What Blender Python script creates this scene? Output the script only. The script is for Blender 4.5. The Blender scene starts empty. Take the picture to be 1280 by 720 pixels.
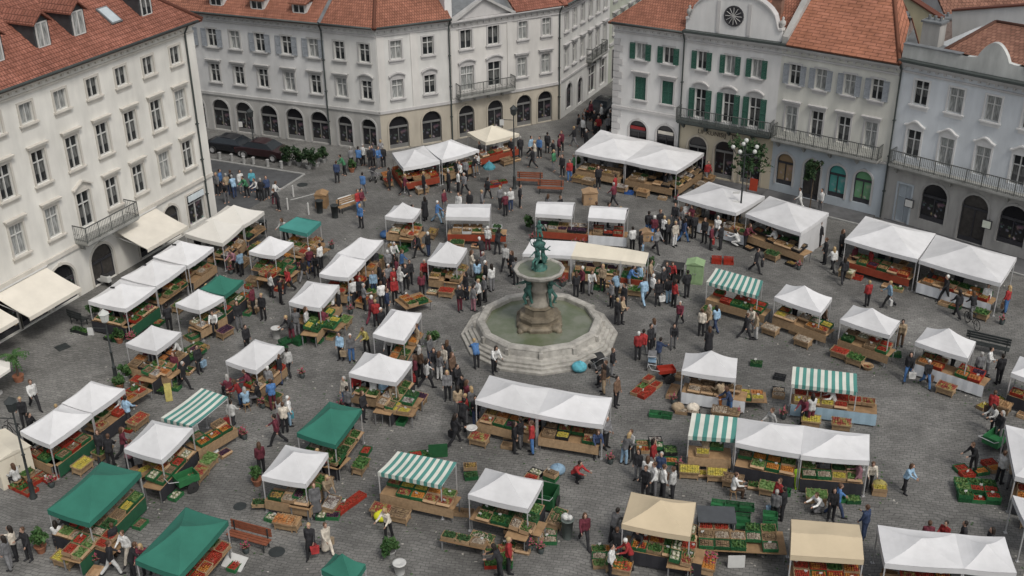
import bpy, bmesh, math, random
from math import sin, cos, pi, radians, atan2, hypot, sqrt
from mathutils import Vector, Matrix
random.seed(7)
SC = bpy.context.scene
COL = SC.collection

# ---------------------------------------------------------------- camera
FPX, PITCH, ROLL, HC = 1450.0, radians(26.95), radians(0.67), 32.0
_F = Vector((0, cos(PITCH), -sin(PITCH))); _X = Vector((1, 0, 0)); _Y = Vector((0, -sin(PITCH), -cos(PITCH)))
AX = cos(ROLL) * _X + sin(ROLL) * _Y
AY = -sin(ROLL) * _X + cos(ROLL) * _Y
CO = Vector((0, 0, HC))
cd = bpy.data.cameras.new('camera'); cam = bpy.data.objects.new('camera', cd); COL.objects.link(cam)
cd.sensor_width = 36; cd.lens = 36 * FPX / 1280; cd.clip_start = 0.5; cd.clip_end = 2000
R3 = Matrix((AX, -AY, -_F)).transposed()
cam.matrix_world = Matrix.Translation(CO) @ R3.to_4x4()
SC.camera = cam

# ---------------------------------------------------------------- light
SUN_EL, SUN_AZ = 54.0, 148.0          # azimuth clockwise from +y
w = bpy.data.worlds.new('World'); SC.world = w; w.use_nodes = True
nt = w.node_tree; bg = nt.nodes['Background']
sky = nt.nodes.new('ShaderNodeTexSky'); sky.sky_type = 'NISHITA'; sky.sun_disc = False
sky.sun_elevation = radians(SUN_EL); sky.sun_rotation = radians(SUN_AZ)
sky.dust_density = 4.0; sky.air_density = 1.0; sky.ozone_density = 1.0
hs_ = nt.nodes.new('ShaderNodeHueSaturation'); hs_.inputs['Saturation'].default_value = .32   # thin overcast
nt.links.new(sky.outputs[0], hs_.inputs['Color']); nt.links.new(hs_.outputs[0], bg.inputs[0]); bg.inputs[1].default_value = 0.13
sd = bpy.data.lights.new('sun', 'SUN'); sd.energy = 1.45; sd.angle = radians(12); sd.color = (1.0, 0.95, 0.88)
so = bpy.data.objects.new('sun', sd); COL.objects.link(so)
dv = Vector((sin(radians(SUN_AZ)) * cos(radians(SUN_EL)), cos(radians(SUN_AZ)) * cos(radians(SUN_EL)), sin(radians(SUN_EL))))
so.rotation_euler = dv.to_track_quat('Z', 'Y').to_euler(); so.location = (30, -20, 60)
SC.view_settings.view_transform = 'Standard'; SC.view_settings.look = 'None'
SC.view_settings.exposure = -0.02; SC.view_settings.gamma = 1.0
SC.cycles.max_bounces = 6; SC.cycles.diffuse_bounces = 3

# ---------------------------------------------------------------- projection helpers
def ray(u, v):
    return (AX * ((u - 640) / FPX) + AY * ((v - 360) / FPX) + _F)
def at(u, v, z=0.0):
    d = ray(u, v); t = (z - HC) / d.z
    P = CO + d * t; return Vector((P.x, P.y, z))
def px(P):
    q = Vector(P) - CO; return (FPX * q.dot(AX) / q.dot(_F) + 640, FPX * q.dot(AY) / q.dot(_F) + 360)

# ---------------------------------------------------------------- materials
MATS = {}
def _ramp(nt, fac, a, b, p0=0.3, p1=0.7):
    r = nt.nodes.new('ShaderNodeMapRange'); r.inputs[1].default_value = p0; r.inputs[2].default_value = p1
    r.inputs[3].default_value = a; r.inputs[4].default_value = b
    nt.links.new(fac, r.inputs[0]); return r.outputs[0]
def _mul(nt, col, fac):
    m = nt.nodes.new('ShaderNodeMix'); m.data_type = 'RGBA'; m.blend_type = 'MULTIPLY'; m.inputs[0].default_value = 1
    c = nt.nodes.new('ShaderNodeCombineColor')
    for i in range(3): nt.links.new(fac, c.inputs[i])
    if isinstance(col, (tuple, list)): m.inputs[6].default_value = (*col, 1)
    else: nt.links.new(col, m.inputs[6])
    nt.links.new(c.outputs[0], m.inputs[7]); return m.outputs[2]
def _mixc(nt, fac, a, b):
    m = nt.nodes.new('ShaderNodeMix'); m.data_type = 'RGBA'
    if isinstance(fac, float): m.inputs[0].default_value = fac
    else: nt.links.new(fac, m.inputs[0])
    for k, c in ((6, a), (7, b)):
        if isinstance(c, (tuple, list)): m.inputs[k].default_value = (*c, 1)
        else: nt.links.new(c, m.inputs[k])
    return m.outputs[2]
def _coord(nt, kind='Object', scale=None):
    t = nt.nodes.new('ShaderNodeTexCoord'); o = t.outputs[kind]
    if scale is not None:
        m = nt.nodes.new('ShaderNodeMapping'); m.inputs['Scale'].default_value = scale
        nt.links.new(o, m.inputs[0]); o = m.outputs[0]
    return o
def _noise(nt, vec, sc, det=4, rough=.6):
    n = nt.nodes.new('ShaderNodeTexNoise'); n.inputs['Scale'].default_value = sc
    n.inputs['Detail'].default_value = det; n.inputs['Roughness'].default_value = rough
    nt.links.new(vec, n.inputs['Vector']); return n.outputs[0]
def newmat(name):
    m = bpy.data.materials.new(name); m.use_nodes = True
    return m, m.node_tree, m.node_tree.nodes['Principled BSDF']
def mat(name, col, rough=.8, var=.25, sc=3.0, bump=0.0, metal=0.0, coord='Object', streak=False, rnd=0.0, spec=.3, big=0.0):
    if name in MATS: return MATS[name]
    m, nt, b = newmat(name)
    b.inputs['Roughness'].default_value = rough; b.inputs['Metallic'].default_value = metal
    b.inputs['Specular IOR Level'].default_value = spec
    vec = _coord(nt, coord, (1, 1, .25) if streak else None)
    n = _noise(nt, vec, sc)
    c = _mul(nt, col, _ramp(nt, n, 1 - var, 1 + var * .6))
    if big:
        n2 = _noise(nt, _coord(nt, coord), sc * .17, 3)
        c = _mul(nt, c, _ramp(nt, n2, 1 - big, 1 + big * .5, .35, .65))
    if rnd:
        oi = nt.nodes.new('ShaderNodeObjectInfo')
        c = _mul(nt, c, _ramp(nt, oi.outputs['Random'], 1 - rnd, 1 + rnd, 0, 1))
    nt.links.new(c, b.inputs['Base Color'])
    if bump:
        bp = nt.nodes.new('ShaderNodeBump'); bp.inputs['Strength'].default_value = bump; bp.inputs['Distance'].default_value = .02
        nt.links.new(n, bp.inputs['Height']); nt.links.new(bp.outputs[0], b.inputs['Normal'])
    MATS[name] = m; return m
def two(name, a, b_, sc, rough=.6, p0=.42, p1=.58, det=1, rnd=0.0):
    if name in MATS: return MATS[name]
    m, nt, b = newmat(name); b.inputs['Roughness'].default_value = rough; b.inputs['Specular IOR Level'].default_value = .25
    n = _noise(nt, _coord(nt), sc, det)
    c = _mixc(nt, _ramp(nt, n, 0, 1, p0, p1), a, b_)
    if rnd:
        oi = nt.nodes.new('ShaderNodeObjectInfo')
        c = _mul(nt, c, _ramp(nt, oi.outputs['Random'], 1 - rnd, 1 + rnd, 0, 1))
    nt.links.new(c, b.inputs['Base Color']); MATS[name] = m; return m

def ground_mat():
    m, nt, b = newmat('cobbles'); b.inputs['Roughness'].default_value = .75; b.inputs['Specular IOR Level'].default_value = .3
    v = _coord(nt, 'Object')
    # gently warped courses of setts
    wn = nt.nodes.new('ShaderNodeTexNoise'); wn.inputs['Scale'].default_value = .35; wn.inputs['Detail'].default_value = 3
    nt.links.new(v, wn.inputs['Vector'])
    vm = nt.nodes.new('ShaderNodeVectorMath'); vm.operation = 'MULTIPLY_ADD'
    nt.links.new(wn.outputs['Color'], vm.inputs[0]); vm.inputs[1].default_value = (1.3, 1.3, 0); nt.links.new(v, vm.inputs[2])
    mp = nt.nodes.new('ShaderNodeMapping'); mp.inputs['Rotation'].default_value = (0, 0, radians(14)); nt.links.new(vm.outputs[0], mp.inputs[0])
    br = nt.nodes.new('ShaderNodeTexBrick'); br.inputs['Scale'].default_value = 1
    br.inputs['Brick Width'].default_value = .3; br.inputs['Row Height'].default_value = .17; br.inputs['Mortar Size'].default_value = .014
    br.inputs['Color1'].default_value = (.148, .145, .136, 1); br.inputs['Color2'].default_value = (.192, .188, .176, 1)
    br.inputs['Mortar'].default_value = (.09, .089, .085, 1); br.inputs['Bias'].default_value = -.1
    nt.links.new(mp.outputs[0], br.inputs['Vector'])
    c = br.outputs['Color']
    c = _mul(nt, c, _ramp(nt, _noise(nt, v, .07, 4), .80, 1.14, .35, .65))
    c = _mul(nt, c, _ramp(nt, _noise(nt, v, .9, 4, .55), .8, 1.16, .3, .7))
    c = _mul(nt, c, _ramp(nt, _noise(nt, v, .22, 4, .6), .76, 1.18, .36, .64))
    c = _mul(nt, c, _ramp(nt, _noise(nt, _coord(nt, 'Object', (1.1, 3.4, 1)), 1.5, 5, .7), .86, 1.12, .32, .68))
    vo = nt.nodes.new('ShaderNodeTexVoronoi'); vo.distance = 'CHEBYCHEV'; vo.inputs['Scale'].default_value = .17; vo.inputs['Randomness'].default_value = .8
    nt.links.new(vm.outputs[0], vo.inputs['Vector']); sx_ = nt.nodes.new('ShaderNodeSeparateColor'); nt.links.new(vo.outputs['Color'], sx_.inputs[0])
    c = _mul(nt, c, _ramp(nt, sx_.outputs[0], .90, 1.1, 0, 1))
    # pale worn flecks
    fl = _noise(nt, _coord(nt, 'Object', (1, 2.4, 1)), 3.2, 3, .6)
    c = _mixc(nt, _ramp(nt, fl, 0, .5, .66, .8), c, (.34, .33, .31))
    dk = _noise(nt, v, .45, 5, .7)
    c = _mixc(nt, _ramp(nt, dk, 0, .45, .6, .75), c, (.07, .07, .068))
    nt.links.new(c, b.inputs['Base Color'])
    bp = nt.nodes.new('ShaderNodeBump'); bp.inputs['Strength'].default_value = .5; bp.inputs['Distance'].default_value = .02
    nt.links.new(br.outputs['Fac'], bp.inputs['Height']); bp.invert = True; nt.links.new(bp.outputs[0], b.inputs['Normal'])
    return m
def tile_mat(name, c1, c2, tw=.26, th=.36):
    if name in MATS: return MATS[name]
    m, nt, b = newmat(name); b.inputs['Roughness'].default_value = .85; b.inputs['Specular IOR Level'].default_value = .2
    uv = nt.nodes.new('ShaderNodeUVMap').outputs[0]
    br = nt.nodes.new('ShaderNodeTexBrick'); br.inputs['Scale'].default_value = 1
    br.inputs['Brick Width'].default_value = tw; br.inputs['Row Height'].default_value = th; br.inputs['Mortar Size'].default_value = .028
    br.inputs['Mortar Smooth'].default_value = .6
    br.inputs['Color1'].default_value = (*c1, 1); br.inputs['Color2'].default_value = (*c2, 1); br.inputs['Mortar'].default_value = (c1[0] * .5, c1[1] * .5, c1[2] * .52, 1)
    nt.links.new(uv, br.inputs['Vector'])
    c = _mul(nt, br.outputs['Color'], _ramp(nt, _noise(nt, uv, .35, 5, .7), .68, 1.2, .3, .7))
    c = _mul(nt, c, _ramp(nt, _noise(nt, uv, 2.5, 3), .8, 1.15))
    nt.links.new(c, b.inputs['Base Color'])
    bp = nt.nodes.new('ShaderNodeBump'); bp.inputs['Strength'].default_value = .6; bp.inputs['Distance'].default_value = .05
    nt.links.new(br.outputs['Fac'], bp.inputs['Height']); bp.invert = True; nt.links.new(bp.outputs[0], b.inputs['Normal'])
    MATS[name] = m; return m
def stripe_mat(name, a, b_, n):
    m, nt, b = newmat(name); b.inputs['Roughness'].default_value = .8
    uv = nt.nodes.new('ShaderNodeUVMap').outputs[0]
    sp = nt.nodes.new('ShaderNodeSeparateXYZ'); nt.links.new(uv, sp.inputs[0])
    x = nt.nodes.new('ShaderNodeMath'); x.operation = 'MULTIPLY'; x.inputs[1].default_value = n; nt.links.new(sp.outputs[0], x.inputs[0])
    f = nt.nodes.new('ShaderNodeMath'); f.operation = 'FRACT'; nt.links.new(x.outputs[0], f.inputs[0])
    g = nt.nodes.new('ShaderNodeMath'); g.operation = 'GREATER_THAN'; g.inputs[1].default_value = .5; nt.links.new(f.outputs[0], g.inputs[0])
    c = _mixc(nt, g.outputs[0], a, b_)
    c = _mul(nt, c, _ramp(nt, _noise(nt, _coord(nt), 1.3, 5), .82, 1.08))
    nt.links.new(c, b.inputs['Base Color']); return m
def pane_mat(name, dark, curtain, share):
    if name in MATS: return MATS[name]
    m, nt, b = newmat(name); b.inputs['Roughness'].default_value = .12; b.inputs['Specular IOR Level'].default_value = .6
    oi = nt.nodes.new('ShaderNodeObjectInfo')
    ob = _coord(nt, 'Object')
    n = _noise(nt, _coord(nt, 'Object', (9, 9, 1.2)), 1.2, 3)
    cur = _mul(nt, curtain, _ramp(nt, n, .45, 1.3, .35, .65))
    g = nt.nodes.new('ShaderNodeMath'); g.operation = 'LESS_THAN'; g.inputs[1].default_value = share; nt.links.new(oi.outputs['Random'], g.inputs[0])
    lo = _mul(nt, curtain, _ramp(nt, n, .1, .5, .35, .65))
    half = _ramp(nt, _noise(nt, ob, .9, 0), 0, 1, .48, .52)
    c = _mixc(nt, g.outputs[0], _mixc(nt, half, dark, lo), cur)
    nt.links.new(c, b.inputs['Base Color']); MATS[name] = m; return m
def shop_mat(name, tint):
    if name in MATS: return MATS[name]
    m, nt, b = newmat(name); b.inputs['Roughness'].default_value = .15; b.inputs['Specular IOR Level'].default_value = .5
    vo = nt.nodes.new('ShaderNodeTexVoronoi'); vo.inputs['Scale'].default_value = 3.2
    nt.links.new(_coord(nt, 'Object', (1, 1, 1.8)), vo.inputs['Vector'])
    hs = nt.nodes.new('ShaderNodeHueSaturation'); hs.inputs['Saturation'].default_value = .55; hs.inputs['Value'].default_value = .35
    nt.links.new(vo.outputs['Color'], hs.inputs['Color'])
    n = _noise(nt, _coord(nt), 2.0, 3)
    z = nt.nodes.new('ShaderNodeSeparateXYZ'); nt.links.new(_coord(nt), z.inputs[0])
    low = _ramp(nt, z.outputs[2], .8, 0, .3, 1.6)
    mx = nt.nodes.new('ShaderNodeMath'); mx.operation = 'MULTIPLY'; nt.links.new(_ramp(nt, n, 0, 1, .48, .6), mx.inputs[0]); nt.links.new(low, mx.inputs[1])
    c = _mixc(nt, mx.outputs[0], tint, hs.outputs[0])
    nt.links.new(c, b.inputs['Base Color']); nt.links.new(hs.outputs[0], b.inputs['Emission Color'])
    em = nt.nodes.new('ShaderNodeMath'); em.operation = 'MULTIPLY'; nt.links.new(mx.outputs[0], em.inputs[0]); em.inputs[1].default_value = .35; nt.links.new(em.outputs[0], b.inputs['Emission Strength'])  # glow added to brighten the display; no lamp behind the glass
    MATS[name] = m; return m

# ---------------------------------------------------------------- mesh builder
class MB:
    def __init__(s): s.v = []; s.f = []; s.mi = []; s.uv = []
    def add(s, vs, fs, m=0, T=None, uvs=None):
        o = len(s.v)
        s.v += [tuple(T @ Vector(p)) if T is not None else tuple(p) for p in vs]
        for k, f in enumerate(fs):
            s.f.append([i + o for i in f]); s.mi.append(m); s.uv.append(uvs[k] if uvs else None)
    def box(s, x0, x1, y0, y1, z0, z1, m=0, T=None):
        vs = [(x0, y0, z0), (x1, y0, z0), (x1, y1, z0), (x0, y1, z0), (x0, y0, z1), (x1, y0, z1), (x1, y1, z1), (x0, y1, z1)]
        s.add(vs, [(0, 3, 2, 1), (4, 5, 6, 7), (0, 1, 5, 4), (1, 2, 6, 5), (2, 3, 7, 6), (3, 0, 4, 7)], m, T)
    def tube(s, a, b, r0, r1=None, n=6, m=0, T=None, cap=True):
        a = Vector(a); b = Vector(b); r1 = r0 if r1 is None else r1
        d = (b - a).normalized(); q = d.to_track_quat('Z', 'Y').to_matrix()
        vs = []
        for P, r in ((a, r0), (b, r1)):
            for i in range(n):
                t = 2 * pi * i / n; vs.append(P + q @ Vector((r * cos(t), r * sin(t), 0)))
        fs = [(i, (i + 1) % n, n + (i + 1) % n, n + i) for i in range(n)]
        if cap: fs += [tuple(range(n))[::-1], tuple(range(n, 2 * n))]
        s.add(vs, fs, m, T)
    def lathe(s, prof, n=16, m=0, T=None, rot=0.0, cap=False):
        vs = []; fs = []
        for r, z in prof:
            for i in range(n):
                t = 2 * pi * i / n + rot; vs.append((r * cos(t), r * sin(t), z))
        for k in range(len(prof) - 1):
            for i in range(n): fs.append((k * n + i, k * n + (i + 1) % n, (k + 1) * n + (i + 1) % n, (k + 1) * n + i))
        if cap: fs += [tuple(range(n))[::-1], tuple(range((len(prof) - 1) * n, len(prof) * n))]
        s.add(vs, fs, m, T)
    def ico(s, c, r, sub=1, m=0, T=None, sq=(1, 1, 1)):
        vs, fs = ICO[sub]
        s.add([(c[0] + p[0] * r * sq[0], c[1] + p[1] * r * sq[1], c[2] + p[2] * r * sq[2]) for p in vs], fs, m, T)
    def prism(s, pts, y0, y1, m=0, T=None):      # pts (x,z) extruded in y
        n = len(pts)
        vs = [(p[0], y0, p[1]) for p in pts] + [(p[0], y1, p[1]) for p in pts]
        fs = [tuple(range(n)), tuple(range(n, 2 * n))[::-1]] + [(i, n + i, n + (i + 1) % n, (i + 1) % n) for i in range(n)]
        s.add(vs, fs, m, T)
    def slab(s, pts, z0, z1, m=0, T=None):       # pts (x,y) ccw extruded in z
        n = len(pts)
        vs = [(p[0], p[1], z0) for p in pts] + [(p[0], p[1], z1) for p in pts]
        fs = [tuple(range(n))[::-1], tuple(range(n, 2 * n))] + [(i, (i + 1) % n, n + (i + 1) % n, n + i) for i in range(n)]
        s.add(vs, fs, m, T)
    def mesh(s, name, mats, smooth=False, fix=True):
        me = bpy.data.meshes.new(name); me.from_pydata(s.v, [], s.f)
        for m in (mats if isinstance(mats, (list, tuple)) else [mats]): me.materials.append(m)
        me.polygons.foreach_set('material_index', s.mi)
        if any(u for u in s.uv):
            L = me.uv_layers.new(name='UVMap')
            for p, u in zip(me.polygons, s.uv):
                if u:
                    for li, c in zip(p.loop_indices, u): L.data[li].uv = c
        if smooth: me.polygons.foreach_set('use_smooth', [True] * len(me.polygons))
        me.update(); return me
    def build(s, name, mats, parent=None, loc=None, rz=0.0, smooth=False):
        return link(name, s.mesh(name, mats, smooth), parent, loc, rz)
def _ico(sub):
    bm = bmesh.new(); bmesh.ops.create_icosphere(bm, subdivisions=sub, radius=1)
    r = ([tuple(v.co) for v in bm.verts], [tuple(v.index for v in f.verts) for f in bm.faces]); bm.free(); return r
ICO = {1: _ico(1), 2: _ico(2), 3: _ico(3)}
def link(name, data, parent=None, loc=None, rz=0.0):
    o = bpy.data.objects.new(name, data); COL.objects.link(o)
    if parent is not None: o.parent = parent
    if loc is not None: o.location = loc
    if rz: o.rotation_euler = (0, 0, rz)
    return o
KIDS = {}
LABELS = {}
def tag(o, label=None, cat=None, group=None, kind=None):
    if label: o['label'] = label; LABELS.setdefault(label, []).append(o)
    if cat: o['category'] = cat
    if group: o['group'] = group
    if kind: o['kind'] = kind
    return o
def empty(name, loc=(0, 0, 0), rz=0.0, label=None, cat=None, group=None):
    o = link(name, None, None, loc, rz); o.empty_display_size = .2
    return tag(o, label, cat, group)
def inst(name, me, parent=None, loc=(0, 0, 0), rz=0.0, mt=None):
    o = link(name, me, parent, loc, rz)
    if mt is not None:
        o.material_slots[0].link = 'OBJECT'; o.material_slots[0].material = mt
    return o
# ================================================================ SETTING
def poly_px(pts, z): return [at(u, v, z) for u, v in pts]
gm = MB(); gm.add([(-400, -200, 0), (400, -200, 0), (400, 700, 0), (-400, 700, 0)], [(0, 1, 2, 3)])
tag(gm.build('ground', ground_mat()), kind='structure')
M_asph = mat('asphalt', (.088, .09, .092), .8, .2, 2.0, .2, big=.2)
M_pave = mat('pavement', (.11, .11, .112), .8, .22, 1.6, .1, big=.2)
M_kerb = mat('kerbstone', (.3, .3, .285), .8, .2, 4)
M_line = mat('line_paint', (.42, .42, .4), .7, .3, 3)
def sheet(name, pts, z, m):
    b = MB(); b.add([tuple(Vector((p.x, p.y, z))) for p in pts], [tuple(range(len(pts)))]); return tag(b.build(name, m), kind='structure')
sheet('road', [at(u, v) for u, v in [(262, 199), (381, 217), (345, 241), (300, 268), (262, 262)]], .006, M_asph)
def strip(name, a, b_, wd, h, m):
    a = Vector((a.x, a.y, 0)); b_ = Vector((b_.x, b_.y, 0)); d = (b_ - a); L = d.length
    k = MB(); k.box(0, L, -wd / 2, wd / 2, 0, h); o = k.build(name, m, None, a, atan2(d.y, d.x)); return tag(o, kind='structure')
strip('kerb', at(262, 199.5), at(380.5, 218), .16, .07, M_kerb)
strip('kerb', at(380.5, 218.5), at(345, 241), .16, .065, M_kerb)
strip('road_marking', at(363, 250), at(398, 241), .1, .012, M_line)

def fac(P, th, L): # P = world point of left end seen from outside
    th = radians(th); return dict(o=Vector(P), th=th, L=L, ex=Vector((cos(th), sin(th), 0)), n=Vector((sin(th), -cos(th), 0)))
def fend(F): return F['o'] + F['ex'] * F['L']
def fsz(F, u, v):
    d = ray(u, v); s = ((F['o'] - CO).dot(F['n'])) / d.dot(F['n']); Q = CO + d * s
    return (Q - F['o']).dot(F['ex']), Q.z
def fmat(F): return Matrix.Translation(F['o']) @ Matrix.Rotation(F['th'], 4, 'Z')
def ffrom(Pend, th, L): # facade whose right end is Pend
    t = radians(th); return fac(Vector(Pend) - L * Vector((cos(t), sin(t), 0)), th, L)

pL = at(272, 270); pA = at(474, 190) + Vector((.25, 0, 0)); pD = at(1099, 272)
F_L = ffrom(pL, 65, 30)
F_A1 = ffrom(pA, -22, 22); F_A2 = fac(pA, 25, 6.1)
F_A3 = fac(fend(F_A2), 29, 10.2); F_A4 = fac(fend(F_A3), 64, 11)
F_D = fac(pD, -44.5, 16); F_C = ffrom(pD, -38, 8.3); F_B2 = ffrom(F_C['o'], -32, 7.25); F_B = ffrom(F_B2['o'], -32, 5.6)

def plaster(n, c, v=.11): return mat(n, c, .9, v, 1.3, .05, streak=True, big=.12)
M_cream = plaster('cream_plaster', (.69, .675, .625)); M_grey = plaster('grey_plaster', (.56, .56, .55))
M_bone = plaster('bone_plaster', (.59, .585, .56)); M_bonew = plaster('warm_plaster', (.60, .585, .555))
M_white = plaster('white_plaster', (.64, .635, .62)); M_yel = plaster('ivory_plaster', (.59, .585, .53))
M_blue = plaster('pale_blue_plaster', (.60, .63, .65)); M_bluegf = plaster('blue_grey_plaster', (.44, .485, .515))
M_ston = plaster('grey_stone', (.38, .372, .352), .2); M_tan = plaster('tan_stone', (.44, .40, .33), .15)
M_trimL = plaster('pale_trim', (.56, .53, .475), .15); M_trimA = plaster('grey_trim', (.42, .415, .40), .15); M_trimB = plaster('white_trim', (.47, .46, .45), .12)
M_frame = mat('window_white', (.52, .52, .50), .5, .08); M_dframe = mat('dark_frame', (.05, .05, .055), .4, .2)
M_mframe = mat('shopfront_metal', (.17, .17, .165), .4, .15)
M_pane = pane_mat('window_glass', (.016, .019, .021), (.32, .33, .32), .42)
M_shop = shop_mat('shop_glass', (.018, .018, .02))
M_green = mat('green_shutter', (.03, .095, .068), .6, .2, 5); M_gshut = mat('grey_shutter', (.27, .29, .31), .6, .2, 5)
M_iron = mat('wrought_iron', (.09, .095, .09), .5, .3, 4); M_gutter = mat('gutter_metal', (.055, .065, .062), .5, .2)
M_slab = plaster('balcony_stone', (.3, .3, .28), .25)
M_tile = tile_mat('roof_tiles_orange', (.27, .115, .075), (.34, .15, .10), .2, .3); M_tile2 = tile_mat('roof_tiles_red', (.25, .10, .068), (.33, .14, .10), .2, .3)
M_tileC = tile_mat('roof_tiles_bright', (.33, .14, .085), (.39, .17, .11), .9, .27); M_tileD = tile_mat('roof_tiles_brown', (.20, .10, .07), (.29, .15, .105), .3, .36)
M_door = mat('old_wood_door', (.06, .055, .05), .6, .3, 4)
M_sgrey = mat('slate_metal', (.16, .17, .175), .6, .25, 2)

def place(o, root, F, s, z, y=0.0, th=0.0):
    R0 = Matrix.Translation(root.location) @ Matrix.Rotation(root.rotation_euler.z, 4, 'Z')
    o.parent = root; o.matrix_local = R0.inverted() @ fmat(F) @ Matrix.Translation((s, y, z)) @ Matrix.Rotation(th, 4, 'Z'); return o
def arcpts(w, h, seg=12, r=None):
    r = w / 2 if r is None else r   # rise
    return [(-w / 2 * cos(pi * i / seg), h - r + r * sin(pi * i / seg)) for i in range(seg + 1)]
def outline(w, h, arch):
    return ([(-w / 2, 0)] + arcpts(w, h) + [(w / 2, 0)]) if arch else [(-w / 2, 0), (-w / 2, h), (w / 2, h), (w / 2, 0)]
def wall(root, F, z0, z1, holes, m, name='wall', dep=.24, s0=0.0, s1=None):
    s1 = F['L'] if s1 is None else s1
    xs = sorted({s0, s1} | {round(v, 4) for h in holes for v in (h['s'] - h['w'] / 2, h['s'] + h['w'] / 2) if s0 < v < s1})
    zs = sorted({z0, z1} | {round(v, 4) for h in holes for v in (h['z'], h['z'] + h['h']) if z0 < v < z1})
    b = MB()
    for i in range(len(xs) - 1):
        for j in range(len(zs) - 1):
            cx, cz = (xs[i] + xs[i + 1]) / 2, (zs[j] + zs[j + 1]) / 2
            if any(abs(cx - h['s']) < h['w'] / 2 and h['z'] < cz < h['z'] + h['h'] for h in holes): continue
            b.add([(xs[i], 0, zs[j]), (xs[i + 1], 0, zs[j]), (xs[i + 1], 0, zs[j + 1]), (xs[i], 0, zs[j + 1])], [(0, 1, 2, 3)])
    for h in holes:
        if h['z'] < z0 - .01 or h['z'] >= z1 or not s0 < h['s'] < s1: continue
        T = Matrix.Translation((h['s'], 0, h['z'])); pts = outline(h['w'], h['h'], h.get('arch'))
        n = len(pts)
        vs = [(p[0], 0, p[1]) for p in pts] + [(p[0], dep, p[1]) for p in pts]
        b.add(vs, [(i, (i + 1) % n, n + (i + 1) % n, n + i) for i in range(n - 1)], 0, T)
        b.add([(-h['w'] / 2, 0, 0), (h['w'] / 2, 0, 0), (h['w'] / 2, dep, 0), (-h['w'] / 2, dep, 0)], [(0, 1, 2, 3)], 0, T)
        if h.get('arch'):
            a = arcpts(h['w'], h['h']); k = len(a) // 2
            for sgn, seq in ((-1, a[:k + 1]), (1, a[k:])):
                c = (sgn * h['w'] / 2, h['h'])
                for p, q in zip(seq[:-1], seq[1:]): b.add([(c[0], 0, c[1]), (p[0], 0, p[1]), (q[0], 0, q[1])], [(0, 1, 2)], 0, T)
    # end faces
    for x in (s0, s1): b.add([(x, 0, z0), (x, .6, z0), (x, .6, z1), (x, 0, z1)], [(0, 1, 2, 3)])
    return place(b.build(name, m), root, F, 0, 0)
WM = {}
def wmesh(key, fn):
    if key not in WM: WM[key] = fn()
    return WM[key]
def pane_mesh(w, h, arch):
    b = MB(); p = outline(w, h, arch); b.prism([(x, z) for x, z in p][::-1], .19, .23); return b.mesh('pane', M_pane)
def frame_mesh(w, h, kind):
    b = MB(); t = .05; y0, y1 = .12, .185
    if kind in ('cross', 'double', 'open'):
        b.box(-w / 2, -w / 2 + t, y0, y1, 0, h); b.box(w / 2 - t, w / 2, y0, y1, 0, h)
        b.box(-w / 2 + t, w / 2 - t, y0, y1, 0, t); b.box(-w / 2 + t, w / 2 - t, y0, y1, h - t, h)
        b.box(-.035, .035, y0 - .02, y1, t, h - t)
        if kind != 'double':
            zt = h * .66
            b.box(-w / 2 + t, -.035, y0 - .01, y1, zt - .028, zt + .028); b.box(.035, w / 2 - t, y0 - .01, y1, zt - .028, zt + .028)
    else:  # arched shop front
        a = arcpts(w, h); zs = h - w / 2
        ai = arcpts(w - 2 * t, h - t, r=w / 2 - t)
        for i in range(len(a) - 1):
            b.prism([a[i], a[i + 1], ai[i + 1], ai[i]], y0, y1)
        b.box(-w / 2, -w / 2 + t, y0, y1, 0, zs); b.box(w / 2 - t, w / 2, y0, y1, 0, zs)
        b.box(-w / 2 + t, w / 2 - t, y0 - .03, y1, zs - .16, zs - .02)
        b.box(-.03, .03, y0, y1, 0.01, zs - .16)
        if kind == 'shop': b.box(-w / 2 + t, -.03, y0, y1, 0, .3); b.box(.03, w / 2 - t, y0, y1, 0, .3)
    return b.mesh('window', M_frame)
def surround_mesh(w, h, hood, m, bw=.13, sill=True):
    b = MB(); y0, y1 = -.05, .0
    b.box(-w / 2 - bw, -w / 2, y0, y1, 0, h); b.box(w / 2, w / 2 + bw, y0, y1, 0, h); b.box(-w / 2 - bw, w / 2 + bw, y0, y1, h, h + bw)
    if sill:
        b.box(-w / 2 - bw - .08, w / 2 + bw + .08, -.17, 0, -.1, -.002)
        b.box(-w / 2 - bw, w / 2 + bw, -.04, 0, -.34, -.1)
    hz = h + bw; hw = w / 2 + bw + .1
    if hood == 'flat':
        b.box(-hw + .06, hw - .06, -.08, 0, hz, hz + .14); b.box(-hw, hw, -.24, 0, hz + .14, hz + .25); b.box(-hw - .04, hw + .04, -.28, 0, hz + .25, hz + .29)
    elif hood in ('arc', 'tri', 'wavy'):
        hz += .12; b.box(-hw + .08, hw - .08, -.06, 0, h + bw, hz); ri = {'arc': .26, 'tri': .42, 'wavy': .34}[hood]
        N = 2 if hood == 'tri' else 12; top = []
        for i in range(N + 1):
            x = -1 + 2 * i / N
            zz = {'arc': 1 - x * x, 'tri': 1 - abs(x), 'wavy': .5 + .5 * cos(pi * x) if abs(x) < 1 else 0}[hood] * ri
            top.append((x * hw, zz))
        for i in range(N):
            (xa, za), (xb, zb) = top[i], top[i + 1]
            b.prism([(xa, hz + za), (xa, hz + za + .1), (xb, hz + zb + .1), (xb, hz + zb)], -.22, 0)
            b.prism([(xa, hz - .001), (xa, hz + za), (xb, hz + zb), (xb, hz - .001)], -.05, 0)
    return b.mesh('surround', m)
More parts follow.
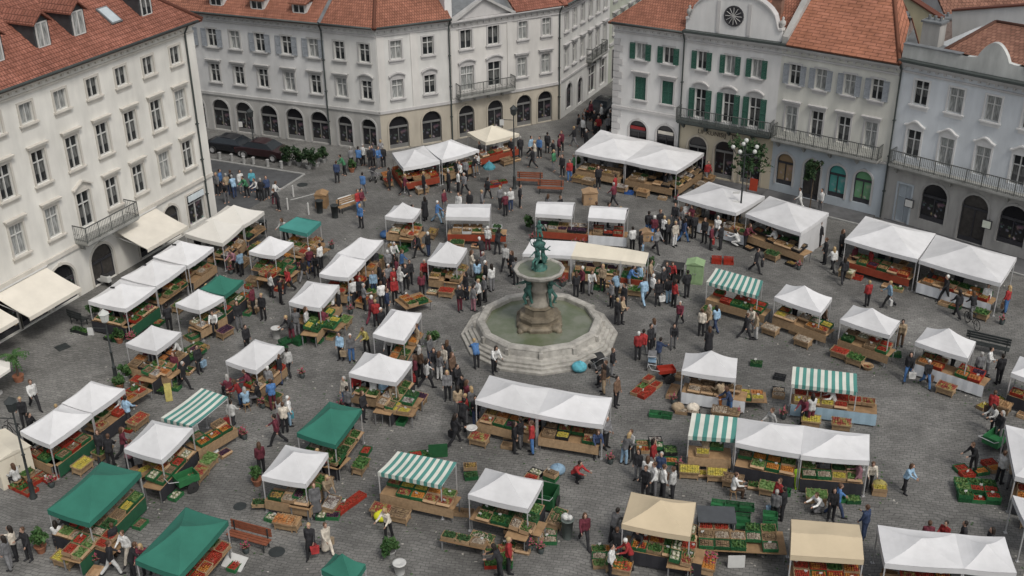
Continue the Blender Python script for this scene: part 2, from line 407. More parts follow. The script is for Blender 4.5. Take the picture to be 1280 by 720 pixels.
def arch_surround(w, h, m, bw=.14):
    b = MB(); a = arcpts(w, h); ao = arcpts(w + 2 * bw, h + bw, r=w / 2 + bw)
    for i in range(len(a) - 1): b.prism([ao[i], ao[i + 1], a[i + 1], a[i]], -.05, 0)
    zs = h - w / 2
    b.box(-w / 2 - bw, -w / 2, -.05, 0, 0, zs); b.box(w / 2, w / 2 + bw, -.05, 0, 0, zs)
    b.prism([(-.09, h), (-.12, h + bw + .06), (.12, h + bw + .06), (.09, h)], -.1, -.05)
    return b.mesh('surround', m)
def shutter_mesh(w, h, m):
    b = MB(); b.box(-w / 2, -w / 2 + .05, -.06, 0, 0, h); b.box(w / 2 - .05, w / 2, -.06, 0, 0, h)
    b.box(-w / 2 + .05, w / 2 - .05, -.06, 0, 0, .06); b.box(-w / 2 + .05, w / 2 - .05, -.06, 0, h - .06, h); b.box(-w / 2 + .05, w / 2 - .05, -.06, 0, h * .5 - .03, h * .5 + .03)
    n = max(4, int(h / .11))
    for i in range(n):
        z = .06 + (h - .14) * i / n
        b.add([(-w / 2 + .05, -.05, z), (w / 2 - .05, -.05, z), (w / 2 - .05, -.01, z + .09), (-w / 2 + .05, -.01, z + .09)], [(0, 1, 2, 3)])
    return b.mesh('shutter', m)
WG = {}
def window(root, F, h, grp):
    w, hh, arch, kind = h['w'], h['h'], h.get('arch', False), h.get('kind', 'cross')
    o = link('shop_window' if arch and kind != 'door' else ('doorway' if kind == 'door' else 'window'),
             wmesh((w, hh, kind, arch), lambda: frame_mesh(w, hh, kind if not arch else 'shop')))
    if h.get('fm'): o.material_slots[0].link = 'OBJECT'; o.material_slots[0].material = h['fm']
    place(o, root, F, h['s'], h['z'])
    p = inst('pane', wmesh(('p', w, hh, arch), lambda: pane_mesh(w, hh, arch)), o)
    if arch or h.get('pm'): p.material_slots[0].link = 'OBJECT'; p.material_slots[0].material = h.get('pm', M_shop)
    hood, tm = h.get('hood'), h['tm']
    if arch: inst('surround', wmesh(('as', w, hh, tm.name), lambda: arch_surround(w, hh, tm)), o)
    else: inst('surround', wmesh(('s', w, hh, hood, tm.name, kind == 'door'), lambda: surround_mesh(w, hh, hood, tm, sill=h.get('sill', True))), o)
    sh = h.get('shut')
    if sh:
        sm, mode = sh
        ww = w / 2 if mode == 'closed' else w * .52
        me = wmesh(('sh', ww, hh, sm.name), lambda: shutter_mesh(ww, hh, sm))
        if mode == 'closed': inst('shutter', me, o, (-w / 4, .1, 0)); inst('shutter', me, o, (w / 4, .1, 0))
        else:
            for sg in (-1, 1): inst('shutter', me, o, (sg * (w / 2 + ww / 2 + .03), -.055, 0))
    return o
def row(F, centers, z, w, h, **k):
    return [dict(s=fsz(F, *c)[0], z=z, w=w, h=h, **k) for c in centers]
def band(root, F, z0, z1, pr, m, name='string_course', s0=0.0, s1=None, y1=0.0):
    b = MB(); b.box(s0, F['L'] if s1 is None else s1, -pr, y1, z0, z1); return place(b.build(name, m), root, F, 0, 0)
def cornice(root, F, z, m, s0=0.0, s1=None, n='cornice', g=True):
    s1 = F['L'] if s1 is None else s1
    b = MB(); b.box(s0, s1, -.1, 0, z - .75, z - .62); b.box(s0, s1, -.2, 0, z - .32, z - .2); b.box(s0, s1, -.36, 0, z - .2, z - .1); b.box(s0, s1, -.46, 0, z - .1, z)
    x = s0 + .2
    while x < s1 - .3: b.box(x, x + .16, -.17, 0, z - .46, z - .32); x += .55
    place(b.build(n, m), root, F, 0, 0)
    if g:
        g_ = MB(); g_.tube((s0, -.56, z + .03), (s1, -.56, z + .03), .09, n=8); place(g_.build('gutter', M_gutter, smooth=True), root, F, 0, 0)
def pipe(root, F, s, z0, z1):
    b = MB(); b.tube((s, -.12, z0), (s, -.12, z1 - .6), .06, n=8); b.tube((s, -.12, z1 - .6), (s, -.5, z1), .06, n=8)
    for z in (2, 4.5, 7): b.box(s - .09, s + .09, -.2, -.001, z, z + .06)
    place(b.build('downpipe', M_gutter), root, F, 0, 0)
def balcony(root, F, s0, s1, z, dep=.9, m=None, stone=False):
    b = MB(); b.box(s0, s1, -dep, 0, z - .16, z); b.box(s0 + .05, s1 - .05, -dep + .08, 0, z - .26, z - .16)
    x = s0 + .3
    while x < s1: b.prism([(x - .1, z - .26), (x + .1, z - .26), (x + .1, z - .7), (x - .1, z - .5)], -.35, 0); x += max(1.2, (s1 - s0) / 4)
    o = place(b.build('balcony', m or M_slab), root, F, 0, 0)
    r = MB(); H = .95
    segs = [((s0, -dep + .04), (s1, -dep + .04)), ((s0 + .03, -dep + .04), (s0 + .03, 0)), ((s1 - .03, -dep + .04), (s1 - .03, 0))]
    for (xa, ya), (xb, yb) in segs:
        L = hypot(xb - xa, yb - ya); r.tube((xa, ya, z + H), (xb, yb, z + H), .035, n=6); r.tube((xa, ya, z + .1), (xb, yb, z + .1), .02, n=5)
        n = int(L / .13)
        for i in range(n + 1):
            t = i / max(1, n); big = i % 8 == 0
            xx, yy = xa + (xb - xa) * t, ya + (yb - ya) * t
            r.tube((xx, yy, z), (xx, yy, z + H), .04 if big else .014, n=4)
            if i % 2 == 0 and i < n: r.tube((xx, yy, z + .5), (xx + (xb - xa) / n, yy + (yb - ya) / n, z + .35), .012, n=4)
    ro = r.build('railing', M_iron); ro.parent = o
    return o
def roofp(root, name, pts, m, th=.18, slope=None):
    """pts world; first two = eave edge (left, right)"""
    pts = [Vector(p) for p in pts]; e = (pts[1] - pts[0]).normalized(); nrm = (pts[1] - pts[0]).cross(pts[2] - pts[0]).normalized()
    if nrm.z < 0: nrm = -nrm
    up = nrm.cross(e)
    if up.z < 0: up = -up
    uv = [((p - pts[0]).dot(e), (p - pts[0]).dot(up)) for p in pts]
    low = [p - nrm * th for p in pts]; n = len(pts); b = MB()
    b.add(pts, [tuple(range(n))], 0, None, [uv]); b.add(low, [tuple(range(n))[::-1]], 0, None, [uv[::-1]])
    for i in range(n):
        j = (i + 1) % n; b.add([pts[i], pts[j], low[j], low[i]], [(0, 3, 2, 1)], 0, None, [[uv[i], uv[i], uv[j], uv[j]]])
    o = b.build(name, m); R0 = Matrix.Translation(root.location) @ Matrix.Rotation(root.rotation_euler.z, 4, 'Z')
    o.parent = root; o.matrix_local = R0.inverted(); return o
def wpart(root, name, mb, m, smooth=False):     # mesh built in world coordinates
    o = mb.build(name, m, smooth=smooth); R0 = Matrix.Translation(root.location) @ Matrix.Rotation(root.rotation_euler.z, 4, 'Z')
    o.parent = root; o.matrix_local = R0.inverted(); return o
def backwalls(root, F, z1, dep, m):
    b = MB(); L = F['L']; b.add([(0, .3, 0), (0, dep, 0), (0, dep, z1), (0, .3, z1)], [(0, 1, 2, 3)]); b.add([(L, .3, 0), (L, dep, 0), (L, dep, z1), (L, .3, z1)], [(0, 1, 2, 3)])
    b.add([(0, dep, 0), (L, dep, 0), (L, dep, z1), (0, dep, z1)], [(0, 1, 2, 3)]); place(b.build('rear_wall', m), root, F, 0, 0)
def house(name, F, label, cat='building', group='buildings round the square'):
    return empty(name, F['o'], F['th'], label, cat, group)
def W(F, s, y, z): return fmat(F) @ Vector((s, y, z))
def ridge(root, a, b_, m, r=.13):
    k = MB(); k.tube(a, b_, r, n=6); wpart(root, 'ridge_tiles', k, m, True)
def chimney(root, F, s, y, z0, z1, wx=.9, wy=.7, m=None):
    b = MB(); b.box(s - wx / 2, s + wx / 2, y - wy / 2, y + wy / 2, z0, z1); o = place(b.build('chimney', m or M_ston), root, F, 0, 0)
    c = MB(); c.box(s - wx / 2 - .1, s + wx / 2 + .1, y - wy / 2 - .1, y + wy / 2 + .1, z1, z1 + .12)
    k = 3
    for i in range(k): c.tube((s - wx / 3 + i * wx / 3, y, z1 + .12), (s - wx / 3 + i * wx / 3, y, z1 + .4), .1, n=8)
    c.build('cap', M_sgrey).parent = o

# ---------------------------------------------------------------- L : cream four-storey house on the left
ZL = 13.7
R = house('cream_townhouse', F_L, 'long cream four-storey townhouse with dormers and beige shop awnings, left of the square')
hs = row(F_L, [(-7, 157), (32.5, 139), (75, 122), (115, 106), (151, 94), (185, 81), (219, 69)], 11.35, .95, 1.15, tm=M_trimL, kind='double')
hs += row(F_L, [(7, 228), (50, 207), (92, 190), (129, 172), (164, 157), (196, 142), (226, 129)], 7.72, 1.0, 1.95, tm=M_trimL, hood='flat')
hs += row(F_L, [(24, 304), (67, 279), (141, 240), (174, 224), (206, 206), (235, 192)], 4.35, 1.0, 1.85, tm=M_trimL, hood='flat')
hs += row(F_L, [(106, 257)], 4.0, 1.1, 2.2, tm=M_trimL, hood='tri', sill=False)
gs = [dict(s=fsz(F_L, 214, 272)[0], z=.15, w=1.5, h=2.4, arch=True, tm=M_trimL, fm=M_dframe, pm=M_door, kind='door'),
      dict(s=fsz(F_L, 128, 325)[0], z=.05, w=1.9, h=2.45, arch=True, tm=M_trimL, fm=M_dframe, pm=M_door, kind='door'),
      dict(s=fsz(F_L, 245, 257)[0], z=.35, w=1.7, h=2.2, tm=M_trimL, fm=M_frame, pm=M_shop, sill=False)]
for c in [(185, 287), (78, 350), (40, 375), (5, 400)]:
    gs.append(dict(s=fsz(F_L, *c)[0], z=.1, w=2.0, h=2.45, arch=True, tm=M_trimL, fm=M_dframe))
base_s = [g['s'] for g in gs]
for ss in (13.5, 11, 8.5): 
    if min(abs(ss - b) for b in base_s) > 2.3: gs.append(dict(s=ss, z=.1, w=2.0, h=2.45, arch=True, tm=M_trimL, fm=M_dframe))
hs = [h for h in hs if 0.8 < h['s'] < 29.4]; gs = [h for h in gs if .8 < h['s'] < 29.2]
wall(R, F_L, 3.02, ZL, hs, M_cream, 'wall'); wall(R, F_L, 0, 3.02, gs, M_cream, 'ground_floor_wall')
for h in hs + gs: window(R, F_L, h, '')
band(R, F_L, 3.05, 3.3, .12, M_trimL); band(R, F_L, 0, .5, .06, M_ston, 'plinth')if False else None
band(R, F_L, 3.3, ZL - .76, .09, M_cream, 'corner_pilaster', 29.25, 29.95)
cornice(R, F_L, ZL, M_trimL); pipe(R, F_L, 29.1, .1, ZL); backwalls(R, F_L, ZL, 12, M_cream)
roofp(R, 'roof', [W(F_L, -1, -.55, ZL + .02), W(F_L, 30.5, -.55, ZL + .02), W(F_L, 25.5, 6, ZL + 4.6), W(F_L, -1, 6, ZL + 4.6)], M_tile2)
roofp(R, 'roof', [W(F_L, 30.5, -.55, ZL + .02), W(F_L, 30.5, 12.5, ZL + .02), W(F_L, 25.5, 6, ZL + 4.6)], M_tile2)
roofp(R, 'roof', [W(F_L, 30.5, 12.5, ZL + .02), W(F_L, -1, 12.5, ZL + .02), W(F_L, -1, 6, ZL + 4.6), W(F_L, 25.5, 6, ZL + 4.6)], M_tile2)
ridge(R, W(F_L, 30.5, -.55, ZL + .05), W(F_L, 25.5, 6, ZL + 4.65), M_tile2)
M_dorm = mat('dormer_cladding', (.05, .052, .055), .7, .2)
def dormer(root, F, s, y, z, w=1.15, h=1.15, dep=2.2, tm=None, cheek=None, shed=False, win=M_frame):
    """front face at local (s,y), base z"""
    d = MB(); d.box(-w / 2, w / 2, .02, dep, 0, h); 
    if not shed: d.prism([(-w / 2, h), (0, h + .5), (w / 2, h)], .02, dep)
    o = place(d.build('dormer', cheek or M_dorm), root, F, s, z, y)
    f = MB(); f.box(-w / 2 + .12, -w / 2 + .2, -.05, .01, .12, h - .06); f.box(w / 2 - .2, w / 2 - .12, -.05, .01, .12, h - .06); f.box(-.04, .04, -.05, .01, .12, h - .06)
    f.box(-w / 2 + .12, w / 2 - .12, -.05, .01, .04, .12); f.box(-w / 2 + .12, w / 2 - .12, -.05, .01, h - .06, h + .01); f.build('window', win).parent = o
    g = MB(); g.box(-w / 2 + .2, w / 2 - .2, -.02, .015, .12, h - .06); g.build('pane', M_pane).parent = o
    rr = MB()
    if shed:
        rr.add([(-w / 2 - .15, -.3, h + .02), (w / 2 + .15, -.3, h + .02), (w / 2 + .15, dep, h + .55), (-w / 2 - .15, dep, h + .55), (-w / 2 - .15, -.3, h + .12), (w / 2 + .15, -.3, h + .12), (w / 2 + .15, dep, h + .65), (-w / 2 - .15, dep, h + .65)],
               [(0, 3, 2, 1), (4, 5, 6, 7), (0, 1, 5, 4), (1, 2, 6, 5), (2, 3, 7, 6), (3, 0, 4, 7)])
        rr.uv = [[(0, 0), (0, dep), (w, dep), (w, 0)]] + [[(0, 0), (w, 0), (w, dep), (0, dep)]] + [None] * 4
    else:
        for sg in (-1, 1):
            A_, B_, C_, D_ = (0, -.25, h + .62), (sg * (w / 2 + .14), -.25, h + .02), (sg * (w / 2 + .14), dep + .2, h + .02), (0, dep + .2, h + .62)
            vs = [A_, B_, C_, D_] + [(p[0], p[1], p[2] - .1) for p in (A_, B_, C_, D_)]
            uvq = [(0, 0), (0, w * .6), (dep, w * .6), (dep, 0)]
            rr.add(vs, [(0, 1, 2, 3), (7, 6, 5, 4), (0, 4, 5, 1), (1, 5, 6, 2), (2, 6, 7, 3)], 0, None, [uvq, uvq[::-1], uvq, uvq, uvq])
    rr.build('roof', tm or M_tile2).parent = o
    return o
def roofz(y): return ZL + .02 + (y + .55) / 6.55 * 4.58
for u, v in [(-3, 78), (54, 57), (98, 42), (184, 18)]:
    # front bottom centre sits on the roof plane
    d = ray(u, v); best = min((abs(px(W(F_L, s / 10, y / 20, roofz(y / 20)))[0] - u) + abs(px(W(F_L, s / 10, y / 20, roofz(y / 20)))[1] - v), s / 10, y / 20) for s in range(60, 300, 2) for y in range(5, 90, 3))
    dormer(R, F_L, best[1], best[2], roofz(best[2]) - .1, 1.15, 1.45, 2.6)
s_, y_ = min((abs(px(W(F_L, s / 10, y / 20, roofz(y / 20)))[0] - 137) + abs(px(W(F_L, s / 10, y / 20, roofz(y / 20)))[1] - 19), s / 10, y / 20) for s in range(60, 300, 2) for y in range(5, 110, 3))[1:]
T_ = Matrix.Translation((0, 0, 0)) @ Matrix.Rotation(math.atan(4.58 / 6.55), 4, 'X')
k = MB(); k.box(-.45, .45, -.7, .7, .0, .1, 0, T_); sk = place(k.build('skylight', M_sgrey), R, F_L, s_, roofz(y_) + .02, y_)
k = MB(); k.box(-.36, .36, -.6, .6, .1, .115, 0, T_); k.build('pane', mat('skylight_glass', (.45, .5, .52), .2, .1)).parent = sk
s0b = fsz(F_L, 93, 300)[0]; s1b = fsz(F_L, 158, 268)[0]; balcony(R, F_L, s0b, s1b, 3.55, 1.05)
for q in (0, 1):    # stone hood over the garden door already built; awnings below
    pass
M_awn = mat('awning_canvas', (.66, .62, .54), .85, .08, 1.2, .03, big=.06)
def awning(root, F, s0, s1, z1, z0, out, m, frill=.22):
    b = MB(); n = 8
    for i in range(n):
        a, c = i / n, (i + 1) / n
        za, zc = z1 + (z0 - z1) * a - .05 * sin(pi * a), z1 + (z0 - z1) * c - .05 * sin(pi * c)
        b.add([(s0, -out * a, za), (s1, -out * a, za), (s1, -out * c, zc), (s0, -out * c, zc)], [(0, 3, 2, 1)])
        b.add([(s0, -out * a, za - .03), (s1, -out * a, za - .03), (s1, -out * c, zc - .03), (s0, -out * c, zc - .03)], [(0, 1, 2, 3)])
    b.box(s0, s1, -out - .03, -out, z0 - frill, z0 + .01)
    o = place(b.build('awning', m), root, F, 0, 0)
    f = MB()
    for s in (s0 + .1, s1 - .1): f.tube((s, -.02, z1 - .5), (s, -out + .05, z0 - .06), .025, n=6)
    f.tube((s0, -out + .03, z0 - .05), (s1, -out + .03, z0 - .05), .03, n=6); f.tube((s0 - .05, -.06, z1 + .05), (s1 + .05, -.06, z1 + .05), .09, n=8)
    f.build('frame', M_frame).parent = o
sa, sb = fsz(F_L, 143, 296)[0], fsz(F_L, 194, 264)[0]; awning(R, F_L, sa, sb, 2.95, 2.1, 2.5, M_awn)
sa, sb = fsz(F_L, -8, 377)[0], fsz(F_L, 58, 341)[0]; awning(R, F_L, sa, sb, 2.95, 2.1, 2.5, M_awn)
awning(R, F_L, sa - 4.6, sa - .5, 2.95, 2.2, 2.2, M_awn)
k = MB(); sgs = fsz(F_L, 243, 240)[0]; k.box(sgs - .8, sgs + .8, -.12, -.055, 2.1, 2.5); place(k.build('shop_sign', mat('sign_white', (.6, .66, .68), .5, .1)), R, F_L, 0, 0)

# ---------------------------------------------------------------- A : grey house at the back left and its corner neighbour
ZA = 9.95
sp = fsz(F_A1, 407, 80)[0]
R = house('grey_shuttered_house', F_A1, 'grey three-storey house with arched shop windows behind the two parked dark cars')
hs = row(F_A1, [(205, 38), (235, 43), (265, 46.5), (293.4, 48.8), (324.8, 52), (358, 54), (391.5, 57)], 7.15, .92, 1.45, tm=M_trimA)
for i, h in enumerate(hs): 
    if i not in (3,): h['shut'] = (M_gshut, 'open')
hs += row(F_A1, [(209, 83), (239, 87), (269, 91), (299, 94), (329, 96.6), (362, 100.3), (394.7, 103)], 4.2, .92, 1.5, tm=M_trimA, hood='flat')
gs = row(F_A1, [(217, 138), (247, 141), (277, 144), (306, 148), (337, 152.5), (369, 156), (400, 161)], .1, 1.62, 2.62, tm=M_trimA, arch=True, fm=M_mframe)
hs = [h for h in hs if .8 < h['s'] < sp - .5]; gs = [h for h in gs if .8 < h['s'] < sp - .5]
wall(R, F_A1, 3.1, ZA, hs, M_grey, s1=sp); wall(R, F_A1, 0, 3.1, gs, M_ston, 'ground_floor_wall', s1=sp)
for h in hs + gs: window(R, F_A1, h, '')
band(R, F_A1, 3.1, 3.32, .1, M_trimA, s1=sp); cornice(R, F_A1, ZA, M_trimA, s1=sp); pipe(R, F_A1, sp - .1, .1, ZA)
k = MB(); k.add([(0, 10, 0), (sp, 10, 0), (sp, 10, ZA), (0, 10, ZA)], [(0, 1, 2, 3)]); place(k.build('rear_wall', M_grey), R, F_A1, 0, 0)
roofp(R, 'roof', [W(F_A1, -6, -.55, ZA + .02), W(F_A1, sp, -.55, ZA + .02), W(F_A1, sp, 6, ZA + 4.3), W(F_A1, -6, 6, ZA + 4.3)], M_tile)
k = MB(); k.tube(W(F_A1, sp, -.55, ZA + .08), W(F_A1, sp, 6, ZA + 4.36), .14, n=6); wpart(R, 'verge_flashing', k, M_sgrey)
def rzA(y): return ZA + .02 + (y + .55) / 6.55 * 4.28
for u, v in [(270, 10), (322, 13), (375, 17)]:
    best = min((hypot(px(W(F_A1, s / 10, y / 20, rzA(y / 20)))[0] - u, px(W(F_A1, s / 10, y / 20, rzA(y / 20)))[1] - v), s / 10, y / 20) for s in range(30, 220, 2) for y in range(5, 90, 3))
    dormer(R, F_A1, best[1], best[2], rzA(best[2]) - .1, 1.3, .75, 1.8, M_tile, M_frame, True)
R = house('corner_house', F_A2, 'pale stone corner house with hipped orange roof and two facades meeting at the back')
hs = row(F_A1, [(423.8, 60.4), (455, 62.8)], 7.15, .9, 1.45, tm=M_trimA) + row(F_A1, [(427, 107.8), (458.4, 110.6)], 4.2, .9, 1.5, tm=M_trimA, hood='flat')
hs[-1]['hood'] = 'arc'
gs = row(F_A1, [(432, 164.7), (461.6, 169.4)], .1, 1.3, 2.5, tm=M_trimA, arch=True, fm=M_mframe)
wall(R, F_A1, 3.1, ZA, hs, M_bone, s0=sp); wall(R, F_A1, 0, 3.1, gs, M_ston, 'ground_floor_wall', s0=sp)
for h in hs + gs: window(R, F_A1, h, '')
band(R, F_A1, 3.1, 3.32, .1, M_trimA, s0=sp); cornice(R, F_A1, ZA, M_trimB, s0=sp)
hs = row(F_A2, [(494.8, 61), (535, 56)], 7.3, .9, 1.45, tm=M_trimB) + row(F_A2, [(497, 110), (537.5, 104)], 4.2, .92, 1.5, tm=M_trimB, hood='arc')
gs = row(F_A2, [(499, 167.5), (540, 160)], .1, 1.65, 2.65, tm=M_tan, arch=True, fm=M_mframe)
wall(R, F_A2, 3.1, ZA, hs, M_bone); wall(R, F_A2, 0, 3.1, gs, M_tan, 'ground_floor_wall')
for h in hs + gs: window(R, F_A2, h, '')
band(R, F_A2, 3.1, 3.32, .1, M_trimB); cornice(R, F_A2, ZA, M_trimB); pipe(R, F_A2, 6.0, .1, ZA)
for s in (.35, 3.1): band(R, F_A2, 3.32, ZA - .76, .06, M_bonew, 'pilaster', s - .3, s + .3)
b = MB(); apx = W(F_A1, 22, 0, 0)
eL = W(F_A1, sp, -.55, ZA + .02); eC = (W(F_A1, 22, -.55, ZA + .02) + W(F_A2, 0, -.55, ZA + .02)) / 2 + Vector((0, -.02, 0)); eR = W(F_A2, 6.1, -.55, ZA + .02)
bis = (Vector((sin(radians(-22)), -cos(radians(-22)), 0)) + Vector((sin(radians(25)), -cos(radians(25)), 0))).normalized()
top = eC - bis * 7.1 + Vector((0, 0, 4.3)); 
tL = W(F_A1, sp, 6, ZA + 4.3); tR = W(F_A2, 6.1, 6, ZA + 4.3)
roofp(R, 'roof', [eL, eC, top, tL], M_tile); roofp(R, 'roof', [eC, eR, tR, top], M_tile); ridge(R, eC, top, M_tile, .14)

# A3 pedimented building with the street side
R = house('pedimented_building', F_A3, 'pale building with triangular pediment and iron balcony at the mouth of the street')
hs = row(F_A3, [(582.5, 48.4), (616.6, 41.6)], 7.35, 1.0, 1.5, tm=M_trimB, kind='double') + row(F_A3, [(653.5, 36.5), (683, 31)], 7.4, .8, 1.45, tm=M_trimB)
hs += row(F_A3, [(584, 95), (618, 90)], 3.95, 1.15, 2.0, tm=M_trimB, hood='arc', sill=False) + row(F_A3, [(652.2, 82.5), (682, 77.5)], 4.3, .85, 1.6, tm=M_trimB, hood='flat')
gs = row(F_A3, [(583.4, 152.5), (619, 144), (655, 140), (681, 131)], .08, 1.4, 2.65, tm=M_tan, arch=True, fm=M_mframe)
ZP = 9.75
wall(R, F_A3, 3.1, ZP, hs, M_bonew); wall(R, F_A3, 0, 3.1, gs, M_tan, 'ground_floor_wall')
for h in hs + gs: window(R, F_A3, h, '')
band(R, F_A3, 3.1, 3.32, .1, M_trimB); cornice(R, F_A3, ZP, M_trimB, g=False)
for s in (.3, 5.35): band(R, F_A3, 3.5, ZP - .76, .07, M_bonew, 'pilaster', s - .25, s + .25)
balcony(R, F_A3, .35, 5.4, 3.75, .85)
k = MB(); pb = 5.6
k.prism([(0, 0), (pb / 2, 1.45), (pb, 0)], -.1, .25); o = place(k.build('pediment', M_trimB), R, F_A3, .1, ZP + .02)
k = MB(); k.prism([(-.15, 0), (pb / 2, 1.6), (pb / 2, 1.42), (.35, .0)], -.42, -.1); k.prism([(pb / 2, 1.6), (pb + .15, 0), (pb - .35, 0), (pb / 2, 1.42)], -.42, -.1); k.build('raking_cornice', M_trimA).parent = o
k = MB(); k.box(0, .6, .3, 9, ZP - 1, ZP + 2.8); place(k.build('fire_wall', M_white), R, F_A3, -.2, 0)
roofp(R, 'roof', [W(F_A3, .4, .3, ZP + .1), W(F_A3, 5.7, .3, ZP + .1), W(F_A3, 5.7, 6, ZP + 2.6), W(F_A3, .4, 6, ZP + 2.6)], M_sgrey)
roofp(R, 'roof', [W(F_A3, 5.7, -.5, ZP + .05), W(F_A3, 10.6, -.5, ZP + .05), W(F_A3, 10.6, 6, ZP + 4), W(F_A3, 5.7, 6, ZP + 4)], M_tile2)
pipe(R, F_A3, 10.0, .1, ZP)
# street side
hs = []; 
for i in range(6):
    s = 1.1 + i * 1.75
    hs += [dict(s=s, z=7.3, w=.75, h=1.6, tm=M_trimB, kind='cross'), dict(s=s, z=4.2, w=.75, h=1.7, tm=M_trimB, hood='flat')]
gs = [dict(s=1.8, z=.5, w=1.2, h=2.2, arch=True, tm=M_trimB, fm=M_dframe), dict(s=4.2, z=.2, w=1.0, h=2.3, arch=True, tm=M_trimB, fm=M_dframe), dict(s=7.0, z=.4, w=1.7, h=2.4, tm=M_trimB, pm=M_shop, sill=False), dict(s=9.6, z=.4, w=1.5, h=2.4, tm=M_trimB, pm=M_shop, sill=False)]
wall(R, F_A4, 3.2, ZP, hs, M_bone, 'street_wall'); wall(R, F_A4, 0, 3.2, gs, M_bone, 'street_ground_floor_wall')
for h in hs + gs: window(R, F_A4, h, '')
band(R, F_A4, 3.2, 3.4, .1, M_trimB); cornice(R, F_A4, ZP, M_trimB); balcony(R, F_A4, 5.6, 9.2, 3.7, .6)
roofp(R, 'roof', [W(F_A4, -.3, -.5, ZP + .05), W(F_A4, 11, -.5, ZP + .05), W(F_A4, 11, 6, ZP + 4), W(F_A4, -.3, 6, ZP + 4)], M_tile2)
# farther houses down the street
F_S = fac(fend(F_A4), 64, 26)
R = house('green_grey_street_house', F_S, 'farther greenish plaster house with open loggia on the left side of the narrow street')
M_gr = plaster('greenish_plaster', (.42, .44, .37))
hs = [dict(s=1.3 + i * 2.0, z=z, w=.85, h=1.7, tm=M_trimA, hood='flat' if z < 6 else None) for i in range(12) for z in (4.4, 7.5)]
gs = [dict(s=1.6 + i * 2.6, z=.1, w=1.5, h=2.9, tm=M_trimA, pm=M_door, fm=M_dframe, sill=False) for i in range(9)]
wall(R, F_S, 3.5, 10.6, hs, M_gr); wall(R, F_S, 0, 3.5, gs, M_gr, 'ground_floor_wall')
for h in hs + gs: window(R, F_S, h, '')
band(R, F_S, 3.5, 3.75, .15, M_trimA); cornice(R, F_S, 10.6, M_trimA)
roofp(R, 'roof', [W(F_S, 0, -.5, 10.65), W(F_S, 26, -.5, 10.65), W(F_S, 26, 7, 15), W(F_S, 0, 7, 15)], M_tile2)
backwalls(R, F_S, 10.6, 9, M_gr)

# ---------------------------------------------------------------- B : white house with green shutters (two fronts)
ZB = 10.75
R = house('white_corner_house', F_B, 'white house with rusticated corner and closed green shutters at the right of the street')
hs = row(F_B, [(801, 64.5), (835.8, 68.8)], 8.2, .8, 1.2, tm=M_trimB, shut=(M_green, 'open'), kind='double')
hs += row(F_B, [(800.5, 110), (834.5, 115.5)], 5.15, .9, 1.75, tm=M_trimB, shut=(M_green, 'closed'), hood='flat')
gs = row(F_B, [(797.5, 160), (832, 166)], .15, 1.5, 3.35, tm=M_trimB, arch=True, fm=M_dframe)
wall(R, F_B, 4.2, ZB, hs, M_white); wall(R, F_B, 0, 4.2, gs, M_white, 'ground_floor_wall')
for h in hs + gs: window(R, F_B, h, '')
band(R, F_B, 4.2, 4.42, .12, M_trimB); cornice(R, F_B, ZB, M_trimB, g=True)
k = MB()
for i in range(20):
    z = .1 + i * .5
    if z < ZB - 1.2 and not 3.9 < z < 4.4: k.box(0, .75 if i % 2 else .5, -.06, -.001, z, z + .44)
place(k.build('quoins', M_trimB), R, F_B, 0.0, 0)
for s in fsz(F_B, 797, 152)[0], fsz(F_B, 832, 158)[0]:
    k = MB(); k.box(s - .62, s + .62, .08, .115, 2.75, 3.0); place(k.build('fascia_sign', mat('red_fascia', (.25, .03, .03), .8, .1) if s < 3 else M_awn), R, F_B, 0, 0)
k = MB(); k.add([(0, 0, 0), (0, 14, 0), (0, 14, ZB), (0, 0, ZB)], [(0, 3, 2, 1)]); place(k.build('side_wall', M_white), R, F_B, 0, 0)
roofp(R, 'roof', [W(F_B, -.3, -.55, ZB + .05), W(F_B, 5.6, -.55, ZB + .05), W(F_B, 5.6, 6.5, ZB + 3.6), W(F_B, 4.0, 6.5, ZB + 3.6)], M_tile)
roofp(R, 'roof', [W(F_B, -.3, 14, ZB + .05), W(F_B, -.3, -.55, ZB + .05), W(F_B, 4.0, 6.5, ZB + 3.6), W(F_B, 4.0, 14, ZB + 3.6)], M_tile)
R = house('gabled_house', F_B2, 'white house with curved gable, round grille, green shutters and long dark balcony')
hs = row(F_B2, [(877.5, 75), (913, 81), (946, 86)], 8.15, .72, 1.3, tm=M_trimB, shut=(M_green, 'open'), kind='double')
hs += row(F_B2, [(875, 131), (910, 136), (943, 140)], 4.55, .82, 2.15, tm=M_trimB, shut=(M_green, 'open'), hood='arc', sill=False)
gs = row(F_B2, [(871.6, 185), (905, 191), (939, 198)], .2, 1.5, 2.9, tm=M_tan, arch=True, fm=M_mframe)
M_ochre = plaster('ochre_plaster', (.47, .42, .32))
wall(R, F_B2, 4.2, ZB, hs, M_white); wall(R, F_B2, 0, 4.2, gs, M_ochre, 'ground_floor_wall')
for h in hs + gs: window(R, F_B2, h, '')
cornice(R, F_B2, ZB, M_trimB, g=False); band(R, F_B2, ZB, ZB + .16, .52, M_gutter, 'gutter', y1=-.1); pipe(R, F_B2, 0.05, .1, ZB)
balcony(R, F_B2, .05, 7.2, 4.38, .85, M_gutter)
k = MB(); L2 = 7.1; top_ = []
for i in range(25):
    t = i / 24; x = t * L2
    zz = .75 if t < .05 or t > .95 else .75 + 2.1 * sqrt(max(0, 1 - ((t - .5) / .45) ** 2)) ** .9
    top_.append((x, min(zz, 2.75)))
for i in range(24): k.prism([(top_[i][0], 0), top_[i], top_[i + 1], (top_[i + 1][0], 0)], -.1, .4)
o = place(k.build('curved_gable', M_white), R, F_B2, .08, ZB + .17)
k = MB()
